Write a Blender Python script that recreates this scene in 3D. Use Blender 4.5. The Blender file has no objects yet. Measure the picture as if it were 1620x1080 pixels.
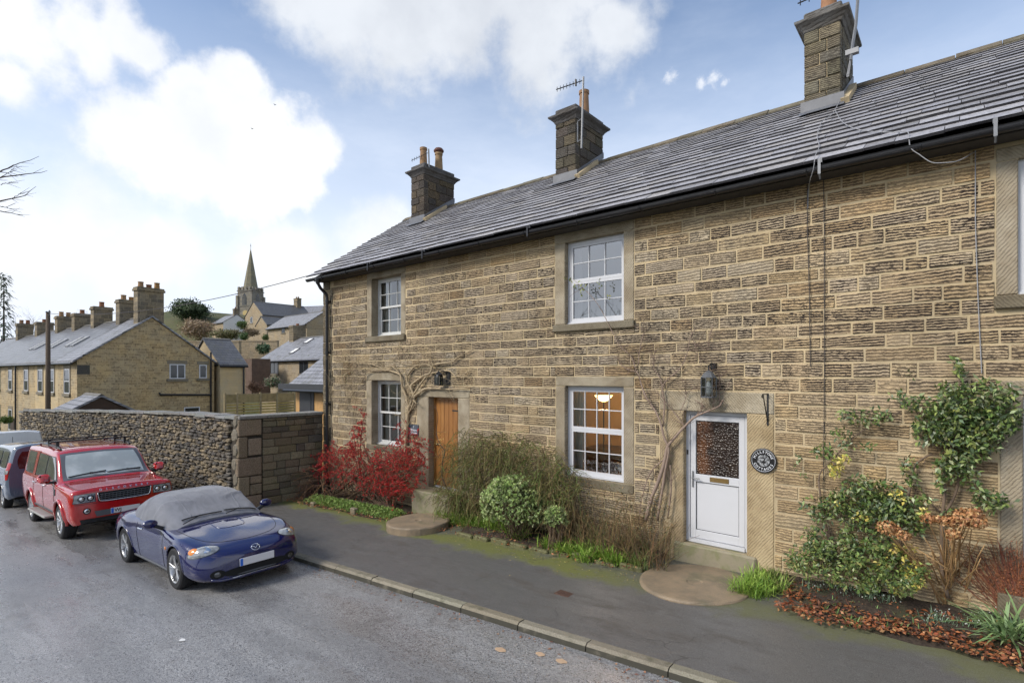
import bpy, math, random
import numpy as np
from mathutils import Vector, Matrix
from mathutils.bvhtree import BVHTree

random.seed(7); np.random.seed(7)
S = bpy.context.scene
COL = S.collection
R = math.radians
PI = math.pi

# ------------------------------------------------------------------ camera
CAM_F, CAM_YAW, CAM_HZ, CAM_D, CAM_H = 843.0, 40.1, 592.0, 8.0, 3.0
cam_d = bpy.data.cameras.new('camera')
cam = bpy.data.objects.new('camera', cam_d); COL.objects.link(cam)
cam.location = (0, -CAM_D, CAM_H)
cam.rotation_euler = (R(90), 0, R(CAM_YAW))
cam_d.sensor_width = 36; cam_d.lens = CAM_F / 1620 * 36
cam_d.shift_y = (CAM_HZ - 540) / 1620
cam_d.clip_start = 0.05; cam_d.clip_end = 3000
S.camera = cam

# ------------------------------------------------------------------ view
S.view_settings.view_transform = 'Standard'; S.view_settings.look = 'None'
S.view_settings.gamma = 1; S.view_settings.use_curve_mapping = False
S.view_settings.exposure = 1.14
S.render.engine = 'CYCLES'
S.cycles.use_adaptive_sampling = True; S.cycles.adaptive_threshold = 0.02
S.cycles.use_denoising = True
S.cycles.max_bounces = 6; S.cycles.diffuse_bounces = 3; S.cycles.glossy_bounces = 3
S.cycles.transmission_bounces = 4; S.cycles.transparent_max_bounces = 12
S.cycles.caustics_reflective = False; S.cycles.caustics_refractive = False

_s, _c = math.sin(R(CAM_YAW)), math.cos(R(CAM_YAW))
def ray(px, py):
    u = (px - 810) / CAM_F; v = (CAM_HZ - py) / CAM_F
    return Vector((-_s + u * _c, _c + u * _s, v))
def fac(px, py, y=0.0):            # point on a plane parallel to the cottage front
    r = ray(px, py); t = (CAM_D + y) / r.y
    return Vector((r.x * t, y, CAM_H + r.z * t))
def dep(px, py, t):
    r = ray(px, py); return Vector((r.x * t, -CAM_D + r.y * t, CAM_H + r.z * t))
def proj(x, y, z):
    dx, dy, dz = x, y + CAM_D, z - CAM_H
    fw = -_s * dx + _c * dy; rt = _c * dx + _s * dy
    if fw < .2: return (-9999, -9999, -1)
    return (810 + CAM_F * rt / fw, CAM_HZ - CAM_F * dz / fw, fw)
def inframe(x, y, z, m=25):
    a, b, f = proj(x, y, z)
    return f > 0 and -m < a < 1620 + m and -m < b < 1080 + m

# ------------------------------------------------------------------ node helper
class G:
    def __init__(s, nt): s.nt = nt; s.L = nt.links
    def n(s, typ, inp=None, **pr):
        nd = s.nt.nodes.new(typ)
        for k, v in pr.items(): setattr(nd, k, v)
        for k, v in (inp or {}).items():
            so = nd.inputs[k]
            if isinstance(v, bpy.types.NodeSocket): s.L.new(v, so)
            else:
                try: so.default_value = v
                except Exception: so.default_value = (*v, 1) if len(v) == 3 else v
        return nd
    def math(s, op, a, b=0.0, c=0.0, clamp=False):
        return s.n('ShaderNodeMath', {0: a, 1: b, 2: c}, operation=op, use_clamp=clamp).outputs[0]
    def vm(s, op, a, b=(0, 0, 0)):
        nd = s.n('ShaderNodeVectorMath', {0: a, 1: b}, operation=op)
        return nd.outputs[1] if op in ('DOT_PRODUCT', 'LENGTH', 'DISTANCE') else nd.outputs[0]
    def noise(s, vec, scale=1, detail=3, rough=.55, dist=0.0, out=0):
        return s.n('ShaderNodeTexNoise', {'Vector': vec, 'Scale': scale, 'Detail': detail, 'Roughness': rough, 'Distortion': dist}).outputs[out]
    def sm(s, x, a, b, lo=0.0, hi=1.0):
        return s.n('ShaderNodeMapRange', {0: x, 1: a, 2: b, 3: lo, 4: hi}, interpolation_type='SMOOTHSTEP').outputs[0]
    def mix(s, f, a, b, mode='MIX'):
        nd = s.nt.nodes.new('ShaderNodeMix'); nd.data_type = 'RGBA'; nd.blend_type = mode
        for i, v in ((0, f), (6, a), (7, b)):
            so = nd.inputs[i]
            if isinstance(v, bpy.types.NodeSocket): s.L.new(v, so)
            elif i == 0: so.default_value = v
            else: so.default_value = (*v, 1) if len(v) == 3 else v
        return nd.outputs[2]
    def bump(s, h, strength=.5, dist=.01, normal=None):
        i = {'Height': h, 'Strength': strength, 'Distance': dist}
        if normal is not None: i['Normal'] = normal
        return s.n('ShaderNodeBump', i).outputs[0]

# ------------------------------------------------------------------ sky and sun
SUN_EL, SUN_AZ = 38.0, 205.0       # azimuth: compass-like angle measured from +Y towards +X
w = bpy.data.worlds.new('World'); S.world = w; w.use_nodes = True
w.node_tree.nodes.clear(); g = G(w.node_tree)
tc = g.n('ShaderNodeTexCoord').outputs['Generated']
sky = g.n('ShaderNodeTexSky', sky_type='NISHITA', sun_disc=False, sun_elevation=R(SUN_EL), sun_rotation=R(SUN_AZ),
          altitude=150, air_density=1.0, dust_density=.8, ozone_density=1.6)
bg_sky = g.n('ShaderNodeBackground', {'Color': sky.outputs[0], 'Strength': 0.088})
d = g.vm('NORMALIZE', tc)
sep = g.n('ShaderNodeSeparateXYZ', {0: d}); dz = sep.outputs[2]
# soft distortion that makes cloud outlines billow
nz1 = g.noise(d, 5.0, 7, .58); nz2 = g.noise(g.vm('ADD', d, (3.1, 1.7, 0.4)), 14.0, 5, .6)
nzz = g.math('ADD', g.math('MULTIPLY', g.math('SUBTRACT', nz1, .5), 1.0), g.math('MULTIPLY', g.math('SUBTRACT', nz2, .5), .35))
def blob(px, py, rad):
    c = ray(px, py).normalized()
    return g.math('SUBTRACT', 1.0, g.math('DIVIDE', g.vm('DISTANCE', d, tuple(c)), rad))
def blobs(lst):
    o = None
    for b in lst:
        v = blob(*b); o = v if o is None else g.math('SMOOTH_MAX', o, v, .12)
    return o
cum = blobs([(330, 215, .105), (400, 205, .095), (280, 240, .10), (450, 250, .085), (375, 140, .05), (235, 235, .07), (390, 290, .08), (500, 240, .05), (300, 160, .06)])
cum2 = blobs([(40, 35, .075), (120, 40, .06), (190, 50, .06), (225, 75, .05), (150, 85, .04), (10, 122, .035), (-60, 30, .09)])
low = blobs([(150, 390, .12), (60, 400, .12), (240, 400, .09), (600, 380, .08), (-80, 380, .16), (450, 420, .1)])
small = blobs([(1058, 124, .012), (1066, 118, .009), (1108, 130, .013), (1128, 128, .014), (1145, 130, .008)])
nzs = g.math('SUBTRACT', g.noise(d, 60.0, 5, .65), .5)
nzc = g.math('ADD', g.math('MULTIPLY', g.math('SUBTRACT', g.noise(d, 9.0, 8, .6), .5), 1.3), g.math('MULTIPLY', g.math('SUBTRACT', nz2, .5), .5))
def cover(field, amp, a, b, nn=None): return g.sm(g.math('ADD', field, g.math('MULTIPLY', nn or nzc, amp)), a, b)
a_cum = cover(cum, 1.25, -.12, .34); a_c2 = cover(cum2, 1.6, -.1, .6); a_low = cover(low, 1.2, -.1, .8); a_sm = g.math('MULTIPLY', cover(small, 3.0, -.1, 1.3, nzs), .75)
grey = blobs([(620, -10, .15), (520, -60, .16), (740, 10, .13), (860, -40, .2), (840, 60, .09), (960, 40, .06)])
a_gr = cover(grey, 1.2, -.05, .6)
# thin veil and the rest of the sky (same kind of broken cloud all round)
veil = g.sm(g.noise(g.n('ShaderNodeMapping', {0: d, 3: (1.6, 1.6, 4.5)}).outputs[0], 1.5, 6, .62), .36, .76)
a_all = g.sm(g.noise(g.vm('ADD', d, (7.3, 2.2, 1.1)), 2.3, 8, .56), .50, .68)
cdot = g.vm('DOT_PRODUCT', d, tuple(ray(810, 300).normalized()))
a_all = g.math('MULTIPLY', a_all, g.sm(cdot, .62, .30))
mx = g.math('MAXIMUM', g.math('MAXIMUM', a_cum, a_c2), g.math('MAXIMUM', g.math('MULTIPLY', a_low, .9), g.math('MAXIMUM', a_sm, a_all)))
horizon = g.sm(dz, .64, .12)
veil_a = g.math('MULTIPLY', g.math('ADD', g.math('MULTIPLY', veil, .20), g.math('MULTIPLY', horizon, .84)), 1.0, clamp=True)
shade = g.noise(g.vm('ADD', d, (1.3, 5.2, .3)), 6.0, 6, .55)
c_white = g.mix(g.sm(shade, .38, .72), (.50, .505, .515), (.425, .44, .47))
c_grey = g.mix(g.sm(shade, .3, .7), (.43, .445, .465), (.345, .36, .385))
bg_veil = g.n('ShaderNodeBackground', {'Color': (.435, .47, .535, 1), 'Strength': 1.0})
bg_wh = g.n('ShaderNodeBackground', {'Color': c_white, 'Strength': 1.0})
bg_gr = g.n('ShaderNodeBackground', {'Color': c_grey, 'Strength': 1.0})
m1 = g.n('ShaderNodeMixShader', {0: veil_a, 1: bg_sky.outputs[0], 2: bg_veil.outputs[0]})
m2 = g.n('ShaderNodeMixShader', {0: g.math('MULTIPLY', a_gr, .88), 1: m1.outputs[0], 2: bg_gr.outputs[0]})
m3 = g.n('ShaderNodeMixShader', {0: g.math('MULTIPLY', mx, .96), 1: m2.outputs[0], 2: bg_wh.outputs[0]})
g.n('ShaderNodeOutputWorld', {0: m3.outputs[0]})

sun_d = bpy.data.lights.new('sun', 'SUN'); sun_d.energy = 1.5; sun_d.angle = R(18); sun_d.color = (1.0, .94, .84)
sun = bpy.data.objects.new('sun', sun_d); COL.objects.link(sun)
sv = Vector((math.sin(R(SUN_AZ)) * math.cos(R(SUN_EL)), math.cos(R(SUN_AZ)) * math.cos(R(SUN_EL)), math.sin(R(SUN_EL))))
sun.rotation_euler = (-sv).to_track_quat('-Z', 'Y').to_euler(); sun.location = sv * 60

# ------------------------------------------------------------------ mesh helpers
def tag(o, label=None, cat=None, group=None, kind=None):
    if label: o['label'] = label
    if cat: o['category'] = cat
    if group: o['group'] = group
    if kind: o['kind'] = kind
    return o
def empty(name, loc=(0, 0, 0), rz=0, label=None, cat=None, group=None, parent=None):
    o = bpy.data.objects.new(name, None); COL.objects.link(o); o.empty_display_size = .2
    o.location = loc; o.rotation_euler = (0, 0, rz)
    if parent: o.parent = parent
    return tag(o, label, cat, group)
class MB:
    def __init__(s): s.v = []; s.f = []; s.m = []; s.c = []; s.col = (1, 1, 1, 1); s.mi = 0
    def add(s, vs, fs, m=None, col=None):
        b = len(s.v); s.v += [tuple(p) for p in vs]
        s.c += [col if col is not None else s.col] * len(vs)
        s.f += [tuple(b + i for i in f) for f in fs]; s.m += [s.mi if m is None else m] * len(fs)
        return s
    def box(s, x0, x1, y0, y1, z0, z1, m=None, col=None):
        return s.add([(x0, y0, z0), (x1, y0, z0), (x1, y1, z0), (x0, y1, z0), (x0, y0, z1), (x1, y0, z1), (x1, y1, z1), (x0, y1, z1)],
                     [(0, 3, 2, 1), (4, 5, 6, 7), (0, 1, 5, 4), (1, 2, 6, 5), (2, 3, 7, 6), (3, 0, 4, 7)], m, col)
    def obox(s, c, ax, hs, m=None, col=None):
        c = Vector(c); a = [Vector(q).normalized() * h for q, h in zip(ax, hs)]
        vs = [c + a[0] * i + a[1] * j + a[2] * k for k in (-1, 1) for j in (-1, 1) for i in (-1, 1)]
        return s.add(vs, [(0, 2, 3, 1), (4, 5, 7, 6), (0, 1, 5, 4), (1, 3, 7, 5), (3, 2, 6, 7), (2, 0, 4, 6)], m, col)
    def cbox(s, x0, x1, y0, y1, z0, z1, b=.01, m=None, col=None):      # box with chamfered edges
        vs = []; xs, ys, zs = (x0, x1), (y0, y1), (z0, z1)
        sg = lambda i: 1 if i == 0 else -1
        idx = {}
        for i in (0, 1):
            for j in (0, 1):
                for k in (0, 1):
                    for a in range(3):
                        p = [xs[i] + sg(i) * b, ys[j] + sg(j) * b, zs[k] + sg(k) * b]; p[a] = (xs[i], ys[j], zs[k])[a]
                        idx[i, j, k, a] = len(vs); vs.append(p)
        F = []
        for a in range(3):
            o = [q for q in range(3) if q != a]
            for e in (0, 1):
                q = []
                for u, v in ((0, 0), (1, 0), (1, 1), (0, 1)):
                    t = [0, 0, 0]; t[a] = e; t[o[0]] = u; t[o[1]] = v; q.append(idx[(*t, a)])
                F.append(tuple(q))
            for u in (0, 1):
                for v in (0, 1):
                    t0 = [0, 0, 0]; t0[o[0]] = u; t0[o[1]] = v; t1 = list(t0); t0[a] = 0; t1[a] = 1
                    F.append((idx[(*t0, o[0])], idx[(*t1, o[0])], idx[(*t1, o[1])], idx[(*t0, o[1])]))
        for i in (0, 1):
            for j in (0, 1):
                for k in (0, 1): F.append((idx[i, j, k, 0], idx[i, j, k, 1], idx[i, j, k, 2]))
        return s.add(vs, F, m, col)
    def tube(s, pts, r, n=6, cap=True, m=None, col=None, flat=1.0):
        pts = [Vector(p) for p in pts]; k = len(pts)
        rr = r if hasattr(r, '__len__') else [r] * k
        vs = []; prev = None
        for i, p in enumerate(pts):
            t = (pts[min(i + 1, k - 1)] - pts[max(i - 1, 0)])
            if t.length < 1e-9: t = Vector((0, 0, 1))
            t.normalize()
            if prev is None:
                a = t.cross(Vector((0, 0, 1)))
                if a.length < .05: a = t.cross(Vector((0, 1, 0)))
            else: a = prev - t * prev.dot(t)
            a.normalize(); prev = a; bb = t.cross(a)
            for j in range(n):
                q = 2 * PI * j / n
                vs.append(p + (a * math.cos(q) + bb * math.sin(q) * flat) * rr[i])
        F = [(i * n + j, i * n + (j + 1) % n, (i + 1) * n + (j + 1) % n, (i + 1) * n + j) for i in range(k - 1) for j in range(n)]
        if cap and n > 2: F += [tuple(range(n))[::-1], tuple((k - 1) * n + j for j in range(n))]
        return s.add(vs, F, m, col)
    def lathe(s, prof, n=16, c=(0, 0, 0), axis='z', m=None, col=None):      # prof: (radius, height)
        vs = []
        for r, h in prof:
            for j in range(n):
                q = 2 * PI * j / n; a, b = r * math.cos(q), r * math.sin(q)
                p = (a, b, h) if axis == 'z' else ((h, a, b) if axis == 'x' else (b, h, a))
                vs.append((c[0] + p[0], c[1] + p[1], c[2] + p[2]))
        k = len(prof)
        F = [(i * n + j, i * n + (j + 1) % n, (i + 1) * n + (j + 1) % n, (i + 1) * n + j) for i in range(k - 1) for j in range(n)]
        if prof[0][0] > 1e-4: F.append(tuple(range(n))[::-1])
        if prof[-1][0] > 1e-4: F.append(tuple((k - 1) * n + j for j in range(n)))
        return s.add(vs, F, m, col)
    def prism(s, poly, a, b, axis='y', m=None, col=None):     # poly in the two other axes, extruded a..b
        def P(u, v, t): return {'y': (u, t, v), 'x': (t, u, v), 'z': (u, v, t)}[axis]
        k = len(poly); vs = [P(u, v, a) for u, v in poly] + [P(u, v, b) for u, v in poly]
        F = [tuple(range(k)), tuple(range(2 * k - 1, k - 1, -1))] + [(i, k + i, k + (i + 1) % k, (i + 1) % k) for i in range(k)]
        return s.add(vs, F, m, col)
    def grid(s, fn, nu, nv, m=None, col=None, closeu=False):
        vs = [fn(i / nu, j / nv) for i in range(nu + 1) for j in range(nv + 1)]
        F = [(i * (nv + 1) + j, (i + 1) * (nv + 1) + j, (i + 1) * (nv + 1) + j + 1, i * (nv + 1) + j + 1) for i in range(nu) for j in range(nv)]
        return s.add(vs, F, m, col)
    def build(s, name, mats, parent=None, smooth=False, local=False, label=None, cat=None, group=None, kind=None, recalc=False):
        me = bpy.data.meshes.new(name); me.from_pydata(s.v, [], s.f)
        for mt in (mats if isinstance(mats, (list, tuple)) else [mats]): me.materials.append(mt)
        if s.f:
            me.polygons.foreach_set('material_index', s.m)
            if smooth: me.polygons.foreach_set('use_smooth', [True] * len(s.f))
        at = me.attributes.new('col', 'FLOAT_COLOR', 'POINT')
        at.data.foreach_set('color', np.array(s.c, dtype=np.float32).ravel() if s.c else [])
        me.update()
        if recalc:
            import bmesh
            bm = bmesh.new(); bm.from_mesh(me); bmesh.ops.recalc_face_normals(bm, faces=bm.faces); bm.to_mesh(me); bm.free()
        if smooth and smooth is not True: me.set_sharp_from_angle(angle=R(smooth))
        return link(name, me, parent, local, label, cat, group, kind)
def link(name, me, parent=None, local=False, label=None, cat=None, group=None, kind=None):
    o = bpy.data.objects.new(name, me); COL.objects.link(o)
    if parent is not None:
        o.parent = parent
        if not local: o.matrix_parent_inverse = world_of(parent).inverted()
    return tag(o, label, cat, group, kind)
def world_of(o):
    m = o.matrix_basis.copy()
    if o.parent is not None: m = world_of(o.parent) @ o.matrix_parent_inverse @ m
    return m
def mesh_np(name, V, F, mat, C=None, parent=None, local=False, smooth=False, label=None, cat=None, group=None, kind=None):
    """V (n,3) array, F (m,k) array of equal-sized faces, C (n,4) colours"""
    V = np.asarray(V, dtype=np.float32); F = np.asarray(F, dtype=np.int32)
    me = bpy.data.meshes.new(name); k = F.shape[1]
    me.vertices.add(len(V)); me.vertices.foreach_set('co', V.ravel())
    me.loops.add(F.size); me.loops.foreach_set('vertex_index', F.ravel())
    me.polygons.add(len(F)); me.polygons.foreach_set('loop_start', np.arange(0, F.size, k, dtype=np.int32))
    if smooth: me.polygons.foreach_set('use_smooth', np.ones(len(F), dtype=bool))
    for mt in (mat if isinstance(mat, (list, tuple)) else [mat]): me.materials.append(mt)
    at = me.attributes.new('col', 'FLOAT_COLOR', 'POINT')
    if C is None: C = np.ones((len(V), 4))
    at.data.foreach_set('color', np.asarray(C, dtype=np.float32).ravel())
    me.update(calc_edges=True); me.validate()
    return link(name, me, parent, local, label, cat, group, kind)
def jit(c, a=.1):
    k = 1 + random.uniform(-a, a)
    return (c[0] * k * (1 + random.uniform(-a, a) * .3), c[1] * k, c[2] * k * (1 + random.uniform(-a, a) * .3), 1)

# ------------------------------------------------------------------ materials
MATS = {}
def newmat(name):
    m = bpy.data.materials.new(name); m.use_nodes = True; m.node_tree.nodes.clear(); MATS[name] = m
    return m, G(m.node_tree)
def out(gg, sh): gg.n('ShaderNodeOutputMaterial', {0: sh})
def P(gg, **k):
    i = {}
    names = dict(col='Base Color', rough='Roughness', metal='Metallic', spec='Specular IOR Level', normal='Normal', coat='Coat Weight',
                 coatr='Coat Roughness', emit='Emission Color', estr='Emission Strength', alpha='Alpha', sub='Subsurface Weight', trans='Transmission Weight', ior='IOR', sheen='Sheen Weight')
    for a, b in k.items(): i[names[a]] = b
    return gg.n('ShaderNodeBsdfPrincipled', i).outputs[0]
def mat(name, col, rough=.6, var=.18, vs=4.0, bump=.15, bs=60.0, bd=.004, attr=False, metal=0.0, spec=.5, coat=0.0, stretch=None, col2=None, rvar=0.0, world=True):
    m, q = newmat(name)
    pos = q.n('ShaderNodeNewGeometry').outputs['Position'] if world else q.n('ShaderNodeTexCoord').outputs['Object']
    if stretch: pos = q.vm('MULTIPLY', pos, stretch)
    base = (*col, 1)
    if attr:
        base = q.mix(1.0, q.n('ShaderNodeAttribute', attribute_name='col').outputs[0], base, 'MULTIPLY')
    n1 = q.noise(pos, vs, 4, .6) if (var or col2 or rvar) else None
    c = base
    if col2: c = q.mix(q.sm(n1, .38, .66), c, (*col2, 1))
    if var:
        f = q.n('ShaderNodeMapRange', {0: n1, 1: .25, 2: .75, 3: 1 - var, 4: 1 + var}).outputs[0]
        c = q.mix(1.0, c, q.n('ShaderNodeCombineColor', {0: f, 1: f, 2: f}).outputs[0], 'MULTIPLY')
    k = dict(col=c, rough=rough, metal=metal, spec=spec, coat=coat)
    if rvar: k['rough'] = q.n('ShaderNodeMapRange', {0: n1, 1: .3, 2: .7, 3: max(0, rough - rvar), 4: rough + rvar}).outputs[0]
    if bump: k['normal'] = q.bump(q.noise(pos, bs, 3, .6), bump, bd)
    out(q, P(q, **k)); return m
def posn(q): return q.n('ShaderNodeNewGeometry').outputs['Position']

def weather(q, p):
    """broad damp and soot staining shared by stone and mortar"""
    a = q.noise(q.vm('MULTIPLY', p, (.55, .55, .40)), 1.0, 5, .62); b = q.noise(q.vm('MULTIPLY', p, (3.2, 3.2, .7)), 1.0, 5, .6)
    f = q.n('ShaderNodeMapRange', {0: q.math('ADD', q.math('MULTIPLY', a, .65), q.math('MULTIPLY', b, .35)), 1: .36, 2: .62, 3: .78, 4: 1.14}).outputs[0]
    return q.n('ShaderNodeCombineColor', {0: f, 1: q.math('MULTIPLY', f, .995), 2: q.math('MULTIPLY', f, .97)}).outputs[0]
def facing_stone():
    m, q = newmat('tooled_gritstone'); p = posn(q)
    at = q.n('ShaderNodeAttribute', attribute_name='col')
    sc = q.n('ShaderNodeSeparateColor', {0: at.outputs[0]})
    h1 = q.math('FRACT', q.math('MULTIPLY', sc.outputs[0], 913.7)); h2 = q.math('FRACT', q.math('MULTIPLY', sc.outputs[1], 1571.3))
    off = q.n('ShaderNodeCombineXYZ', {0: q.math('MULTIPLY', h1, 9.0), 1: 0.0, 2: q.math('MULTIPLY', h2, 7.0)}).outputs[0]
    sx = q.n('ShaderNodeSeparateXYZ', {0: p})
    zz = q.math('MULTIPLY', sx.outputs[2], q.math('ADD', .82, q.math('MULTIPLY', h1, .42)))
    sl = q.math('MULTIPLY', sx.outputs[0], q.math('MULTIPLY', q.math('SUBTRACT', h2, .5), .14))
    p1 = q.vm('ADD', q.n('ShaderNodeCombineXYZ', {0: sx.outputs[0], 1: sx.outputs[1], 2: q.math('ADD', zz, sl)}).outputs[0], off)
    wv = q.n('ShaderNodeTexWave', {'Vector': p1, 'Scale': 8.4, 'Distortion': 4.2, 'Detail': 4.0, 'Detail Scale': 1.3, 'Detail Roughness': .68}, wave_type='BANDS', bands_direction='Z').outputs['Fac']
    n2 = q.noise(q.vm('MULTIPLY', p1, (17, 17, 30)), 1.0, 5, .75); n4 = q.noise(p, 75, 3, .75)
    mixk = q.math('ADD', 2.1, q.math('MULTIPLY', h2, 2.4))
    raw = q.math('ADD', wv, q.math('MULTIPLY', q.math('SUBTRACT', n2, .5), mixk))
    fur = q.sm(raw, .34, .66)
    nb = q.noise(p, .9, 4, .6); blot = q.noise(p, 4.0, 4, .65)
    soot = q.math('MULTIPLY', at.outputs['Alpha'], q.sm(blot, .26, .56))
    c = q.mix(q.sm(nb, .3, .7), at.outputs[0], q.mix(1.0, at.outputs[0], (1.05, .97, .84, 1), 'MULTIPLY'))
    c = q.mix(q.math('MULTIPLY', q.sm(n4, .46, .68), .45), c, q.mix(1.0, c, (.52, .48, .43, 1), 'MULTIPLY'))
    c = q.mix(q.math('MULTIPLY', q.sm(n4, .44, .28), .35), c, (.60, .55, .46, 1))
    c = q.mix(q.math('MULTIPLY', soot, .28), c, (.17, .14, .11, 1))
    dark = q.math('MULTIPLY', q.math('SUBTRACT', 1.0, fur), q.math('MULTIPLY', q.math('ADD', .44, q.math('MULTIPLY', soot, .66)), q.math('ADD', .74, q.math('MULTIPLY', h1, .45))), clamp=True)
    c = q.mix(dark, c, (.034, .025, .020, 1))
    c = q.mix(1.0, c, weather(q, p), 'MULTIPLY')
    h = q.math('ADD', fur, q.math('MULTIPLY', n4, .3))
    out(q, P(q, col=c, rough=.86, spec=.3, normal=q.bump(h, .85, .018))); return m
def dressed_stone(name, ang, per=34.0, dark=.5):
    m, q = newmat(name); p = posn(q)
    at = q.n('ShaderNodeAttribute', attribute_name='col')
    r = q.n('ShaderNodeMapping', {0: p, 2: (0, R(ang), 0)}).outputs[0]
    wv = q.n('ShaderNodeTexWave', {'Vector': r, 'Scale': per / 6.28, 'Distortion': 3.4, 'Detail': 4, 'Detail Scale': 1.6, 'Detail Roughness': .6}, wave_type='BANDS', bands_direction='Z').outputs['Fac']
    n2 = q.noise(p, 40, 4, .65); nb = q.noise(p, 2.2, 4, .6)
    n3 = q.noise(p, 11, 4, .65); f = q.sm(q.math('ADD', wv, q.math('ADD', q.math('MULTIPLY', q.math('SUBTRACT', n2, .5), 1.0), q.math('MULTIPLY', q.math('SUBTRACT', n3, .42), 2.2))), .10, .75)
    c = q.mix(q.sm(nb, .32, .68), at.outputs[0], q.mix(1.0, at.outputs[0], (.70, .66, .6, 1), 'MULTIPLY'))
    c = q.mix(q.math('MULTIPLY', q.math('SUBTRACT', 1.0, f), q.math('MULTIPLY', q.sm(nb, .2, .7), dark)), c, (.05, .042, .034, 1))
    out(q, P(q, col=c, rough=.85, spec=.3, normal=q.bump(q.math('ADD', f, n2), .7, .008))); return m
def masonry(name, c1, c2, mortar, bw, bh, sootk=.5, axis='x', rot=0.0):
    """coursed stone too far off to pick apart"""
    m, q = newmat(name); p = posn(q)
    if rot: p = q.n('ShaderNodeMapping', {0: p, 2: (0, 0, rot)}).outputs[0]
    sx = q.n('ShaderNodeSeparateXYZ', {0: p})
    u = sx.outputs[0] if axis == 'x' else sx.outputs[1]
    v = q.n('ShaderNodeCombineXYZ', {0: u, 1: sx.outputs[2], 2: 0.0}).outputs[0]
    br = q.n('ShaderNodeTexBrick', {'Vector': v, 'Color1': (*c1, 1), 'Color2': (*c2, 1), 'Mortar': (*mortar, 1), 'Scale': 1.0, 'Mortar Size': .012, 'Mortar Smooth': .3, 'Bias': 0.0, 'Brick Width': bw, 'Row Height': bh}, offset=.43, squash=.8, squash_frequency=3)
    n1 = q.noise(p, 1.1, 5, .62); n2 = q.noise(p, 9, 4, .6)
    c = q.mix(q.math('MULTIPLY', q.sm(n2, .50, .72), sootk), br.outputs[0], (.055, .045, .035, 1))
    c = q.mix(q.sm(n1, .3, .7), c, q.mix(1.0, c, (1.18, 1.08, .9, 1), 'MULTIPLY'))
    out(q, P(q, col=c, rough=.88, spec=.3, normal=q.bump(q.math('ADD', q.math('SUBTRACT', 1.0, br.outputs['Fac']), n2), .6, .02))); return m
def slate_far(name, col, row, wid, axis_u='x', rough=.42):
    m, q = newmat(name); p = posn(q); sx = q.n('ShaderNodeSeparateXYZ', {0: p})
    v = q.n('ShaderNodeCombineXYZ', {0: sx.outputs[0 if axis_u == 'x' else 1], 1: sx.outputs[2], 2: 0.0}).outputs[0]
    br = q.n('ShaderNodeTexBrick', {'Vector': v, 'Color1': (*col, 1), 'Color2': tuple(x * .7 for x in col) + (1,), 'Mortar': (.03, .03, .032, 1), 'Scale': 1.0, 'Mortar Size': .012, 'Mortar Smooth': .2, 'Brick Width': wid, 'Row Height': row})
    n2 = q.noise(p, 2.0, 4, .6)
    c = q.mix(q.sm(n2, .5, .75), br.outputs[0], (.11, .105, .08, 1))
    out(q, P(q, col=c, rough=rough, spec=.5, normal=q.bump(q.math('SUBTRACT', 1.0, br.outputs['Fac']), .6, .02))); return m
def leafmat(name, rough=.5, trans=.0, gain=1.0):
    m, q = newmat(name)
    at = q.n('ShaderNodeAttribute', attribute_name='col').outputs[0]
    n = q.noise(posn(q), 30, 2)
    at = q.mix(1.0, at, (gain, gain, gain, 1), 'MULTIPLY')
    c = q.mix(q.math('MULTIPLY', n, .35), at, q.mix(1.0, at, (.55, .6, .5, 1), 'MULTIPLY'))
    sh = P(q, col=c, rough=rough, spec=.4)
    if trans:
        t = q.n('ShaderNodeBsdfTranslucent', {'Color': c}).outputs[0]
        sh = q.n('ShaderNodeMixShader', {0: trans, 1: sh, 2: t}).outputs[0]
    out(q, sh); return m
def glassmat(name, tint=(.9, .94, .94), refl=1.0):
    m, q = newmat(name)
    fr = q.n('ShaderNodeFresnel', {'IOR': 1.62}).outputs[0]
    tr = q.n('ShaderNodeBsdfTransparent', {'Color': (*tint, 1)}).outputs[0]
    nn = q.bump(q.noise(posn(q), 2.3, 2), .05, .02)
    gl = q.n('ShaderNodeBsdfGlossy', {'Color': (1, 1, 1, 1), 'Roughness': .012, 'Normal': nn}).outputs[0]
    out(q, q.n('ShaderNodeMixShader', {0: q.math('MULTIPLY', fr, refl * 1.9, clamp=True), 1: tr, 2: gl}).outputs[0]); return m
def paint(name, col, rain=.10, rough=.16, dirt=(.18, .16, .13), dz=None):
    m, q = newmat(name); p = q.n('ShaderNodeTexCoord').outputs['Object']
    n1 = q.noise(q.vm('MULTIPLY', p, (8, 8, 1.6)), 3, 5, .65); n2 = q.noise(p, 240, 2, .6)
    sz = q.n('ShaderNodeSeparateXYZ', {0: p}).outputs[2]
    film = q.math('ADD', q.math('MULTIPLY', q.sm(n1, .45, .75), rain), q.math('MULTIPLY', q.sm(sz, .85, .1), .22 if dz is None else dz), clamp=True)
    c = q.mix(film, (*col, 1), (*dirt, 1))
    drops = q.sm(n2, .56, .66)
    rr = q.math('ADD', rough, q.math('MULTIPLY', film, .6), clamp=True)
    out(q, P(q, col=c, rough=rr, spec=.5, coat=1.0, coatr=q.math('ADD', .03, q.math('MULTIPLY', film, .3)), normal=q.bump(drops, .10, .0012))); return m
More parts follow.
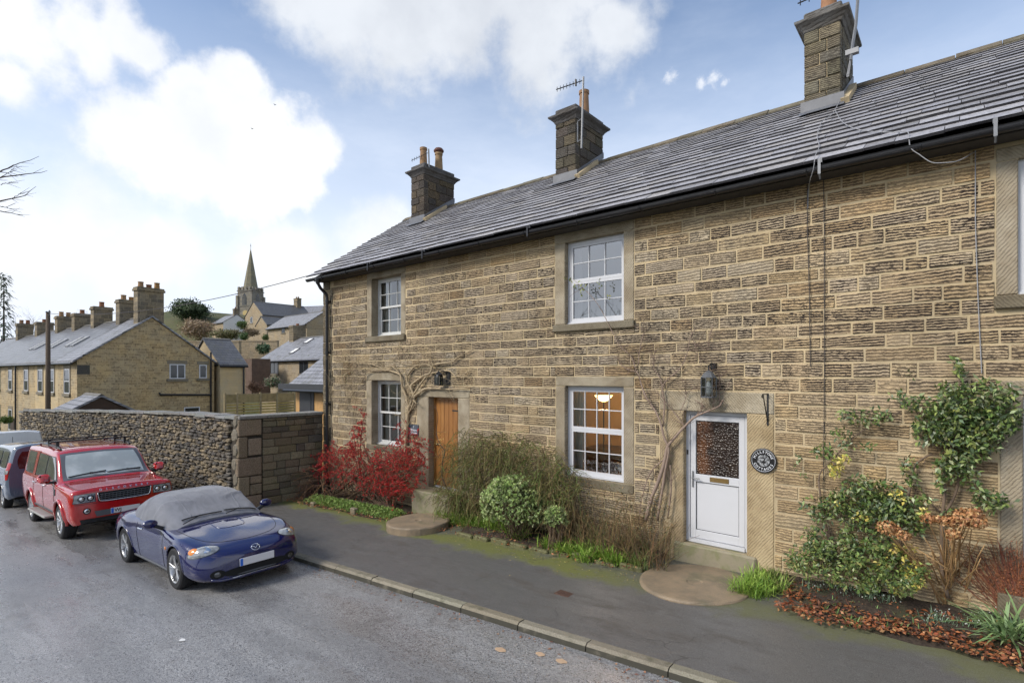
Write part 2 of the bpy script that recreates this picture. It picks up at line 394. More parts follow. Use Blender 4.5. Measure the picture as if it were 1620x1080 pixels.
# ------------------------------------------------------------------ ground shape
def zp(x):
    if x >= -9: return .24 + .04 * min(x, 20)
    if x >= -40: return -.12 + .045 * (x + 9)
    return -1.515 + .012 * (max(x, -140) + 40)
def sst(a, b, x):
    t = min(1, max(0, (x - a) / (b - a))); return t * t * (3 - 2 * t)
WALLPTS = [(-13.6, -2.31, 1.95), (-16.6, -2.38, 1.91), (-21.6, -2.66, 1.76), (-29.4, -3.75, 1.52), (-31.0, -4.05, 1.48)]
def wall_y(x):
    for a, b in zip(WALLPTS, WALLPTS[1:]):
        if b[0] <= x <= a[0]:
            t = (x - a[0]) / (b[0] - a[0]); return a[1] + t * (b[1] - a[1]), a[2] + t * (b[2] - a[2])
    return (WALLPTS[-1][1] - .2 * (WALLPTS[-1][0] - x) * .9, 1.4) if x < -31 else (WALLPTS[0][1], 1.95)
def yk(x):
    a = -3.0 - .045 * (-1.8 - x)
    if x > -13: return a
    b = wall_y(x)[0] - .95 if x < -16 else 0
    if x < -16: return b if x > -31 else wall_y(-31)[0] - .95 + (x + 31) * .14
    t = (x + 16) / 3; a = -3.0 - .045 * (11.2); b = wall_y(-16)[0] - .95
    return b + t * (a - b)
def pav(x, y): return zp(x) + .02 * (y + 1)
def road_z(x, y):
    k = yk(x); d = k - y
    return pav(x, k) - .085 + .018 * min(d, 3) - .018 * max(0, d - 3)
def terrain(x, y):
    b = zp(x) - .35
    h = max(14.5 * sst(8, 66, y) * sst(-14, -48, x), 22 * sst(8, 40, y) * sst(-70, -150, x))

    v = .5 * sst(-10.2, -13, y)
    return b + h + v
XS = [-700, -450, -300, -220, -180] + list(np.arange(-160, -60, 5)) + list(np.arange(-60, 24.1, 1.0)) + [30, 45, 70, 120, 220, 420]
YS = [-500, -250, -120, -70, -40, -25, -18, -14] + list(np.arange(-12, 12, 1.0)) + list(np.arange(12, 90, 3)) + [100, 120, 150, 190, 240, 300, 420, 650]
m, q = newmat('field_grass'); p = posn(q)
c = q.mix(q.sm(q.noise(p, .12, 5), .35, .65), (.055, .07, .02, 1), (.10, .095, .035, 1)); c = q.mix(q.sm(q.noise(p, 1.5, 4), .45, .75), c, (.07, .055, .03, 1))
out(q, P(q, col=c, rough=.9, normal=q.bump(q.noise(p, 8, 5), .6, .08)))
V = [(x, y, terrain(x, y)) for x in XS for y in YS]; ny = len(YS)
F = [(i * ny + j, (i + 1) * ny + j, (i + 1) * ny + j + 1, i * ny + j + 1) for i in range(len(XS) - 1) for j in range(ny - 1)]
mesh_np('ground', V, F, MATS['field_grass'], smooth=True, kind='structure', label='grassy ground rising to the village hill')

# road, wet worn asphalt
m, q = newmat('wet_asphalt'); p = posn(q)
ag = q.n('ShaderNodeTexVoronoi', {'Vector': p, 'Scale': 100.0, 'Randomness': 1.0}); agd = ag.outputs['Distance']; agc = ag.outputs['Color']
n1 = q.noise(p, .55, 5, .6); n2 = q.noise(q.vm('MULTIPLY', p, (.35, 1.6, 1)), 1.0, 5, .62); n3 = q.noise(p, 6, 4, .65)
st = q.n('ShaderNodeSeparateColor', {0: agc}).outputs[0]
c = q.mix(st, (.155, .153, .153, 1), (.40, .395, .39, 1))
c = q.mix(q.sm(st, .80, .98), c, (.44, .435, .43, 1)); c = q.mix(q.sm(st, .13, .05), c, (.03, .03, .03, 1)); trk = q.noise(q.vm('MULTIPLY', p, (.10, 1.3, 1)), 1.0, 5, .6); c = q.mix(q.math('MULTIPLY', q.sm(trk, .48, .64), .35), c, (.13, .13, .132, 1))
c = q.mix(q.math('MULTIPLY', q.sm(n3, .52, .8), .5), c, (.09, .075, .062, 1)); nd = q.noise(p, 1.2, 6, .7); c = q.mix(q.math('MULTIPLY', q.sm(nd, .54, .72), .5), c, (.11, .10, .09, 1))
wet = q.math('MULTIPLY', q.sm(n2, .36, .60), q.sm(n1, .28, .55))
c = q.mix(q.math('MULTIPLY', wet, .22), c, (.10, .10, .108, 1))
h = q.math('ADD', q.math('MULTIPLY', agd, q.math('SUBTRACT', 1.35, wet)), q.math('MULTIPLY', n3, .25))
rr = q.math('ADD', .12, q.math('MULTIPLY', q.math('SUBTRACT', 1.0, wet), .30))
out(q, P(q, col=c, rough=rr, spec=.9, normal=q.bump(h, .45, .006)))
V = []; xs = list(np.arange(-130, -40, 3.0)) + list(np.arange(-40, 14.1, .5)); tt = [0, .12, .3, .5, .7, .88, 1.0]
for x in xs:
    a = yk(x) + .02; b = yk(x) - 6.4
    for t in tt: y = a + (b - a) * t; V.append((x, y, road_z(x, y)))
k = len(tt); F = [(i * k + j, i * k + j + 1, (i + 1) * k + j + 1, (i + 1) * k + j) for i in range(len(xs) - 1) for j in range(k - 1)]
mesh_np('road', V, F, MATS['wet_asphalt'], smooth=True, kind='structure', label='wet grey asphalt road running downhill')

# pavement
m, q = newmat('pavement_asphalt'); p = posn(q)
n1 = q.noise(p, 1.1, 5, .6); n2 = q.noise(p, 120, 3, .7); n3 = q.noise(q.vm('MULTIPLY', p, (.8, 2.2, 1)), 1.4, 6, .65); n4 = q.noise(p, 9, 5, .7)
c = q.mix(q.sm(n2, .35, .7), (.070, .068, .066, 1), (.185, .18, .172, 1))
c = q.mix(q.math('MULTIPLY', q.sm(n3, .48, .72), .55), c, (.075, .062, .048, 1)); c = q.mix(q.math('MULTIPLY', q.sm(q.noise(p, 3.1, 6, .7), .55, .75), .4), c, (.19, .185, .175, 1))
sy = q.n('ShaderNodeSeparateXYZ', {0: p})
edge = q.math('ADD', sy.outputs[1], q.math('MULTIPLY', q.math('SUBTRACT', n1, .5), 1.5))
leftk = q.sm(sy.outputs[0], -3.2, -4.5)
n5 = q.noise(p, 26, 4, .7); mossy = q.math('MULTIPLY', q.math('MULTIPLY', q.sm(edge, -1.62, -1.25), q.sm(edge, -.75, -1.05, .35, 1.0)), q.sm(q.math('ADD', q.math('MULTIPLY', n4, .6), q.math('ADD', q.math('MULTIPLY', n3, .35), q.math('MULTIPLY', n5, .5))), .535, .68))
mossy = q.math('MULTIPLY', mossy, q.math('ADD', .55, q.math('MULTIPLY', leftk, .45)))
c = q.mix(q.math('MULTIPLY', mossy, .85), c, (.135, .145, .025, 1))
rr = q.math('ADD', q.math('ADD', .36, q.math('MULTIPLY', q.sm(n3, .35, .7), .22)), q.math('MULTIPLY', mossy, .5), clamp=True)
ck = q.n('ShaderNodeTexVoronoi', {'Vector': q.vm('ADD', p, q.n('ShaderNodeVectorMath', {0: q.n('ShaderNodeTexNoise', {'Vector': p, 'Scale': 3.0, 'Detail': 4.0}).outputs[1], 3: .35}, operation='SCALE').outputs[0]), 'Scale': .75}, feature='DISTANCE_TO_EDGE').outputs[0]
c = q.mix(q.math('MULTIPLY', q.math('MULTIPLY', q.sm(ck, .007, .002), .6), q.sm(n1, .52, .60)), c, (.035, .032, .03, 1))
out(q, P(q, col=c, rough=rr, spec=.45, normal=q.bump(q.math('ADD', n2, q.math('MULTIPLY', mossy, q.math('MULTIPLY', n4, 3.0))), .55, .004)))
V = []; xs = list(np.arange(-40, 12.1, .5)); tt = [0, .2, .4, .6, .8, 1.0]
for x in xs:
    a = yk(x) + .125; b = (.05 if x > -13.7 else wall_y(x)[0] + .1)
    for t in tt: y = a + (b - a) * t; V.append((x, y, pav(x, y)))
k = len(tt); F = [(i * k + j, (i + 1) * k + j, (i + 1) * k + j + 1, i * k + j + 1) for i in range(len(xs) - 1) for j in range(k - 1)]
pavement = mesh_np('pavement', V, F, MATS['pavement_asphalt'], smooth=True, kind='structure', label='dark asphalt pavement with green moss along its edge')
# patched utility cover, flush in the pavement
mat('rusty_iron', (.10, .055, .04), .7, .3, 30, .6, 90, .004)
cx, cy = -4.08, -2.07; zc = pav(cx, cy)
b = MB(); b.box(cx - .11, cx + .11, cy - .075, cy + .075, zc - .03, zc + .006)
for i in range(-3, 4): b.box(cx + i * .028 - .006, cx + i * .028 + .006, cy - .06, cy + .06, zc + .006, zc + .010)
b.build('stop_valve_cover', MATS['rusty_iron'], label='small rusty iron utility cover set in the pavement', cat='cover')

# kerb stones, each its own piece
m, q = newmat('kerb_concrete'); p = posn(q); at = q.n('ShaderNodeAttribute', attribute_name='col').outputs[0]
n1 = q.noise(p, 5, 5, .65); n2 = q.noise(p, 90, 3, .7)
c = q.mix(q.sm(n2, .35, .7), at, q.mix(1.0, at, (.6, .58, .5, 1), 'MULTIPLY')); c = q.mix(q.math('MULTIPLY', q.sm(n1, .5, .72), .6), c, (.07, .068, .035, 1))
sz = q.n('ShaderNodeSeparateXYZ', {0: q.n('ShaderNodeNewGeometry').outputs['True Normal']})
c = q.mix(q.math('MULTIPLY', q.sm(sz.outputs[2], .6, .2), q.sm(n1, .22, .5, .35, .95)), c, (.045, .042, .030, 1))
out(q, P(q, col=c, rough=.75, normal=q.bump(q.math('ADD', n2, n1), .6, .006)))
kerb = empty('kerb', (-5, yk(-5), 0)); tag(kerb, 'worn buff kerb between pavement and road', kind='structure')
x = 7.0
while x > -33:
    L = .92 if x > -14 else 1.8; x1 = x - L + .012
    b = MB(); vs = []
    ya, yb = yk(x), yk(x1); ch = .028
    dzr = random.uniform(-.004, .004)
    for (xx, yy) in ((x, ya), (x1, yb)):
        zt = pav(xx, yy) + .006 + dzr; zb = zt - .25
        vs += [(xx, yy - .012, zb), (xx, yy - .004, zt - ch), (xx, yy + ch, zt), (xx, yy + .127, zt), (xx, yy + .127, zb)]
    F = [(i, (i + 1) % 5, 5 + (i + 1) % 5, 5 + i) for i in range(5)] + [(4, 3, 2, 1, 0), (5, 6, 7, 8, 9)]
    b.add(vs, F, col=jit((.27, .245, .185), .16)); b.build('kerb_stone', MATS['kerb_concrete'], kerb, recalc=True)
    x -= L
# opposite verge kerb is out of the picture; a low stone edging closes the road there
b = MB()
for x in np.arange(-60, 12, 2.0):
    y = yk(x) - 6.4; z = road_z(x, y); y2 = yk(x + 2) - 6.4; z2 = road_z(x + 2, y2)
    b.add([(x, y, z - .2), (x + 1.99, y2, z2 - .2), (x + 1.99, y2, z2 + .1), (x, y, z + .1), (x, y - .15, z - .2), (x + 1.99, y2 - .15, z2 - .2), (x + 1.99, y2 - .15, z2 + .1), (x, y - .15, z + .1)],
          [(0, 1, 2, 3), (3, 2, 6, 7), (4, 7, 6, 5)], col=jit((.3, .27, .2)))
b.build('far_kerb', MATS['kerb_concrete'], kind='structure', label='low kerb along the far side of the road')

# pieces: the ones that show largest become parts of their own, the rest are joined
def pieces(lst, name, mats, parent, limit=300, joined=None, smooth=False):
    """lst: (centre, area, MB)"""
    sc = []
    for i, (c, a, b) in enumerate(lst):
        px, py, f = proj(*c)
        s = a / (f * f) if (f > 0 and -20 < px < 1640 and -20 < py < 1100) else a * 1e-6
        sc.append((s, i))
    sc.sort(reverse=True); top = set(i for _, i in sc[:limit]); J = MB()
    for i, (c, a, b) in enumerate(lst):
        if i in top: b.build(name, mats, parent, smooth)
        else:
            o = len(J.v); J.v += b.v; J.c += b.c; J.f += [tuple(o + k for k in f) for f in b.f]; J.m += b.m
    if J.f: tag(J.build(joined or name + 's_joined', mats, parent, smooth), kind='stuff')

# ------------------------------------------------------------------ the cottages
facing_stone(); dressed_stone('dressed_jamb', 52, 62, .32); dressed_stone('dressed_lintel', -48, 66, .30); dressed_stone('dressed_plain', 8, 40, .75)
m, q = newmat('lime_mortar'); p = posn(q)
n1 = q.noise(p, 2.0, 5, .6); n2 = q.noise(p, 70, 4, .7)
c = q.mix(q.sm(n1, .3, .7), (.56, .445, .275, 1), (.48, .39, .26, 1)); c = q.mix(q.math('MULTIPLY', q.sm(n2, .5, .75), .5), c, (.36, .295, .195, 1))
c = q.mix(1.0, c, weather(q, p), 'MULTIPLY')
out(q, P(q, col=c, rough=.92, spec=.2, normal=q.bump(n2, .8, .008)))
mat('upvc_white', (.57, .575, .595), .28, .03, 2, .0)
mat('painted_timber', (.58, .58, .56), .4, .06, 8, .1, 60, .002)
mat('black_plastic', (.012, .012, .013), .35, .1, 6, 0)
mat('gutter_black', (.014, .014, .017), .28, .2, 5, .05, 30)
mat('lead', (.13, .135, .15), .5, .2, 6, .2, 30)
mat('terracotta', (.27, .185, .125), .8, .25, 8, .3, 40, .006, attr=True)
mat('iron_black', (.012, .012, .013), .5, .2, 20, .3, 80)
mat('galvanised', (.20, .205, .215), .5, .1, 10, .1, 50, metal=.4)
mat('brass', (.30, .20, .08), .35, .1, 20, .1, 60, metal=.9)
mat('curtain_cloth', (.55, .54, .50), .85, .06, 5, .1, 200, .001)
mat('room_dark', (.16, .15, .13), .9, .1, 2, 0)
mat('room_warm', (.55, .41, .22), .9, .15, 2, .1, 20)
mat('dark_wood', (.045, .025, .015), .45, .3, 6, .1, 40)
mat('cable_grey', (.30, .30, .31), .6, .1, 8, 0)
mat('cable_dark', (.06, .05, .045), .6, .1, 8, 0)
glassmat('window_glass', refl=1.3); glassmat('window_glass_upper', (.8, .84, .86), 2.5)

HX0, HX1 = -13.6, 4.2
EAVE_Y, EAVE_Z, RIDGE_Y, RIDGE_Z = -.34, 5.655, 3.1, 8.02
house = empty('cottage_row', (-6.5, 0, 0), label='long tooled gritstone cottage row with stone slate roof and three chimneys', cat='house')
#          outer surround x0,x1,z0,z1   opening x0,x1,z0,z1
OPEN = {
 'upL': (-11.56, -10.02, 3.81, 5.57, -11.36, -10.19, 3.95, 5.40),
 'loL': (-11.58, -10.03, 1.10, 3.03, -11.36, -10.19, 1.24, 2.85),
 'wood': (-9.60, -7.90, .02, 2.67, -9.20, -8.25, .46, 2.49),
 'loR': (-5.68, -4.11, 1.02, 2.96, -5.48, -4.30, 1.18, 2.79),
 'upR': (-5.70, -4.11, 3.77, 5.56, -5.48, -4.30, 3.90, 5.38),
 'white': (-3.66, -1.98, .12, 2.74, -3.27, -2.34, .42, 2.44),
 'upX': (.30, 1.75, 3.72, 5.50, .48, 1.58, 3.87, 5.35),
 'loX': (.33, 1.75, .25, 2.93, .52, 1.52, .60, 2.77),
}
# mortar backing with real openings
xs = sorted({HX0, HX1} | {o[i] for o in OPEN.values() for i in (4, 5)}); zs = sorted({-1.2, 5.66} | {o[i] for o in OPEN.values() for i in (6, 7)})
b = MB()
for i in range(len(xs) - 1):
    for j in range(len(zs) - 1):
        cx, cz = (xs[i] + xs[i + 1]) / 2, (zs[j] + zs[j + 1]) / 2
        if any(o[4] < cx < o[5] and o[6] < cz < o[7] for o in OPEN.values()): continue
        b.add([(xs[i], 0, zs[j]), (xs[i + 1], 0, zs[j]), (xs[i + 1], 0, zs[j + 1]), (xs[i], 0, zs[j + 1])], [(0, 1, 2, 3)])
b.build('wall', MATS['lime_mortar'], house)
masonry('gable_masonry', (.30, .23, .145), (.22, .17, .11), (.34, .27, .17), .42, .19, .55, 'y')
b = MB(); zr = lambda y: EAVE_Z + (y - EAVE_Y) * (RIDGE_Z - EAVE_Z) / (RIDGE_Y - EAVE_Y) - .03
yb = 2 * RIDGE_Y
b.add([(HX0, 0, -1.5), (HX0, yb, -1.5), (HX0, yb, zr(0)), (HX0, RIDGE_Y, zr(RIDGE_Y)), (HX0, 0, zr(0))], [(0, 4, 3, 2, 1)])
b.add([(HX1, 0, -1.5), (HX1, yb, -1.5), (HX1, yb, zr(0)), (HX1, RIDGE_Y, zr(RIDGE_Y)), (HX1, 0, zr(0))], [(0, 1, 2, 3, 4)])
b.add([(HX0, yb, -1.5), (HX1, yb, -1.5), (HX1, yb, zr(0)), (HX0, yb, zr(0))], [(0, 3, 2, 1)])
b.build('gable_wall', MATS['gable_masonry'], house)

TONES = [(.49, .395, .275), (.51, .42, .30), (.48, .39, .275), (.51, .41, .27), (.45, .365, .26), (.53, .455, .345), (.48, .375, .245), (.51, .43, .33)]
def stone(x0, x1, z0, z1, col, proud):
    """one course stone: uneven tooled face, arrises knocked off"""
    b = MB(); nx = max(2, min(6, int((x1 - x0) / .16))); c = .006
    vs = []; F = []
    jx = lambda: random.uniform(-.006, .006)
    for k, (zz, yy, ins) in enumerate(((z0, .012, 0), (z0 + c, -proud, c), ((z0 + z1) / 2, -proud, c * .6), (z1 - c, -proud, c), (z1, .012, 0))):
        for i in range(nx + 1):
            t = i / nx; x = x0 + ins + (x1 - x0 - 2 * ins) * t
            y = yy
            if 0 < k < 4: y += random.uniform(-.005, .004)
            zj = zz + (jx() if 0 < i < nx or True else 0) * .8
            y = min(-.004, y) if 0 < k < 4 else y
            vs.append((x, y, zj))
    w_ = nx + 1
    F = [(k * w_ + i, k * w_ + i + 1, (k + 1) * w_ + i + 1, (k + 1) * w_ + i) for k in range(4) for i in range(nx)]
    for side in (0, nx):
        xx = x0 if side == 0 else x1; o = len(vs); vs += [(xx, .012, z0), (xx, .012, z1)]
        L = [k * w_ + side for k in range(5)]
        F.append(tuple([o] + L[1:4] + [o + 1]) if side else tuple([o + 1] + L[1:4][::-1] + [o]))
    b.add(vs, F, col=col); return b
lst = []; z = -.75; prev = []
while z < 5.50:
    ch = random.uniform(.165, .2); z1 = min(z + ch, 5.575)
    if z1 - z < .10: break
    cuts = []; x = HX0 + (.34 if int(z * 5) % 2 else .48); joints = []
    while x < HX1:
        big = random.random()
        L = random.uniform(.22, .42) if big < .55 else random.uniform(.42, .74)
        if x < -8: L *= .88
        if any(abs(x + L - pj) < .07 for pj in prev): L += .13
        joints.append(x + L); cuts.append((x, x + L)); x += L
    prev = joints
    jz = .0122
    for (a, c) in cuts:
        segs = [(a + .009, min(c, HX1) - .009, z + jz, z1 - jz)]
        for o in OPEN.values():
            new = []
            for (p0, p1, q0, q1) in segs:
                ox0, ox1, oz0, oz1 = o[0] - .012, o[1] + .012, o[2] - .012, o[3] + .012
                if p1 <= ox0 or p0 >= ox1 or q1 <= oz0 or q0 >= oz1: new.append((p0, p1, q0, q1)); continue
                if p0 < ox0: new.append((p0, ox0, q0, q1))
                if p1 > ox1: new.append((ox1, p1, q0, q1))
                m0, m1 = max(p0, ox0), min(p1, ox1)
                if q1 > oz1 and q1 - oz1 > .05: new.append((m0, m1, oz1, q1))
                if q0 < oz0 and oz0 - q0 > .05: new.append((m0, m1, q0, oz0))
            segs = new
        for (p0, p1, q0, q1) in segs:
            if p1 - p0 < .045: continue
            cx, cz = (p0 + p1) / 2, (q0 + q1) / 2
            if cz > pav(cx, 0) - .35:
                t = random.choice(TONES); kk = random.uniform(.88, 1.12)
                upper = sst(1.6, 3.4, cz)
                soot = .12 + random.betavariate(1.8, 1.1) * (.42 + .75 * upper)
                if cx > -2.2: soot *= .45 + .7 * upper; t = (t[0] * (1.12 - .05 * upper), t[1] * (1.05 - .02 * upper), t[2] * (.92 + .06 * upper))
                if cx < -7: soot *= .9
                if cz > 5.2: soot *= .4; t = (t[0] * 1.05, t[1] * .98, t[2] * .85)
                if random.random() < .03: t = (.40, .29, .17)
                col = (t[0] * kk, t[1] * kk, t[2] * kk, min(1, soot))
                lst.append(((cx, 0, cz), (p1 - p0) * (q1 - q0), stone(p0, p1, q0, q1, col, random.uniform(.006, .015))))
    z = z1
# quoins at the left corner
zq = -1.0; k = 0
while zq < 5.55:
    h = random.uniform(.30, .44); L = .33 if k % 2 else .47; z1 = min(zq + h, 5.58)
    t = (.25, .215, .15); kk = random.uniform(.7, 1.1)
    lst.append(((HX0 + L / 2, 0, zq + h / 2), L * h, stone(HX0 - .012, HX0 + L - .012, zq + .008, z1 - .008, (t[0] * kk, t[1] * kk, t[2] * kk, .55), .02)))
    zq = z1; k += 1
pieces(lst, 'stone', MATS['tooled_gritstone'], house, 300)

def dressed(x0, x1, z0, z1, col, y0=-.012, y1=.26, mt='dressed_jamb', name='jamb', ch=.012):
    b = MB(); b.cbox(x0, x1, y0, y1, z0, z1, ch, col=(*col, 1)); return b.build(name, MATS[mt], house)
JC = (.42, .36, .265); LC = (.41, .355, .26)
for n, o in OPEN.items():
    kk = {'white': 1.08, 'wood': .95, 'upR': .95, 'loR': .9}.get(n, .95)
    jc = tuple(a * kk for a in JC)
    if n == 'white': jc = (.48, .375, .225)
    g_ = .006
    if n == 'wood':
        dressed(o[0], o[4], o[2], o[7] - g_, jc); dressed(o[5], o[1], o[2], o[7] - g_, jc)
    elif n in ('white',):
        dressed(o[0], o[4], o[2], o[7] - g_, (.45, .36, .23)); dressed(o[5], o[1], o[2], o[7] - g_, jc)
    else:
        s0 = o[6]
        dressed(o[0], o[4], s0 + .002, o[7] - g_, jc); dressed(o[5], o[1], s0 + .002, o[7] - g_, jc)
        deep = n in ('upL', 'upR', 'upX', 'loX')
        b = MB()
        ys = -.065 if deep else -.02
        b.cbox(o[0] - (.02 if deep else 0), o[1] + (.02 if deep else 0), ys, .27, o[2], s0 - .004, .012, col=(.215, .185, .13, 1)); b.build('sill', MATS['dressed_lintel'], house)
    dressed(o[0], o[1], o[7], o[3], tuple(a * kk for a in LC), mt='dressed_lintel', name='lintel', y0=-.014)
# door steps
for (x0, x1, z0, z1, y0) in ((-9.35, -8.1, -.35, .455, -.38), (-3.42, -2.2, .0, .415, -.055)):
    b = MB(); b.cbox(x0, x1, y0, .25, z0, z1, .025, col=(.25, .225, .15, 1)); b.build('doorstep', mat('step_stone', (.30, .26, .18), .75, .3, 5, .4, 50, .008, col2=(.17, .165, .085)), house)

def window(n, cols, rows_up, rows_lo, mt, yf, fw=.055, mid=.5, bars=.016, twocase=False):
    o = OPEN[n]; x0, x1, z0, z1 = o[4], o[5], o[6], o[7]
    b = MB()
    def rect(b, x0, x1, z0, z1, w_, ya, yb, wb=None):
        wb = wb or w_
        b.box(x0, x0 + w_, ya, yb, z0, z1); b.box(x1 - w_, x1, ya, yb, z0, z1)
        b.box(x0 + w_, x1 - w_, ya, yb, z1 - w_, z1); b.box(x0 + w_, x1 - w_, ya, yb, z0, z0 + wb)
    rect(b, x0, x1, z0, z1, fw, yf, yf + .09)
    b.box(x0 - 0.0, x1, yf - .035, yf + .09, z0, z0 + .03)
    fr = b.build('window', MATS[mt], house)
    zm = z0 + (z1 - z0) * mid
    for (a, c, rows, ya, nm) in ((zm - .02, z1 - fw, rows_up, yf + .012, 'upper'), (z0 + .032, zm + .03, rows_lo, yf + .045 if mt == 'painted_timber' else yf + .014, 'lower')):
        sb = MB(); sx0, sx1 = x0 + fw + .001, x1 - fw - .001; sw = .045
        if nm == 'lower' and mt != 'painted_timber': c = zm - .022
        rect(sb, sx0, sx1, a, c, sw, ya, ya + .04, .075 if nm == 'lower' else .05)
        ix0, ix1, iz0, iz1 = sx0 + sw, sx1 - sw, a + (.075 if nm == 'lower' else .05), c - sw
        sb.build('sash', MATS[mt], fr)
        gb = MB()
        for i in range(1, cols):
            x = ix0 + (ix1 - ix0) * i / cols; gb.box(x - bars / 2, x + bars / 2, ya + .006, ya + .034, iz0, iz1)
        for j in range(1, rows):
            zz = iz0 + (iz1 - iz0) * j / rows; gb.box(ix0, ix1, ya + .007, ya + .033, zz - bars / 2, zz + bars / 2)
        gb.build('glazing_bars', MATS[mt], fr)
        for i in range(cols):
            for j in range(rows):
                xa, xb = ix0 + (ix1 - ix0) * i / cols, ix0 + (ix1 - ix0) * (i + 1) / cols
                za, zb = iz0 + (iz1 - iz0) * j / rows, iz0 + (iz1 - iz0) * (j + 1) / rows
                tx, tz = random.uniform(-.002, .002), random.uniform(-.002, .002)
                pb = MB(); yy = ya + .02
                pb.add([(xa, yy + tx, za), (xb, yy - tx, za), (xb, yy - tx + tz, zb), (xa, yy + tx + tz, zb)], [(0, 1, 2, 3)]); pb.build('pane', MATS['window_glass_upper' if n in ('upR', 'upX') else 'window_glass'], fr)
    return fr
win_upL = window('upL', 3, 2, 2, 'painted_timber', .19, .05, .5, .018)
win_loL = window('loL', 3, 2, 2, 'painted_timber', .19, .05, .5, .018)
win_loR = window('loR', 4, 2, 2, 'upvc_white', .10, .055, .53)
win_upR = window('upR', 3, 2, 2, 'upvc_white', .10, .055, .53)
win_upX = window('upX', 3, 2, 2, 'upvc_white', .06, .055, .55)
def room(n, mt, y0=.29, y1=3.2, ex=.7):
    o = OPEN[n]; x0, x1, z0, z1 = o[4] - ex, o[5] + ex, o[6] - .5, o[7] + .25
    if n == 'loR': x0, x1, z0, z1 = -7.2, -3.6, .45, 2.95
    b = MB()
    b.add([(x0, y0, z0), (x1, y0, z0), (x1, y1, z0), (x0, y1, z0), (x0, y0, z1), (x1, y0, z1), (x1, y1, z1), (x0, y1, z1)],
          [(0, 1, 2, 3), (4, 7, 6, 5), (1, 5, 6, 2), (3, 2, 6, 7), (0, 3, 7, 4)])
    # front wall of the room around the opening
    ox0, ox1, oz0, oz1 = o[4] - .002, o[5] + .002, o[6] - .002, o[7] + .002
    for (a, c, d_, e) in ((x0, ox0, z0, z1), (ox1, x1, z0, z1), (ox0, ox1, z0, oz0), (ox0, ox1, oz1, z1)):
        b.add([(a, y0, d_), (c, y0, d_), (c, y0, e), (a, y0, e)], [(0, 1, 2, 3)])
    b.build('room_interior', MATS[mt], house)
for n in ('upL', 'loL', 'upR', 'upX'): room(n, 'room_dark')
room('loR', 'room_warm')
def curtain(x0, x1, z0, z1, y, parent, waves=5, amp=.035, sweep=0.0, name='curtain'):
    b = MB(); nu = waves * 6
    def fn(u, v):
        x = x0 + (x1 - x0) * u + sweep * (1 - v) * u
        return (x, y + amp * math.sin(u * waves * 2 * PI + .6 * math.sin(v * 3)) + .01 * math.sin(u * 31), z0 + (z1 - z0) * v)
    b.grid(fn, nu, 6); return b.build(name, MATS['curtain_cloth'], parent, True)
o = OPEN['upL']; curtain(-11.4, -11.02, o[6], o[7], .36, win_upL, 3); curtain(-10.72, -10.15, o[6], o[7], .36, win_upL, 4)
o = OPEN['loL']; curtain(-11.33, -10.2, o[6], (o[6] + o[7]) / 2 + .02, .37, win_loL, 9, .025)
curtain(-11.40, -11.2, o[6], o[7], .42, win_loL, 2)
o = OPEN['loR']; curtain(-5.62, -5.28, o[6] - .5, o[7], .36, win_loR, 4, .03, -.04); curtain(-4.28, -3.95, o[6] - .5, o[7], .40, win_loR, 4)
o = OPEN['upR']; curtain(-5.62, -5.38, o[6] - .2, o[7], .40, win_upR, 3)
o = OPEN['upX']; curtain(.5, 1.5, o[6], o[7], .34, win_upX, 8)

# the standard lamp in the lit room
mlamp, q = newmat('lamp_glow'); out(q, q.n('ShaderNodeEmission', {0: (1.0, .62, .22, 1), 1: 3.2}).outputs[0])
lp = fac(955, 632, 1.2); lx, lz = lp.x, lp.z
lamp = empty('floor_lamp', (lx, 1.2, .46), label='lit uplighter floor lamp glowing behind the lower sash window', cat='lamp')
b = MB(); b.lathe([(.14, .46), (.14, .48), (.02, .50), (.012, .55), (.012, lz - .05), (.03, lz - .03)], 12, (lx, 1.2, 0)); b.build('stand', MATS['iron_black'], lamp, 40)
b = MB(); b.lathe([(.03, lz - .04), (.08, lz - .02), (.15, lz + .045), (.18, lz + .085)], 20, (lx, 1.2, 0)); b.f = [f for f in b.f if len(f) == 4]; b.m = [0] * len(b.f); b.build('shade', mlamp, lamp, True)
pl = bpy.data.lights.new('lamp_light', 'POINT'); pl.energy = 42; pl.color = (1.0, .60, .25); pl.shadow_soft_size = .09
plo = bpy.data.objects.new('lamp_light', pl); COL.objects.link(plo); plo.location = (lx, 1.2, lz + .12); plo.parent = lamp; plo.matrix_parent_inverse = world_of(lamp).inverted()
# dark furniture and plant pots inside, a small flower vase on the window board
b = MB(); b.cbox(-6.2, -4.0, 1.6, 2.4, .46, 1.45, .05); b.cbox(-4.7, -3.7, 2.2, 3.1, .46, 2.0, .04); b.build('sideboard', MATS['dark_wood'], label='dark wooden furniture inside the lamp-lit room', cat='furniture')
vz = OPEN['loR'][6] + .03
vase = empty('flower_vase', (-4.55, .33, vz), label='small glass vase of pale flowers on the lit window ledge', cat='vase')
b = MB(); b.lathe([(.028, vz), (.035, vz + .03), (.022, vz + .08), (.034, vz + .12)], 12, (-4.55, .33, 0)); b.build('vase', MATS['window_glass'], vase, True)
mat('petal_pale', (.62, .68, .66), .6, .1, 30, 0); b = MB()
for i in range(26):
    a = random.uniform(0, 2 * PI); r = random.uniform(.02, .11); h = random.uniform(.12, .26); c0 = Vector((-4.55 + r * math.cos(a), .33 + r * .5 * math.sin(a), vz + h)); 
    b.tube([(-4.55, .33, vz + .1), c0], .003, 3); b.lathe([(.004, -.012), (.022, .0), (.004, .014)], 6, c0)
b.build('flowers', MATS['petal_pale'], vase)

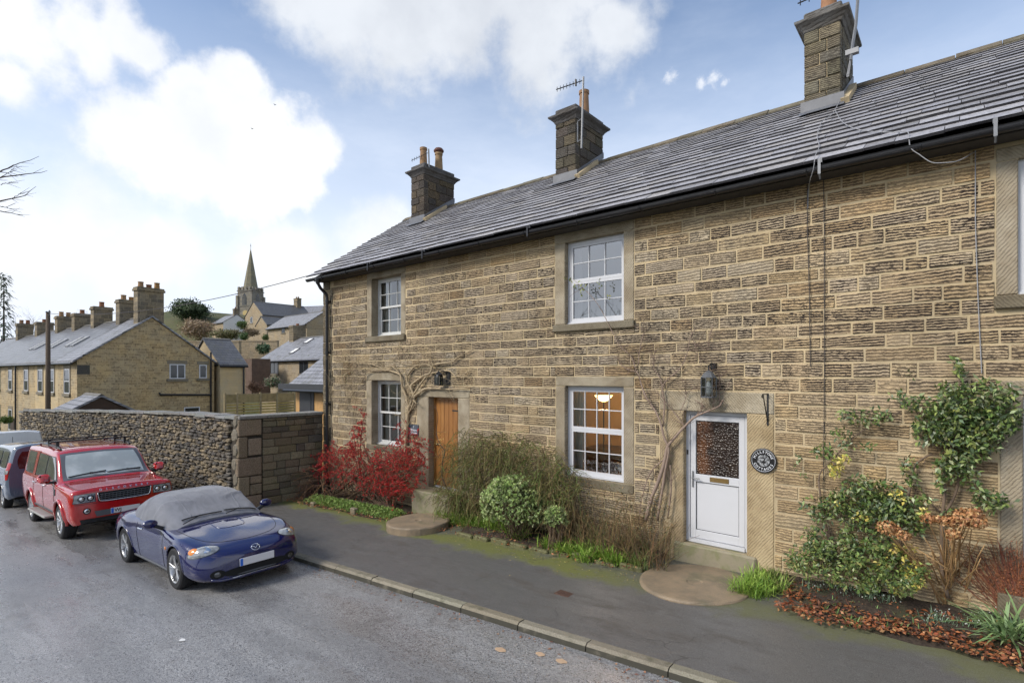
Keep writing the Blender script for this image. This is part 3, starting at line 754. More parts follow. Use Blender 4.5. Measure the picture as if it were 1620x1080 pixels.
# ---- oak plank door
m, q = newmat('oak_boards'); p = posn(q)
n1 = q.noise(q.vm('MULTIPLY', p, (28, 28, 1.6)), 1, 5, .6, .6); n2 = q.noise(p, 1.7, 3); at = q.n('ShaderNodeAttribute', attribute_name='col').outputs[0]
c = q.mix(q.sm(n1, .3, .7), (.36, .165, .045, 1), (.25, .105, .025, 1)); c = q.mix(1.0, c, at, 'MULTIPLY'); c = q.mix(q.math('MULTIPLY', q.sm(n2, .5, .8), .3), c, (.15, .07, .02, 1))
out(q, P(q, col=c, rough=.42, coat=.2, normal=q.bump(n1, .2, .003)))
o = OPEN['wood']; yd = .17
b = MB(); b.box(o[4] - .01, o[4] + .055, yd - .02, .26, o[6], o[7]); b.box(o[5] - .055, o[5] + .01, yd - .02, .26, o[6], o[7]); b.box(o[4] + .055, o[5] - .055, yd - .018, .26, o[7] - .05, o[7])
dr = b.build('door', MATS['oak_boards'], house, label='oak plank door with black strap hinge')
nb = 6
for i in range(nb):
    xa = o[4] + .06 + (o[5] - o[4] - .12) * i / nb; xb = o[4] + .06 + (o[5] - o[4] - .12) * (i + 1) / nb
    b = MB(); b.cbox(xa + .002, xb - .002, yd, yd + .045, o[6] + .03, o[7] - .052, .006, col=jit((1, 1, 1), .09)); b.build('plank', MATS['oak_boards'], dr)
b = MB(); b.box(o[4] + .055, o[5] - .055, yd + .046, yd + .06, o[6], o[7] - .05); b.build('backing', MATS['dark_wood'], dr)
b = MB(); b.box(o[4] + .05, o[5] - .05, yd - .03, yd + .05, o[6] - .002, o[6] + .026); b.build('threshold', MATS['upvc_white'], dr)
for zz in (2.20, .80):
    b = MB(); b.box(o[5] - .33, o[5] - .06, yd - .006, yd - .0005, zz - .014, zz + .014); b.lathe([(.001, 0), (.022, .001), (.022, .006), (.001, .007)], 8, (o[5] - .335, yd - .007, zz), 'y'); b.build('hinge', MATS['iron_black'], dr)
b = MB(); b.lathe([(.024, 0), (.024, -.008), (.014, -.02), (.027, -.045), (.001, -.055)], 12, (o[4] + .13, yd, 1.42), 'y'); b.build('handle', MATS['iron_black'], dr, 40)

# ---- white half-glazed door
m, q = newmat('pebbled_glass'); p = posn(q)
v1 = q.n('ShaderNodeTexVoronoi', {'Vector': q.vm('MULTIPLY', p, (26, 0, 36)), 'Scale': 1.0}, feature='F1').outputs['Distance']; n1 = q.noise(p, 5, 3)
h = q.math('ADD', v1, q.math('MULTIPLY', q.noise(p, 60, 2), .2))
bn = q.bump(h, .9, .02)
wv = q.sm(q.n('ShaderNodeSeparateXYZ', {0: p}).outputs[0], -3.02, -2.82)
c = q.mix(wv, (.115, .05, .022, 1), (.030, .018, .012, 1)); c = q.mix(q.sm(n1, .45, .65), c, (.02, .012, .008, 1))
out(q, P(q, col=c, rough=.2, spec=.35, normal=bn))
o = OPEN['white']; yd = .10; x0, x1, z0, z1 = o[4], o[5], o[6] + .004, o[7]
b = MB(); fw = .055
b.box(x0, x0 + fw, yd, yd + .1, z0, z1); b.box(x1 - fw, x1, yd, yd + .1, z0, z1); b.box(x0 + fw, x1 - fw, yd, yd + .1, z1 - fw, z1); b.box(x0 + fw, x1 - fw, yd - .02, yd + .1, z0, z0 + .055)
dr = b.build('door', MATS['upvc_white'], house, label='white half-glazed door with brass letter plate')
lx0, lx1, lz0, lz1 = x0 + fw + .006, x1 - fw - .006, z0 + .06, z1 - fw - .006; st = .085; zmid = 1.42
b = MB(); ya, yb2 = yd + .012, yd + .07
b.cbox(lx0, lx0 + st, ya, yb2, lz0, lz1, .006); b.cbox(lx1 - st, lx1, ya, yb2, lz0, lz1, .006)
b.cbox(lx0 + st - .006, lx1 - st + .006, ya + .001, yb2, lz1 - .09, lz1 - .001, .006); b.cbox(lx0 + st - .006, lx1 - st + .006, ya + .001, yb2, lz0 + .001, lz0 + .13, .006); b.cbox(lx0 + st - .006, lx1 - st + .006, ya + .001, yb2, zmid - .07, zmid + .05, .006)
b.build('door_leaf', MATS['upvc_white'], dr)
b = MB(); b.cbox(lx0 + st, lx1 - st, ya + .022, ya + .04, lz0 + .13, zmid - .07, .004)
b.build('panel', MATS['upvc_white'], dr)
b = MB(); b.box(lx0 + st, lx1 - st, ya + .02, ya + .03, zmid + .05, lz1 - .09); b.build('pane', MATS['pebbled_glass'], dr, label='pebbled brown glass pane')
mat('gasket', (.03, .03, .03), .6, 0, 1, 0)
b = MB()
for (za, zb_) in ((zmid + .05, lz1 - .09), (lz0 + .13, zmid - .07)):
    for (a, c, d_, e) in ((lx0 + st, lx0 + st + .007, za, zb_), (lx1 - st - .007, lx1 - st, za, zb_), (lx0 + st, lx1 - st, za, za + .007), (lx0 + st, lx1 - st, zb_ - .007, zb_)): b.box(a, c, ya + .012, ya + .021, d_, e)
b.build('gasket', MATS['gasket'], dr)
b = MB(); b.cbox(lx0 + .30, lx0 + .58, ya - .008, ya + .004, zmid - .045, zmid + .025, .003); b.box(lx0 + .32, lx0 + .56, ya - .0105, ya - .008, zmid - .028, zmid + .008); b.build('letter_plate', MATS['brass'], dr)
b = MB(); hx = lx0 + .042
b.cbox(hx - .014, hx + .014, ya - .012, ya + .002, zmid - .16, zmid + .09, .004); b.tube([(hx, ya - .01, zmid - .01), (hx, ya - .05, zmid - .01), (hx + .03, ya - .055, zmid - .01), (hx + .12, ya - .055, zmid - .012)], .009, 8); b.build('handle', MATS['galvanised'], dr)
b = MB(); b.box(hx - .09, hx - .07, yd - .012, yd, zmid + .34, zmid + .41); b.build('bell_push', MATS['black_plastic'], dr)
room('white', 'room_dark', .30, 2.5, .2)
# right-hand door sliver
o = OPEN['loX']; b = MB(); b.box(o[4], o[5], .08, .16, o[6], o[7]); dr = b.build('door', MATS['upvc_white'], house, label='white door at the edge of the picture')
b = MB(); b.box(o[4] + .06, o[5] - .15, .066, .079, 1.75, o[7] - .15); b.build('pane', MATS['pebbled_glass'], dr)

# ------------------------------------------------------------------ roof
m, q = newmat('stone_slate'); p = posn(q); at = q.n('ShaderNodeAttribute', attribute_name='col')
n1 = q.noise(p, 3.5, 5, .62); n2 = q.noise(p, 22, 4, .65)
c = q.mix(q.sm(n2, .35, .7), at.outputs[0], q.mix(1.0, at.outputs[0], (.6, .6, .6, 1), 'MULTIPLY'))
c = q.mix(q.math('MULTIPLY', q.sm(n1, .52, .74), q.math('MULTIPLY', at.outputs['Alpha'], .45)), c, (.14, .14, .09, 1))
c = q.mix(q.math('MULTIPLY', q.sm(q.noise(p, 9, 4, .7), .58, .75), .5), c, (.36, .36, .38, 1))
out(q, P(q, col=c, rough=q.math('ADD', .38, q.math('MULTIPLY', n2, .22)), spec=.5, normal=q.bump(q.math('ADD', n2, n1), .12, .012)))
sl = Vector((0, RIDGE_Y - EAVE_Y, RIDGE_Z - EAVE_Z)); SLEN = sl.length; sl.normalize(); nrm = Vector((0, -sl.z, sl.y))
def roofpt(x, s, n): return Vector((x, EAVE_Y, EAVE_Z)) + sl * s + nrm * n
CH = [(-12.45, -11.87), (-7.22, -6.66), (-2.04, -1.50)]; CY0, CY1 = 2.15, 3.35
lst = []; s = 0.0; ci = 0
while s < SLEN - .05:
    ex = .275 - .135 * (s / SLEN); x = HX0 - .28 + random.uniform(-.05, .05)
    s1 = min(s + ex * 1.35, SLEN + .01)
    while x < HX1:
        wd = random.uniform(.3, .75) * (1 - .25 * s / SLEN)
        xa, xb = x + .0015, x + wd - .0015; x += wd
        t = random.uniform(.030, .036); ds = random.uniform(-.012, .012); lift = random.uniform(-.003, .007); lo_ = ex * .138
        cc = random.choice([(.40, .39, .405), (.46, .45, .465), (.36, .352, .37), (.42, .40, .39), (.30, .29, .295)])  # pale tones put the sky's reflection on the slate tops into colour
        b = MB(); k2 = random.uniform(-.01, .01)
        A = [roofpt(xa, s + ds, lo_ + lift), roofpt(xb, s + ds + k2, lo_ + lift), roofpt(xb, s1, 0), roofpt(xa, s1, 0)]
        B_ = [roofpt(xa + .004, s + ds + .004, lo_ + lift + t), roofpt((xa + xb) / 2, s + ds + random.uniform(-.008, .008), lo_ + lift + t), roofpt(xb - .004, s + ds + k2 + .004, lo_ + lift + t), roofpt(xb, s1, t), roofpt(xa, s1, t)]
        mid_ = roofpt((xa + xb) / 2, s + ds + random.uniform(-.004, .004), lo_ + lift)
        vs = [A[0], mid_, A[1], A[2], A[3]] + B_
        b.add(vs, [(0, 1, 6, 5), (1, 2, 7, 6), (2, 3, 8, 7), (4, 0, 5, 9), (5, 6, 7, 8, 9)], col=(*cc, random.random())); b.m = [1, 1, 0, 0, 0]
        c0 = roofpt((xa + xb) / 2, (s + s1) / 2, 0); 
        inch = any(a_ - .0 < c0.x < b_ + .0 and c0.y > CY0 + .25 for a_, b_ in CH)
        if not inch: lst.append(((c0.x, c0.y, c0.z), wd * ex, b))
    s += ex; ci += 1
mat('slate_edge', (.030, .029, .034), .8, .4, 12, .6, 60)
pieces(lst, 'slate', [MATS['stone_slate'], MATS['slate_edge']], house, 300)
b = MB(); b.add([roofpt(HX0 - .02, .02, -.03), roofpt(HX1, .02, -.03), roofpt(HX1, SLEN, -.03), roofpt(HX0 - .02, SLEN, -.03)], [(0, 1, 2, 3)], col=(.05, .05, .05, 0))
b.add([(HX0 - .25, RIDGE_Y, RIDGE_Z), (HX1, RIDGE_Y, RIDGE_Z), (HX1, 2 * RIDGE_Y + .3, EAVE_Z), (HX0 - .25, 2 * RIDGE_Y + .3, EAVE_Z)], [(0, 1, 2, 3)], col=(.07, .07, .07, .3))
b.build('roof_deck', MATS['stone_slate'], house)
x = HX0 - .27
while x < HX1:      # ridge stones
    L = random.uniform(.5, .72); b = MB(); zz = RIDGE_Z + .055 + random.uniform(-.008, .008)
    b.prism([(RIDGE_Y - .17, zz - .085), (RIDGE_Y - .03, zz + .03), (RIDGE_Y + .03, zz + .03), (RIDGE_Y + .17, zz - .085), (RIDGE_Y + .15, zz - .12), (RIDGE_Y - .15, zz - .12)], x + .006, x + L - .006, 'x', col=jit((.20, .175, .125), .15))
    b.build('ridge_stone', MATS['dressed_plain'], house, recalc=True); x += L

# gutter, brackets, downpipe
gy, gz, gr = -.375, 5.60, .058
b = MB(); n = 10
prof = [(gy + gr * math.cos(PI + PI * i / n), gz + gr * math.sin(PI + PI * i / n)) for i in range(n + 1)]
inn = [(gy + (gr - .006) * math.cos(2 * PI - PI * i / n), gz + (gr - .006) * math.sin(2 * PI - PI * i / n) + .002) for i in range(n + 1)]
po = prof + [(gy + gr, gz + .012)] + [(gy + gr - .008, gz + .012)] + inn[0:] + [(gy - gr + .008, gz + .012), (gy - gr - .004, gz + .012)]
b.prism(po, HX0 - .22, HX1, 'x'); b.build('gutter', MATS['gutter_black'], house, recalc=True)
for x in list(np.arange(-13.0, 4, 1.15)):
    b = MB(); b.tube([(x, gy + (gr + .006) * math.cos(PI + PI * i / 8), gz + (gr + .006) * math.sin(PI + PI * i / 8)) for i in range(9)], .012, 4, flat=1); b.box(x - .012, x + .012, gy + gr - .002, .02, gz - .012, gz + .006)
    b.build('gutter_bracket', MATS['gutter_black'], house)
for x in (-10.9, -8.9, -6.0, -1.35, .28):
    b = MB(); b.box(x - .02, x + .02, gy - .012, gy + .06, gz + .06, gz + .11); b.box(x - .016, x + .016, gy - gr - .02, gy - gr - .012, gz - .10, gz + .09); b.tube([(x, gy - gr - .016, gz - .10), (x, gy - .02, gz - .15)], .012, 5); b.build('gutter_strap', MATS['galvanised' if x > -2 else 'gutter_black'], house)
m_fascia = mat('eaves_dark', (.05, .045, .04), .8, .3, 10, .3, 60)
b = MB(); b.box(HX0, HX1, -.30, -.012, 5.545, 5.60); b.build('eaves_board', m_fascia, house)
xd = fac(518, 600, -.09).x
b = MB(); b.tube([(xd, gy, gz - .05), (xd, gy, gz - .14), (xd, -.30, gz - .26), (xd, -.12, gz - .42), (xd, -.10, gz - .5), (xd, -.10, .2), (xd, -.10, -.2)], .042, 10)
for zz in (5.0, 3.6, 2.2, .8): b.lathe([(.052, zz - .03), (.055, zz), (.052, zz + .03)], 10, (xd, -.10, 0)); b.box(xd - .075, xd + .075, -.10, .0, zz - .012, zz + .012)
b.lathe([(.05, gz - .16), (.075, gz - .05), (.075, gz - .02)], 10, (xd, gy, 0)); b.build('downpipe', MATS['gutter_black'], house, 40)

# chimneys
CT = [[(.11, .095, .085), (.17, .135, .085), (.085, .08, .08)], [(.12, .11, .10), (.15, .13, .09), (.09, .085, .08)], [(.20, .185, .14), (.16, .15, .125), (.22, .205, .15)]]
potspec = [[(-12.25, 2.45, .11, .62, (1.0, .85, .62)), (-12.13, 2.95, .12, .6, (1.0, .95, .72))], [(-6.93, 2.92, .125, .68, (1.0, .82, .62))], [(-1.75, 2.6, .13, .55, (1.1, .8, .6))]]
for k, (xa, xb) in enumerate(CH):
    zt = 8.80; zbm = 6.9
    b = MB(); b.box(xa + .015, xb - .015, CY0 + .015, CY1 - .015, zbm, zt)
    ch = b.build('chimney', MATS['lime_mortar'] if k == 2 else mat('chimney_mortar%d' % k, (.15, .125, .09), .9, .3, 6, .4, 60), house)
    zz = 7.05; i = 0
    while zz < zt - .05:
        h = min(random.uniform(.19, .25), zt - zz); 
        if zt - zz - h < .08: h = zt - zz
        W, Dp = xb - xa, CY1 - CY0; j = .006
        cuts = [0, .30 + .12 * (i % 2), 1.0] if i % 2 else [0, .62, 1.0]
        for a_, c_ in zip(cuts, cuts[1:]):
            bb = MB(); bb.cbox(xa + W * a_ + j - .006 * (a_ == 0), xa + W * c_ - j, CY0 - random.uniform(.0, .014), CY0 + .16, zz + j, zz + h - j, .012, col=(*jit(random.choice(CT[k]), .2)[:3], .45)); bb.build('stone', MATS['tooled_gritstone'], ch)
        cuts = [.165 / Dp, .5, 1.0] if i % 2 else [.165 / Dp, .38, .72, 1.0]
        for a_, c_ in zip(cuts, cuts[1:]):
            bb = MB(); bb.cbox(xb - .16, xb + random.uniform(0, .014), CY0 + Dp * a_ + j, CY0 + Dp * c_ - j, zz + j, zz + h - j, .012, col=(*jit(random.choice(CT[k]), .2)[:3], .45)); bb.build('stone', MATS['tooled_gritstone'], ch)
            bb = MB(); bb.cbox(xa - random.uniform(0, .014), xa + .16, CY0 + Dp * a_ + j, CY0 + Dp * c_ - j, zz + j, zz + h - j, .012, col=(*jit(random.choice(CT[k]), .2)[:3], .45)); bb.build('stone', MATS['tooled_gritstone'], ch)
        zz += h; i += 1
    # moulded cornice
    b = MB(); pr = [(0, 0), (.012, .015), (.03, .05), (.075, .10), (.125, .135), (.13, .15), (.13, .175)]
    vs = []
    for o_, h_ in pr: vs += [(xa - o_, CY0 - o_, zt + h_), (xb + o_, CY0 - o_, zt + h_), (xb + o_, CY1 + o_, zt + h_), (xa - o_, CY1 + o_, zt + h_)]
    F = [(i_ * 4 + j_, i_ * 4 + (j_ + 1) % 4, i_ * 4 + 4 + (j_ + 1) % 4, i_ * 4 + 4 + j_) for i_ in range(len(pr) - 1) for j_ in range(4)] + [tuple(len(vs) - 4 + j_ for j_ in range(4))]
    cc = (.13, .125, .125) if k < 2 else (.20, .195, .19)
    b.add(vs, F, col=(*cc, 1)); b.build('cornice', MATS['dressed_plain'], ch)
    b = MB(); b.cbox(xa - .01, xb + .01, CY0 - .01, CY1 + .01, zt + .172, zt + .33, .02, col=(*[c_ * .9 for c_ in cc], 1)); b.build('cap_stone', MATS['dressed_plain'], ch)
    for (px_, py_, r_, h_, pc) in potspec[k]:
        b = MB(); z0 = zt + .32
        b.lathe([(r_ * 1.12, z0), (r_ * 1.05, z0 + .06), (r_ * .86, z0 + h_ - .08), (r_ * 1.0, z0 + h_ - .07), (r_ * 1.0, z0 + h_), (r_ * .78, z0 + h_), (r_ * .78, z0 + h_ - .1)], 16, (px_, py_, 0), col=(*pc, 1)); b.build('chimney_pot', MATS['terracotta'], ch, 40)
        if k == 0 and py_ > 2.8:
            b = MB(); b.lathe([(r_ * .95, z0 + h_), (r_ * 1.25, z0 + h_ + .03), (r_ * 1.3, z0 + h_ + .07), (r_ * .9, z0 + h_ + .13), (.01, z0 + h_ + .15)], 14, (px_, py_, 0), col=(.42, .24, .24, 1)); b.build('cowl', MATS['terracotta'], ch, True)
    # lead flashing apron in front and stepped at the sides
    b = MB(); zf = zr(CY0) + .06
    b.add([(xa - .05, CY0 - .03, zf + .22), (xb + .05, CY0 - .03, zf + .22), (xb + .05, CY0 - .035, zf + .05), (xa - .05, CY0 - .035, zf + .05), (xb + .07, CY0 - .20, zf - .06), (xa - .07, CY0 - .20, zf - .06)], [(0, 3, 2, 1), (3, 5, 4, 2)])
    b.add([(xb + .02, CY0 - .03, zf + .02), (xb + .02, CY1, zf + .02 + (CY1 - CY0) * .69), (xb + .02, CY1, zf + .17 + (CY1 - CY0) * .69), (xb + .02, CY0 - .03, zf + .2)], [(0, 1, 2, 3)]); b.build('flashing', MATS['lead'], ch)
    b = MB(); b.obox((xb + .06, (CY0 + RIDGE_Y) / 2 - .1, zf + .05 + (RIDGE_Y - CY0) * .30), ((1, 0, 0), sl, nrm), (.06, .5, .05), col=(.30, .27, .21, 1)); b.build('mortar_fillet', MATS['lime_mortar'], ch)
# ------------------------------------------------------------------ garden walls
m, q = newmat('rubble_stone'); p = posn(q); at = q.n('ShaderNodeAttribute', attribute_name='col')
n1 = q.noise(p, 4, 5, .62); n2 = q.noise(p, 38, 4, .65)
c = q.mix(q.sm(n2, .35, .7), at.outputs[0], q.mix(1.0, at.outputs[0], (.5, .48, .45, 1), 'MULTIPLY'))
c = q.mix(q.math('MULTIPLY', q.sm(n1, .55, .75), q.math('MULTIPLY', at.outputs['Alpha'], .8)), c, (.10, .105, .03, 1))
nz = q.n('ShaderNodeSeparateXYZ', {0: q.n('ShaderNodeNewGeometry').outputs['Normal']}).outputs[2]
out(q, P(q, col=c, rough=.72, spec=.4, normal=q.bump(q.math('ADD', n2, n1), .7, .012)))
mat('wall_core', (.05, .042, .032), .95, .3, 6, .5, 40)
RT = [(.20, .165, .115), (.155, .128, .095), (.12, .108, .092), (.26, .21, .14), (.095, .085, .075), (.30, .24, .155), (.17, .15, .125)]
gwall = empty('garden_wall', (-20, -2.5, -.8), label='long dark rubble garden wall behind the parked cars', cat='wall')
def tangent(x):
    y0 = wall_y(x)[0]; y1 = wall_y(x - .3)[0]; v = Vector((-.3, y1 - y0, 0)).normalized(); return v
b = MB(); xs = list(np.arange(-13.62, -31.01, -1.0)) + [-31.0]
for a, c_ in zip(xs, xs[1:]):
    ya, za = wall_y(a); yb_, zb_ = wall_y(c_); ya += .05; yb_ += .05
    b.add([(a, ya, zp(a) - .6), (c_, yb_, zp(c_) - .6), (c_, yb_, zb_ - .06), (a, ya, za - .06), (a, ya + .42, zp(a) - .6), (c_, yb_ + .42, zp(c_) - .6), (c_, yb_ + .42, zb_ - .06), (a, ya + .42, za - .06)], [(0, 3, 2, 1), (4, 5, 6, 7), (3, 7, 6, 2)])
b.add([(-31, wall_y(-31)[0] + .05, -3), (-31, wall_y(-31)[0] + .47, -3), (-31, wall_y(-31)[0] + .47, 1.4), (-31, wall_y(-31)[0] + .05, 1.4)], [(0, 1, 2, 3)])
b.build('wall_core', MATS['wall_core'], gwall)
def rubble(o, ex, ez, ey, w_, h, d, col):
    """o centre on the face, ex along, ez up, ey outward"""
    b = MB(); k = 8; vs = []; F = []; ph = random.random() * .6
    ring = []
    for i in range(k):
        a = 2 * PI * (i + .5) / k + random.uniform(-.16, .16)
        ca, sa = math.cos(a), math.sin(a); sc = 1 / max(abs(ca), abs(sa)) ** .92
        ring.append((ca * sc * w_ / 2 * random.uniform(.86, 1.04), sa * sc * h / 2 * random.uniform(.84, 1.04)))
    for s_, dd in ((1.0, -.05), (.97, d * .55), (.78, d)):
        for (u, v) in ring: vs.append(o + ex * u * s_ + ez * v * s_ + ey * (dd + random.uniform(-.012, .012) * (dd > 0)))
    vs.append(o + ey * (d + random.uniform(0, .012)))
    for r_ in (0, 1): F += [(r_ * k + i, r_ * k + (i + 1) % k, (r_ + 1) * k + (i + 1) % k, (r_ + 1) * k + i) for i in range(k)]
    F += [(2 * k + i, 2 * k + (i + 1) % k, 3 * k) for i in range(k)]
    b.add(vs, F, col=col); return b
lst = []; U = Vector((0, 0, 1)); z = -2.4
while z < 1.95:
    h = random.uniform(.05, .11); x = -14.0 + random.uniform(-.15, 0)
    while x > -31:
        w_ = random.uniform(.10, .34) * (1.0 if h > .08 else 1.1); hh = h * random.uniform(.8, 1.2)
        xc = x - w_ / 2; y, zt = wall_y(xc); zc = z + h / 2 + random.uniform(-.02, .02)
        if zp(xc) - .15 < zc < zt - .10:
            t = tangent(xc); nrm_ = Vector((t.y, -t.x, 0)); 
            if nrm_.y > 0: nrm_ = -nrm_
            tc_ = random.choice(RT); kk = random.uniform(.75, 1.25)
            lst.append(((xc, y, zc), w_ * hh, rubble(Vector((xc, y + .03, zc)), -t, U, nrm_, w_ * 1.0, hh, random.uniform(.03, .075), (tc_[0] * kk, tc_[1] * kk, tc_[2] * kk, .4 * random.random()))))
        x -= w_ + random.uniform(.004, .02)
    z += h
# through-stones of the corner on the long face
for i, zz in enumerate(np.arange(-.5, 1.75, .36)):
    w_ = .34 if i % 2 else .22; o = Vector((-13.62 - w_ / 2, wall_y(-13.7)[0] + .03, zz + .18))
    lst.append((tuple(o), 1.0, rubble(o, Vector((1, 0, 0)), U, Vector((0, -1, 0)), w_, .33, .06, (.21, .185, .14, .3))))
pieces(lst, 'stone', MATS['rubble_stone'], gwall, 300)
x = -13.75; 
while x > -31:
    L = random.uniform(.35, .75); y, zt = wall_y(x - L / 2); t = tangent(x - L / 2); th = random.uniform(.05, .085)
    b = MB(); b.obox((x - L / 2, y + .24, zt - .03 + random.uniform(-.012, .012)), (t, (t.y, -t.x, 0), (0, 0, 1)), (L / 2 - .008, .27, th / 2), col=(*jit((.27, .27, .255), .18)[:3], .3)); b.build('coping_stone', MATS['rubble_stone'], gwall); x -= L

rwall = empty('return_wall', (-13.6, -1.1, -.3), label='short coursed stone wall joining the cottage corner to the long wall', cat='wall')
b = MB(); b.box(-14.02, -13.66, -2.27, -.012, -.9, 1.91); b.build('wall_core', MATS['wall_core'], rwall)
z = -.55; i = 0
BT = [(.22, .185, .125), (.17, .14, .10), (.26, .22, .15), (.14, .118, .09), (.24, .195, .12)]
while z < 1.86:
    h = min(random.uniform(.15, .215), 1.88 - z)
    if 1.88 - z - h < .06: h = 1.88 - z
    y = -1.71 + .004; 
    while y < -.06:
        L = min(random.uniform(.22, .52), -.03 - y)
        if -.03 - y - L < .12: L = -.03 - y
        b = MB(); tc_ = jit(random.choice(BT), .22); moss = .9 if z < .3 else .25
        dk = 1.0 - .25 * sst(.6, 1.6, z)
        b.cbox(-13.72, -13.6 + random.uniform(-.012, .014), y + .004, y + L - .004, z + .005, z + h - .005, .014, col=(tc_[0] * dk, tc_[1] * dk, tc_[2] * dk, moss)); b.build('stone', MATS['rubble_stone'], rwall); y += L
    z += h
for (y0, y1, z0, z1) in ((-2.31, -1.73, 1.47, 1.88), (-2.31, -2.08, .93, 1.45), (-2.07, -1.73, .97, 1.40), (-2.33, -1.73, .47, .92), (-2.31, -2.03, -.02, .46), (-2.02, -1.73, .26, .45), (-2.02, -1.73, -.01, .25), (-2.37, -1.73, -.56, -.03)):
    b = MB(); b.cbox(-13.74, -13.585 + random.uniform(0, .015), y0, y1 - .01, z0, z1 - .01, .016, col=(*jit((.27, .21, .145), .16)[:3], .35)); b.build('quoin', MATS['rubble_stone'], rwall)
y = -2.3
while y < -.1:
    L = min(random.uniform(.5, .75), -.03 - y); b = MB(); b.cbox(-14.08, -13.56, y, y + L - .008, 1.885, 1.965, .012, col=(*jit((.26, .26, .23), .15)[:3], .6)); b.build('coping_stone', MATS['rubble_stone'], rwall); y += L

# ------------------------------------------------------------------ other buildings
masonry('terrace_masonry_front', (.40, .33, .22), (.28, .225, .15), (.50, .41, .27), .40, .155, .45, 'x')
masonry('terrace_masonry_side', (.44, .35, .21), (.29, .225, .135), (.48, .385, .23), .42, .15, .66, 'y')
masonry('ashlar_buff', (.47, .385, .25), (.43, .35, .225), (.46, .38, .25), .5, .22, .12, 'x')
masonry('village_masonry', (.34, .285, .21), (.26, .215, .155), (.42, .35, .25), .5, .2, .5, 'x')
masonry('church_masonry', (.24, .23, .205), (.16, .155, .14), (.23, .22, .19), .8, .38, .8, 'x')
masonry('terrace_chimney', (.23, .195, .14), (.13, .115, .09), (.30, .25, .17), .42, .24, .5, 'y')
slate_far('slate_blue', (.20, .20, .21), .16, .30, 'x', .34); slate_far('slate_blue_y', (.14, .138, .14), .17, .32, 'y', .4)
slate_far('slate_pale', (.30, .30, .32), .15, .28, 'x', .42)
mat('white_render', (.74, .74, .72), .8, .05, 2, .1)
mat('dark_glass', (.02, .024, .028), .06, 0, 1, 0, spec=.7)
mat('timber_clad', (.50, .29, .11), .6, .2, 3, .2, 30, stretch=(14, 14, 1))
mat('dark_trim', (.035, .037, .042), .5, .1, 5, 0)
mat('zinc_edge', (.30, .31, .33), .4, .1, 4, 0)
def cottage(name, label, org, L, W, zb, ze, zr_, wallm, roofm, ridge='x', rz=0.0, over=.18, gablem=None, cat='house', group=None, trim=True):
    """local x along the front 0..L (front faces -y), local y = depth 0..W; z absolute"""
    e = empty(name, (org[0], org[1], zb), rz, label, cat, group); e['zb'] = zb
    H, Rr = ze - zb, zr_ - zb
    b = MB(); gi = 1 if gablem else 0
    if ridge == 'x':
        b.add([(0, 0, 0), (L, 0, 0), (L, 0, H), (0, 0, H)], [(0, 1, 2, 3)]); b.add([(0, W, 0), (L, W, 0), (L, W, H), (0, W, H)], [(3, 2, 1, 0)])
        for x in (0, L): b.add([(x, 0, 0), (x, W, 0), (x, W, H), (x, W / 2, Rr), (x, 0, H)], [(0, 1, 2, 3, 4)] if x else [(4, 3, 2, 1, 0)], m=gi)
    else:
        b.add([(0, 0, 0), (0, W, 0), (0, W, H), (0, 0, H)], [(3, 2, 1, 0)], m=gi); b.add([(L, 0, 0), (L, W, 0), (L, W, H), (L, 0, H)], [(0, 1, 2, 3)], m=gi)
        for y in (0, W): b.add([(0, y, 0), (L, y, 0), (L, y, H), (L / 2, y, Rr), (0, y, H)], [(0, 1, 2, 3, 4)] if not y else [(4, 3, 2, 1, 0)])
    b.build('wall', [wallm, gablem or wallm], e, local=True)
    half = (W if ridge == 'x' else L) / 2; sl_ = (Rr - H) / half; th = .10
    for sd in (0, 1):
        b = MB(); o = over
        pts = [(-o, H - o * sl_), (half, Rr)]
        def pt(a, zz, t, lift):
            if ridge == 'x': y = a if sd == 0 else W - a; return (t, y, zz + lift)
            x = a if sd == 0 else L - a; return (x, t, zz + lift)
        e0, e1 = -.10, (L if ridge == 'x' else W) + .10
        vs = [pt(*pts[0], e0, .02), pt(*pts[0], e1, .02), pt(*pts[1], e1, .02), pt(*pts[1], e0, .02), pt(*pts[0], e0, .02 + th), pt(*pts[0], e1, .02 + th), pt(*pts[1], e1, .02 + th), pt(*pts[1], e0, .02 + th)]
        b.add(vs, [(0, 1, 2, 3), (4, 7, 6, 5), (0, 4, 5, 1), (1, 5, 6, 2), (3, 7, 4, 0)]); b.build('roof', roofm, e, local=True, recalc=True)
        if trim:
            b = MB(); p0, p1 = Vector(pt(-o - .05, H - o * sl_ - .02, e0, 0)), Vector(pt(-o - .05, H - o * sl_ - .02, e1, 0)); b.tube([p0, p1], .06, 6); b.build('gutter', MATS['gutter_black'], e, local=True)
    b = MB(); zz = Rr + .13
    if ridge == 'x': b.prism([(W / 2 - .14, zz - .07), (W / 2, zz + .03), (W / 2 + .14, zz - .07)], -.1, L + .1, 'x', col=(.2, .19, .17, 1))
    else: b.prism([(L / 2 - .14, zz - .07), (L / 2, zz + .03), (L / 2 + .14, zz - .07)], -.1, W + .1, 'y', col=(.2, .19, .17, 1))
    b.build('ridge', MATS['rubble_stone'], e, local=True, recalc=True)
    return e
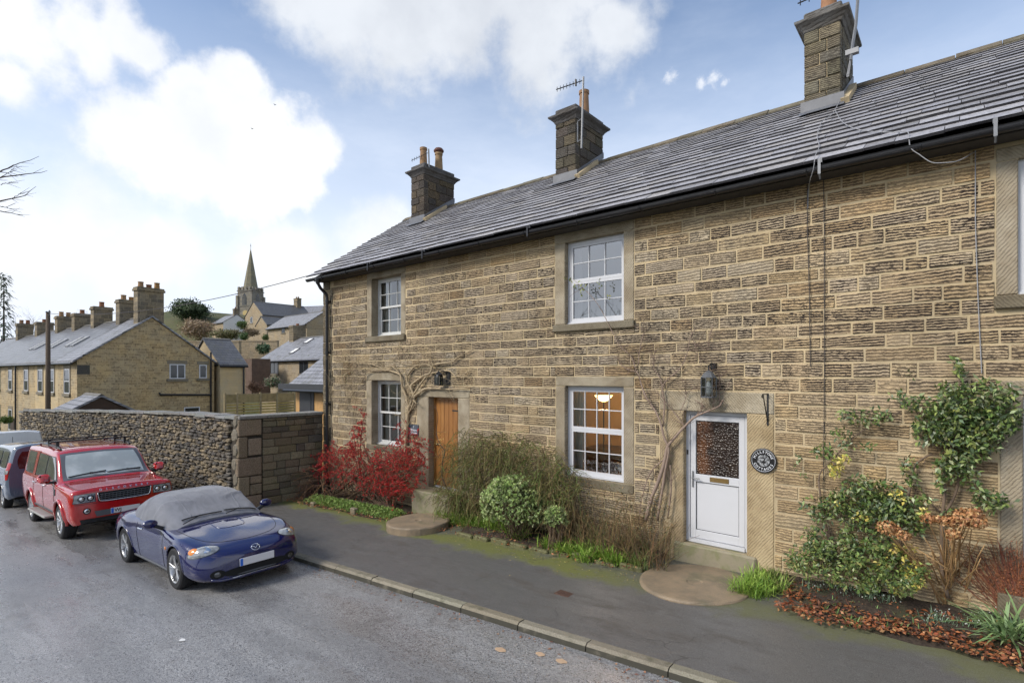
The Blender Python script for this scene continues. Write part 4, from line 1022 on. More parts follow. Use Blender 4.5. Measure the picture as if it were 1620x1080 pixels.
def fwin(e, face, u, z, w_, h, L=0, frame='upvc_white', cols=2, sill=True, surround=None, rows=1, glass='dark_glass'):
    """window on a far wall: u along the wall, z absolute of its sill"""
    z -= e['zb']
    def T(a, o_, zz): return (a, -o_, zz) if face == 'f' else ((L + o_, a, zz) if face == 'r' else (-o_, a, zz))
    def bx(b, a0, a1, o0, o1, z0, z1, col=(1, 1, 1, 1)):
        P0, P1 = T(a0, o0, z0), T(a1, o1, z1); b.box(min(P0[0], P1[0]), max(P0[0], P1[0]), min(P0[1], P1[1]), max(P0[1], P1[1]), z0, z1, col=col)
    f = .055; b = MB()
    bx(b, u, u + f, .0, .03, z, z + h); bx(b, u + w_ - f, u + w_, .0, .03, z, z + h); bx(b, u + f, u + w_ - f, 0, .029, z, z + f); bx(b, u + f, u + w_ - f, 0, .029, z + h - f, z + h)
    for i in range(1, cols): x = u + w_ * i / cols; bx(b, x - .03, x + .03, 0, .028, z + f, z + h - f)
    for i in range(1, rows): y = z + h * i / rows; bx(b, u + f, u + w_ - f, 0, .027, y - .025, y + .025)
    wn = b.build('window', MATS[frame], e, local=True)
    for i in range(cols):
        b = MB(); bx(b, u + w_ * i / cols + .03, u + w_ * (i + 1) / cols - .03, .0, .012, z + .03, z + h - .03); b.build('pane', MATS[glass], wn, local=True)
    if sill:
        b = MB(); bx(b, u - .15, u + w_ + .15, .0, .09, z - .16, z - .002, (.22, .19, .14, 1)); b.build('sill', MATS['rubble_stone'], wn, local=True)
        b = MB(); bx(b, u - .12, u + w_ + .12, .0, .02, z + h + .002, z + h + .22, (.25, .215, .155, 1)); b.build('lintel', MATS['rubble_stone'], wn, local=True)
    if surround:
        for a0, a1 in ((u - .14, u - .002), (u + w_ + .002, u + w_ + .14)): b = MB(); bx(b, a0, a1, .0, .02, z, z + h, surround); b.build('jamb', MATS['rubble_stone'], wn, local=True)
    return wn
def fchim(e, x, y, a, bb, z0, z1, pots=2, mt='terrace_chimney', capc=(.12, .11, .09), potc=(1.0, .85, .65)):
    zb = e['zb']; z0 -= zb; z1 -= zb
    b = MB(); b.box(x - a / 2, x + a / 2, y - bb / 2, y + bb / 2, z0, z1 - .22); b.box(x - a / 2 - .06, x + a / 2 + .06, y - bb / 2 - .06, y + bb / 2 + .06, z1 - .22, z1 - .10); b.box(x - a / 2 - .02, x + a / 2 + .02, y - bb / 2 - .02, y + bb / 2 + .02, z1 - .10, z1)
    ch = b.build('chimney', MATS[mt], e, local=True)
    for i in range(pots):
        yy = y + (i - (pots - 1) / 2) * min(.42, bb / max(1, pots)); hh = random.uniform(.2, .38)
        b = MB(); b.lathe([(.15, z1 - .02), (.13, z1 + hh - .06), (.15, z1 + hh - .05), (.15, z1 + hh), (.1, z1 + hh), (.1, z1 + hh - .1)], 10, (x, yy, 0), col=jit(random.choice([potc, (.75, .45, .3), (1, .8, .4)]), .15)); b.build('chimney_pot', MATS['terracotta'], ch, 40, local=True)
    return ch
def on_plane(px, py, P0, dv):
    """where the pixel's line of sight meets the vertical plane through P0 along dv -> (distance along, z)"""
    r = ray(px, py); A = np.array([[r.x, -dv[0]], [r.y, -dv[1]]]); t, s_ = np.linalg.solve(A, np.array([P0[0], P0[1] + CAM_D])); return s_, CAM_H + r.z * t

# terrace down the road
TA = R(4.5); td = (-math.cos(TA), -math.sin(TA)); tn = (-math.sin(TA), math.cos(TA))
TC = dep(122, 570, 28.2); TZE, TZR, TZB, TW = 3.76, 6.30, -2.6, 7.0
sb = [0, 3.2, 7.6, 11.4, 15.2, 20.3, 26.0, 31.5]
labs = ['gable-ended stone terrace cottage nearest, beside the utility pole', 'pale ashlar-fronted terrace cottage next to the gable-ended one', 'terrace cottage with roof windows, third along from the gable end',
        'terrace cottage with black downpipe, fourth along from the gable end', 'terrace cottage fifth along from the gable end, cut by the frame', 'terrace cottage sixth along, mostly its roof and chimney showing', 'farthest terrace cottage, only its chimney and roof top showing']
ter = []
for i in range(7):
    s0, s1 = sb[i], sb[i + 1]; L = s1 - s0 - .004
    o = (TC.x + td[0] * s1, TC.y + td[1] * s1)
    dzr = -.12 * (i >= 5)
    e = cottage('terrace_cottage', labs[i], o, L, TW, TZB, TZE + dzr, TZR + dzr, MATS['ashlar_buff' if i == 1 else 'terrace_masonry_front'], MATS['slate_blue' if i != 0 else 'slate_pale'], 'x', TA, .22, MATS['terrace_masonry_side'], group='terrace cottages down the road')
    ter.append(e)
    fchim(e, L - .42, TW / 2, .6, 1.35 if i == 0 else 1.05, TZR - .6, (8.05, 7.6, 7.5, 7.3, 7.35, 7.2, 7.4)[i], (3, 2, 1, 1, 2, 1, 2)[i])
    # front windows, upper and lower, and a door
    n_w = 1 if L < 4 else 2
    for k in range(n_w):
        u = L * (k + .5) / n_w - .45
        fwin(e, 'f', u, 1.95, .9, 1.35, cols=1, rows=2, surround=(.24, .2, .14, .2)); fwin(e, 'f', u, -.75, .9, 1.4, cols=1, rows=2, surround=(.24, .2, .14, .2))
    b = MB(); xd_ = L * .5 + (.0 if n_w == 2 else .6) - .4; zb0 = -1.95 - TZB; b.box(xd_, xd_ + .85, -.04, .02, zb0, zb0 + 2.0); b.build('door', MATS['dark_wood'], e, local=True)
    if i in (1, 2, 3):
        for k in range(2):
            b = MB(); yy = 1.5; slp = (TZR - TZE) / (TW / 2); u = L * .3 + k * .95
            ex_ = Vector((1, 0, 0)); es = Vector((0, 1, slp)).normalized(); en = ex_.cross(es)
            c0 = Vector((u + .3, yy, (TZE - TZB) + yy * slp + .16)); b.obox(c0, (ex_, es, en), (.32, .5, .04)); rw = b.build('roof_window', MATS['zinc_edge'], e, local=True)
            b = MB(); b.obox(c0 + en * .042, (ex_, es, en), (.26, .44, .004)); b.build('pane', MATS['dark_glass'], rw, local=True)
# gable windows and pipes
e = ter[0]; L0 = sb[1] - sb[0] - .004
def gy_(px, py): return on_plane(px, py, (TC.x, TC.y), tn)
for (pa, pb, ya, yb_, cols) in ((268, 293, 599, 576, 2), (315, 327, 598, 577, 1), (291, 316, 655, 643, 1)):
    s0, z0 = gy_(pa, ya); s1, z1 = gy_(pb, yb_); fwin(e, 'r', s0, z0, s1 - s0, z1 - z0, L0, cols=cols, sill=ya < 640)
sp, zt = gy_(333, 557); b = MB(); b.tube([(L0 + .06, sp, zt - TZB), (L0 + .06, sp, 0)], .055, 8); 
s2, z2 = gy_(252, 624); b.tube([(L0 + .06, s2, z2 - TZB + .12), (L0 + .1, s2, z2 - TZB), (L0 + .1, sp, z2 - TZB - .1)], .055, 8); b.build('soil_pipe', MATS['gutter_black'], e, 40, local=True)
b = MB(); pp = [gy_(333, 557), gy_(322, 577)]; b.box(L0 - .05, L0 + .004, .0, .55, 3.0 - TZB, 3.5 - TZB, col=(.08, .075, .065, .2)); b.build('quoin', MATS['rubble_stone'], e, local=True)
s_, z_ = gy_(20, 600)
# downpipe on the terrace front
for (px, yt, yb_) in ((27, 578, 668),):
    s_, zz = on_plane(px, yt, (TC.x, TC.y), td); i = max(k for k in range(7) if sb[k] <= s_); u = sb[i + 1] - s_
    b = MB(); b.tube([(u, -.08, TZE - TZB - .1), (u, -.08, .1)], .05, 6); b.build('downpipe', MATS['gutter_black'], ter[i], local=True)
# rear extension, roof sloping to the lane
s0, _ = gy_(341, 577); ya = TC.y + tn[1] * s0 + .15; xw = TC.x + tn[0] * s0 + .35
def atx(px, x): r = ray(px, 500); return -CAM_D + r.y * (x / r.x)
y2 = atx(388, xw)
e = cottage('rear_extension', 'buff stone extension with dark slates behind the terrace gable', (xw - 5.2, ya), 5.2, y2 - ya, -2, 3.62, 5.3, MATS['ashlar_buff'], MATS['slate_blue_y'], 'y', 0, .15, MATS['ashlar_buff'], cat='house')
b = MB(); b.tube([(5.26, y2 - ya - .12, 5.5), (5.26, y2 - ya - .12, 0)], .05, 6); b.build('downpipe', MATS['gutter_black'], e, local=True)

# garden fence behind the wall, panels of slats
mat('fence_wood', (.30, .24, .13), .85, .3, 5, .4, 30, .006, attr=True)
fx = -29.6; posts = [atx(px, fx) for px in (356, 375, 412, 438, 466, 495)]
fence = empty('panel_fence', (fx, posts[0], -1), label='mossy horizontal slat fence above the long garden wall', cat='fence')
zt = 1.95
for y in posts: b = MB(); b.cbox(fx - .05, fx + .05, y - .05, y + .05, -1.6, zt + .06, .01, col=jit((1, 1, 1), .1)); b.build('post', MATS['fence_wood'], fence)
for y0, y1 in zip(posts, posts[1:]):
    b = MB(); b.box(fx - .02, fx + .02, y0 + .05, y1 - .05, zt - .48, zt - .04, col=jit((.95, .9, .75), .1)); b.build('top_board', MATS['fence_wood'], fence)
    z = zt - .62
    while z > -.4: b = MB(); b.box(fx - .015, fx + .02, y0 + .05, y1 - .05, z, z + .09, col=jit((1.05, 1.05, .6), .2)); b.build('slat', MATS['fence_wood'], fence); z -= .15
    b = MB(); b.box(fx - .03, fx + .03, y0 + .051, y1 - .051, zt - .035, zt, col=(1, 1, 1, 1)); b.build('rail', MATS['fence_wood'], fence)

# garden shed
o = dep(97, 648, 24.0)
e = cottage('garden_shed', 'small grey-roofed garden shed peeping over the long wall', (o.x - 1.0, o.y), 2.6, 2.2, -1.2, 1.35, 1.98, MATS['dark_wood'], MATS['slate_pale'], 'x', 0, .15, MATS['dark_wood'], cat='shed', trim=False)
# modern extension with timber cladding
o = dep(468, 606, 22.0); ze = 3 + (592 - 604) / 843 * 22
e = cottage('garden_annexe', 'modern annexe with pale slate roof and timber cladding by cottage corner', (o.x, o.y), 5.5, 5.0, -1.0, ze, ze + 1.85, MATS['timber_clad'], MATS['slate_pale'], 'x', 0, .42, MATS['timber_clad'], cat='annexe')
b = MB(); b.box(.35, 1.45, -.03, .02, .2, ze + 1 - .22); b.build('door_frame', MATS['dark_trim'], e, local=True)
b = MB(); b.box(.62, 1.25, -.045, -.028, .3, ze + 1 - .35); dd = b.build('door', MATS['dark_trim'], e, local=True)
for k in range(6): b = MB(); b.box(.68, 1.19, -.052, -.044, .45 + k * .27, .62 + k * .27); b.build('pane', MATS['white_render'], dd, local=True)
b = MB(); b.box(-.5, 5.6, -.5, -.42, ze + 1 - .28, ze + 1 - .06); b.build('fascia', MATS['dark_trim'], e, local=True)
b = MB(); b.box(.14, .22, -.06, 0, 1.5, 1.66); b.build('wall_light', MATS['black_plastic'], e, local=True)

# village houses up the hill
def far_house(px, pye, t, L, W, pyr, base_px, **k):
    o = dep(px, pye, t); rd = proj(o.x, o.y + W / 2, o.z)[2]
    zr_ = CAM_H + (CAM_HZ - pyr) / CAM_F * rd; zb = CAM_H + (CAM_HZ - base_px) / CAM_F * t
    return o, zr_, zb
o, zr_, zb = far_house(411, 570, 50, 11, 6.5, 537, 655)
e = cottage('village_house', 'slate-roofed village house with two roof windows beyond the fence', (o.x, o.y), 11, 6.5, zb - 1, o.z, zr_, MATS['village_masonry'], MATS['slate_pale'], 'x', 0, .2, MATS['village_masonry'], group='village houses on the hill')
s0, z0 = on_plane(428, 591, (o.x, o.y), (1, 0)); s1, z1 = on_plane(440, 573, (o.x, o.y), (1, 0)); fwin(e, 'f', s0, z0, s1 - s0, z1 - z0, frame='dark_trim', cols=2, surround=(.14, .13, .11, .1)); fwin(e, 'f', s0 + 5.2, z0, s1 - s0, z1 - z0, frame='dark_trim', cols=2)
fchim(e, .9, 3.25, .8, 1.3, zr_ - .8, zr_ + 1.3, 1); fchim(e, 9.8, 3.25, .8, 1.3, zr_ - .8, zr_ + 1.2, 2)
slp = (zr_ - o.z) / 3.25
for (u, v) in ((4.3, 2.5), (4.6, 1.0)):
    es = Vector((0, 1, slp)).normalized(); en = Vector((1, 0, 0)).cross(es); b = MB(); b.obox((u, v, o.z - zb + 1 + v * slp + .15), ((1, 0, 0), es, en), (.35, .45, .04)); rw = b.build('roof_window', MATS['dark_trim'], e, local=True)
    b = MB(); b.obox(Vector((u, v, o.z - zb + 1 + v * slp + .15)) + en * .042, ((1, 0, 0), es, en), (.28, .38, .004)); b.build('pane', MATS['white_render'], rw, local=True)
o, zr_, zb = far_house(424, 519, 75, 10.5, 5, 502, 545)
e = cottage('village_house', 'long low house with pale grey roof below the church', (o.x, o.y), 10.5, 5, zb - 2, o.z, zr_, MATS['village_masonry'], MATS['slate_pale'], 'x', 0, .3, MATS['village_masonry'], group='village houses on the hill')
s0, z0 = on_plane(466, 527, (o.x, o.y), (1, 0)); fwin(e, 'f', s0, z0, 1.4, 1.0, frame='dark_trim', cols=3); fwin(e, 'f', s0 - 3.5, z0 + .2, .9, .8, frame='dark_trim', cols=2)
o, zr_, zb = far_house(388, 501, 104, 7.2, 9, 480, 540); zr_ = CAM_H + (CAM_HZ - 480) / CAM_F * 104
e = cottage('village_house', 'gable-fronted stone house standing before the church', (o.x, o.y), 7.2, 10, zb - 3, o.z, zr_, MATS['village_masonry'], MATS['slate_blue_y'], 'y', 0, .3, MATS['village_masonry'], group='village houses on the hill')
s0, z0 = on_plane(396, 511, (o.x, o.y), (1, 0)); fwin(e, 'f', s0, z0, 1.0, 1.1, cols=1); fchim(e, 3.6, 8.8, 1.4, .9, zr_ - 1, zr_ + 1.6, 2)
o2 = dep(405, 515, 98); e = cottage('village_outbuilding', 'small stone outbuilding with gable before the gable-fronted house', (o2.x, o2.y), 4.2, 5, o2.z - 4, o2.z, o2.z + 1.5, MATS['village_masonry'], MATS['slate_blue_y'], 'y', 0, .2, MATS['village_masonry'], cat='outbuilding')
o = dep(336, 512, 108); e = cottage('village_house', 'white-gabled cottage with dark roof left of the church tower', (o.x, o.y), 5.3, 5.2, o.z - 4, o.z, o.z + 1.7, MATS['village_masonry'], MATS['slate_blue'], 'x', 0, .2, MATS['white_render'], group='village houses on the hill')
fchim(e, 4.6, 2.6, .7, .8, o.z + 1.2, o.z + 2.9, 1)

# ---- church with broach spire
ct = dep(398, 500, 150.0); ts = 4.75; cx1, cy0 = ct.x, ct.y; zbase = terrain(ct.x, ct.y) - 1
ZT = CAM_H + (CAM_HZ - 458) / CAM_F * 150; ZS = CAM_H + (CAM_HZ - 391) / CAM_F * 152
ch = empty('church', (cx1, cy0, zbase), label='stone church with battlemented tower and tall spire on the hill', cat='church')
b = MB(); b.box(cx1 - ts, cx1, cy0, cy0 + ts, zbase, ZT); b.build('tower', MATS['church_masonry'], ch)
b = MB()
for zz in (ZT - .3, ZT - 4.6, ZT - 8.0): b.box(cx1 - ts - .15, cx1 + .15, cy0 - .15, cy0 + ts + .15, zz, zz + .25)
for (dx, dy) in ((-ts, 0), (0, 0), (0, ts), (-ts, ts)): b.box(cx1 + dx - .35, cx1 + dx + .35, cy0 + dy - .35, cy0 + dy + .35, zbase, ZT - 1.5)
b.build('string_course', MATS['church_masonry'], ch)
for k in range(4):
    for face in range(4):
        a0, a1 = ts * k / 4 + .08, ts * (k + 1) / 4 - .45; b = MB()
        if face == 0: b.box(cx1 - ts + a0, cx1 - ts + a1, cy0 - .1, cy0 + .25, ZT, ZT + .95)
        elif face == 1: b.box(cx1 - .25, cx1 + .1, cy0 + a0 + .3, cy0 + a1 + .3, ZT, ZT + .95)
        elif face == 2: b.box(cx1 - ts + a0, cx1 - ts + a1, cy0 + ts - .25, cy0 + ts + .1, ZT, ZT + .95)
        else: b.box(cx1 - ts - .1, cx1 - ts + .25, cy0 + a0 + .3, cy0 + a1 + .3, ZT, ZT + .95)
        b.build('merlon', MATS['church_masonry'], ch)
b = MB(); n = 8; pr = [(ts * .46, ZT - .1), (ts * .40, ZT + 1.0)] + [(ts * .40 * (1 - t_), ZT + 1.0 + (ZS - ZT - 1.0) * t_) for t_ in (.2, .4, .6, .8, .985)]
b.lathe(pr, 8, (cx1 - ts / 2, cy0 + ts / 2, 0)); 
masonry('spire_stone', (.215, .205, .15), (.18, .172, .13), (.19, .18, .135), .7, .36, .35, 'x'); b.build('spire', MATS['spire_stone'], ch)
b = MB(); b.tube([(cx1 - ts / 2, cy0 + ts / 2, ZS - .3), (cx1 - ts / 2, cy0 + ts / 2, ZS + 1.2)], .05, 5); b.lathe([(.01, ZS + .5), (.18, ZS + .65), (.01, ZS + .8)], 6, (cx1 - ts / 2, cy0 + ts / 2, 0)); b.build('weathervane', MATS['iron_black'], ch)
def arch_win(cx, cy, face, w_, z0, h):
    po = [(-w_ / 2, z0), (w_ / 2, z0), (w_ / 2, z0 + h * .62), (w_ * .3, z0 + h * .85), (0, z0 + h), (-w_ * .3, z0 + h * .85), (-w_ / 2, z0 + h * .62)]
    b = MB()
    if face == 'f': b.prism([(cx + u, v) for u, v in po], cy - .06, cy + .05, 'y')
    else: b.prism([(cy + u, v) for u, v in po], cx - .05, cx + .06, 'x')
    wn = b.build('belfry_window', MATS['dark_glass'], ch, recalc=True)
    b = MB()
    for s_ in (-w_ / 6, w_ / 6):
        if face == 'f': b.box(cx + s_ - .06, cx + s_ + .06, cy - .12, cy - .061, z0, z0 + h * .8)
        else: b.box(cx + .061, cx + .12, cy + s_ - .06, cy + s_ + .06, z0, z0 + h * .8)
    b.build('mullion', MATS['church_masonry'], wn)
arch_win(cx1 - ts / 2, cy0, 'f', 1.35, ZT - 4.2, 3.3); arch_win(cx1, cy0 + ts / 2, 'r', 1.35, ZT - 4.2, 3.3)
b = MB(); b.lathe([(.01, 0), (.85, .01), (.85, -.08), (.01, -.09)], 20, (cx1 - ts / 2 + .3, cy0 - .02, ZT - 6.6), 'y'); mat('clock_gold', (.45, .34, .13), .4, .1, 5, 0); b.build('clock_face', MATS['clock_gold'], ch)
nz_ = CAM_H + (CAM_HZ - 478) / CAM_F * 143
def nave(x0, x1, y0, y1, ze, zr2, name):
    b = MB(); ym = (y0 + y1) / 2
    b.add([(x0, y0, zbase), (x1, y0, zbase), (x1, y0, ze), (x0, y0, ze)], [(0, 1, 2, 3)]); b.add([(x1, y0, zbase), (x1, y1, zbase), (x1, y1, ze), (x1, ym, zr2), (x1, y0, ze)], [(0, 1, 2, 3, 4)]); b.add([(x0, y1, zbase), (x1, y1, zbase), (x1, y1, ze), (x0, y1, ze)], [(3, 2, 1, 0)])
    o_ = b.build(name, MATS['church_masonry'], ch)
    b = MB()
    for (ya, yb_) in ((y0 - .3, ym), (y1 + .3, ym)): b.add([(x0, ya, ze - .1), (x1, ya, ze - .1), (x1, yb_, zr2 + .1), (x0, yb_, zr2 + .1)], [(0, 1, 2, 3)])
    b.build('roof', MATS['slate_pale'], o_)
    b = MB(); b.prism([(y0 - .35, ze - .1), (ym, zr2 + .4), (y1 + .35, ze - .1), (y1 + .35, ze - .4), (ym, zr2 + .05), (y0 - .35, ze - .4)], x1 - .15, x1 + .2, 'x'); b.box(x1 - .08, x1 + .12, ym - .08, ym + .08, zr2 + .3, zr2 + 1.5); b.box(x1 - .08, x1 + .12, ym - .35, ym + .35, zr2 + .95, zr2 + 1.12); b.build('gable_coping', MATS['church_masonry'], o_, recalc=True)
    return o_
nave(cx1, cx1 + 13.5, cy0 - 1.2, cy0 + 6.5, nz_ - 3.6, nz_, 'nave'); nave(cx1 + 13.7, cx1 + 22, cy0 - .4, cy0 + 5.7, nz_ - 3.4, nz_ - .5, 'chancel'); ch.rotation_euler = (0, 0, R(25))

# terraces of the hillside: retaining walls
def bankwall(name, label, px0, px1, pyt, pyb, t, mt='village_masonry'):
    a, c_ = dep(px0, pyt, t), dep(px1, pyt, t); h = (pyb - pyt) / CAM_F * t; dv = (c_ - a); dv.normalize(); nn = Vector((dv.y, -dv.x, 0)); mid = (a + c_) / 2
    b = MB(); b.obox(mid - Vector((0, 0, h / 2)), (dv, nn, (0, 0, 1)), ((c_ - a).length / 2, .25, h / 2)); b.obox(mid + Vector((0, 0, .06)), (dv, nn, (0, 0, 1)), ((c_ - a).length / 2, .3, .07)); return b.build(name, MATS[mt], label=label, cat='wall')
bankwall('retaining_wall', 'mossy stone retaining wall behind the slate-roofed village house', 366, 440, 540, 575, 62)
bankwall('boundary_wall', 'low boundary wall below the hedge on the hill', 300, 380, 541, 560, 58)
o = dep(385, 562, 46); b = MB()
b.box(o.x, o.x + 1.6, o.y, o.y + 1.6, o.z - 3.5, o.z - .3); b.build('garden_store', mat('rust_board', (.13, .085, .06), .85, .25, 3, .3, 20), label='brown boarded store beside the slate-roofed village house', cat='store')

# utility pole and its wire
pp_ = dep(76, 645, 27.0); zt = CAM_H + (CAM_HZ - 494) / CAM_F * 27
mat('pole_wood', (.085, .06, .04), .85, .3, 3, .5, 20, .01, stretch=(10, 10, 1))
pole = empty('utility_pole', (pp_.x, pp_.y, zp(pp_.x)), label='tall dark wooden utility pole behind the garden wall', cat='pole')
b = MB(); b.tube([(pp_.x, pp_.y, -2.2), (pp_.x, pp_.y, 2), (pp_.x, pp_.y, zt)], [.125, .11, .09], 10); b.build('shaft', MATS['pole_wood'], pole, True)
b = MB(); b.box(pp_.x - .1, pp_.x + .1, pp_.y - .1, pp_.y + .1, zt, zt + .03)
for k in (-1, 1): b.tube([(pp_.x, pp_.y, zt - .2), (pp_.x + .3 * k, pp_.y, zt - .15), (pp_.x + .33 * k, pp_.y, zt + .02)], .018, 5); b.lathe([(.03, zt), (.04, zt + .04), (.02, zt + .09)], 8, (pp_.x + .33 * k, pp_.y, 0))
b.build('insulator_bracket', MATS['galvanised'], pole)
h0 = fac(531, 413, .3); b = MB(); p0 = Vector((pp_.x, pp_.y, zt - .05)); p1 = Vector((HX0 - .05, .35, 6.02))
b.tube([p0.lerp(p1, t_) - Vector((0, 0, 1.1 * 4 * t_ * (1 - t_) * .45)) for t_ in np.linspace(0, 1, 24)], .012, 4); b.build('telephone_wire', MATS['cable_dark'], label='thin telephone wire from the pole to the cottage gable', cat='wire')
# ------------------------------------------------------------------ vehicles
def pchip(xs, ys, xq):
    xs, ys = np.asarray(xs, float), np.asarray(ys, float); h = np.diff(xs); dl = np.diff(ys, axis=0) / h[:, None]
    m_ = np.zeros_like(ys); m_[0], m_[-1] = dl[0], dl[-1]
    for i in range(1, len(xs) - 1):
        a, b_ = dl[i - 1], dl[i]; w1, w2 = 2 * h[i] + h[i - 1], h[i] + 2 * h[i - 1]
        with np.errstate(divide='ignore', invalid='ignore'): hm = (w1 + w2) / (w1 / a + w2 / b_)
        m_[i] = np.where(a * b_ > 0, hm, 0)
    k = np.clip(np.searchsorted(xs, xq) - 1, 0, len(xs) - 2); t = ((xq - xs[k]) / h[k])[:, None]; hk = h[k][:, None]
    return ((1 + 2 * t) * (1 - t) ** 2) * ys[k] + t * (1 - t) ** 2 * hk * m_[k] + t * t * (3 - 2 * t) * ys[k + 1] + t * t * (t - 1) * hk * m_[k + 1]
def catmull(P_, n):
    P_ = np.asarray(P_); o = []
    K = len(P_)
    for i in range(K - 1):
        p0, p1, p2, p3 = P_[max(i - 1, 0)], P_[i], P_[i + 1], P_[min(i + 2, K - 1)]
        if i + 2 > K - 1: p3 = p2 * np.array([-1, 1]) + np.array([2 * p2[0], 0]) * 0 if False else np.array([-p1[0], p1[1]])
        for j in range(n):
            t = j / n; o.append(.5 * ((2 * p1) + (-p0 + p2) * t + (2 * p0 - 5 * p1 + 4 * p2 - p3) * t * t + (-p0 + 3 * p1 - 3 * p2 + p3) * t ** 3))
    o.append(P_[-1]); return np.array(o)
def resample(Q, n):
    d_ = np.r_[0, np.cumsum(np.linalg.norm(np.diff(Q, axis=0), axis=1))]
    s_ = np.linspace(0, d_[-1], n); return np.c_[np.interp(s_, d_, Q[:, 0]), np.interp(s_, d_, Q[:, 1])]
class Body:
    def __init__(s, st, arches=(), R_=.345, zc=.31, ks=4, sub=4, ns=14, step=.035):
        st = sorted(st, key=lambda a: a[0]); xs = [a[0] for a in st]; K = len(st[0][1])
        xq = set(np.round(np.arange(xs[0], xs[-1], step), 4)) | {xs[-1]}
        for xw in arches:
            xq |= {round(xw + R_ * math.cos(a), 4) for a in np.linspace(0, PI, 17)} | {xw - R_ - .002, xw + R_ + .002}
        xq = np.array(sorted(xq)); A = pchip(xs, np.array([np.array(a[1]).ravel() for a in st]), xq).reshape(len(xq), K, 2)
        rows = []
        for x, pr in zip(xq, A):
            Q = catmull(pr, sub); cut = ks * sub; side, top = Q[:cut + 1], Q[cut:]
            for xw in arches:
                if abs(x - xw) < R_:
                    za = zc + math.sqrt(R_ * R_ - (x - xw) ** 2)
                    if side[0][1] < za:
                        j = next((j for j in range(1, len(side)) if side[j][1] >= za), len(side) - 1); t = (za - side[j - 1][1]) / max(1e-6, side[j][1] - side[j - 1][1])
                        p_ = side[j - 1] + (side[j] - side[j - 1]) * min(1, max(0, t)); side = np.vstack([p_, side[j:]])
            rows.append(np.vstack([resample(side, ns), top[1:]]))
        n = len(rows[0]); V = []
        for x, r_ in zip(xq, rows): V += [(x, y, z) for y, z in r_] + [(x, -y, z) for y, z in r_[:-1][::-1]]
        w_ = 2 * n - 1; F = [(i * w_ + j, i * w_ + j + 1, (i + 1) * w_ + j + 1, (i + 1) * w_ + j) for i in range(len(xq) - 1) for j in range(w_ - 1)]
        F += [tuple(range(w_))[::-1], tuple((len(xq) - 1) * w_ + j for j in range(w_))]
        s.V, s.F, s.xq, s.rows = V, F, xq, rows
        s.bvh = BVHTree.FromPolygons([Vector(v) for v in V], F)
    def build(s, name, mt, parent, deform=None):
        b = MB(); V = s.V if deform is None else [deform(v) for v in s.V]; b.add(V, s.F); return b.build(name, mt, parent, 38, local=True)
    def hit(s, p, dr, off=.0):
        dr = Vector(dr).normalized(); p = Vector(p); h = s.bvh.ray_cast(p - dr * 1.5, dr, 4)
        if h[0] is None:
            h = s.bvh.find_nearest(p)
        n_ = h[1]
        if n_.dot(dr) > 0: n_ = -n_
        return h[0] + n_ * off, n_
    def patch(s, name, cn, dr, mt, parent, off=.006, nu=12, nv=8, rnd=.0, bulge=0):
        c = [Vector(a) for a in cn]; b = MB()
        def fn(u, v):
            if rnd:      # soft corners
                uu, vv = 2 * u - 1, 2 * v - 1; k_ = rnd; uu, vv = uu * math.sqrt(max(0, 1 - k_ * vv * vv / 2)) , vv * math.sqrt(max(0, 1 - k_ * uu * uu / 2)); u, v = (uu + 1) / 2, (vv + 1) / 2
            p_ = (c[0] * (1 - u) + c[1] * u) * (1 - v) + (c[3] * (1 - u) + c[2] * u) * v
            h_, n_ = s.hit(p_, dr, off); e_ = (1 - (2 * u - 1) ** 2) * (1 - (2 * v - 1) ** 2)
            return h_ + n_ * bulge * e_
        b.grid(fn, nu, nv); return b.build(name, mt, parent, True, local=True)
    def disc(s, name, c, ua, va, dr, mt, parent, off=.006, bulge=0, n=24, rings=5):
        c, ua, va = Vector(c), Vector(ua), Vector(va); b = MB(); vs = []
        def P_(r_, a):
            p_ = c + ua * r_ * math.cos(a) + va * r_ * math.sin(a); h_, n_ = s.hit(p_, dr, off); return h_ + n_ * bulge * (1 - r_ * r_)
        vs.append(P_(0, 0))
        for i in range(1, rings + 1): vs += [P_(i / rings, 2 * PI * j / n) for j in range(n)]
        F = [(0, 1 + j, 1 + (j + 1) % n) for j in range(n)]
        for i in range(rings - 1): F += [(1 + i * n + j, 1 + (i + 1) * n + j, 1 + (i + 1) * n + (j + 1) % n, 1 + i * n + (j + 1) % n) for j in range(n)]
        b.add(vs, F); return b.build(name, mt, parent, True, local=True)
    def line(s, name, pts, dr, mt, parent, r_=.004, off=0.0, n=24, sides=5, closed=False):
        pts = np.array([tuple(p) for p in pts], float)
        if len(pts) > 2: pts = pchip(np.arange(len(pts)), pts, np.linspace(0, len(pts) - 1, n))
        else: pts = np.array([pts[0] + (pts[1] - pts[0]) * t for t in np.linspace(0, 1, n)])
        b = MB(); b.tube([s.hit(p, dr, off)[0] for p in pts], r_, sides); return b.build(name, mt, parent, True, local=True)
    def arch_lip(s, name, xw, R_, zc, sgn, mt, parent, r_=.02, out_=.0, a0=.06):
        pts = []
        for a in np.linspace(a0, PI - a0, 22):
            x, z = xw + (R_ + .002) * math.cos(a), zc + (R_ + .002) * math.sin(a); h_, n_ = s.hit((x, sgn * .5, z), (0, -sgn, 0)); pts.append((x, h_.y + sgn * out_, z))
        b = MB(); b.tube(pts, r_, 6); return b.build(name, mt, parent, True, local=True)

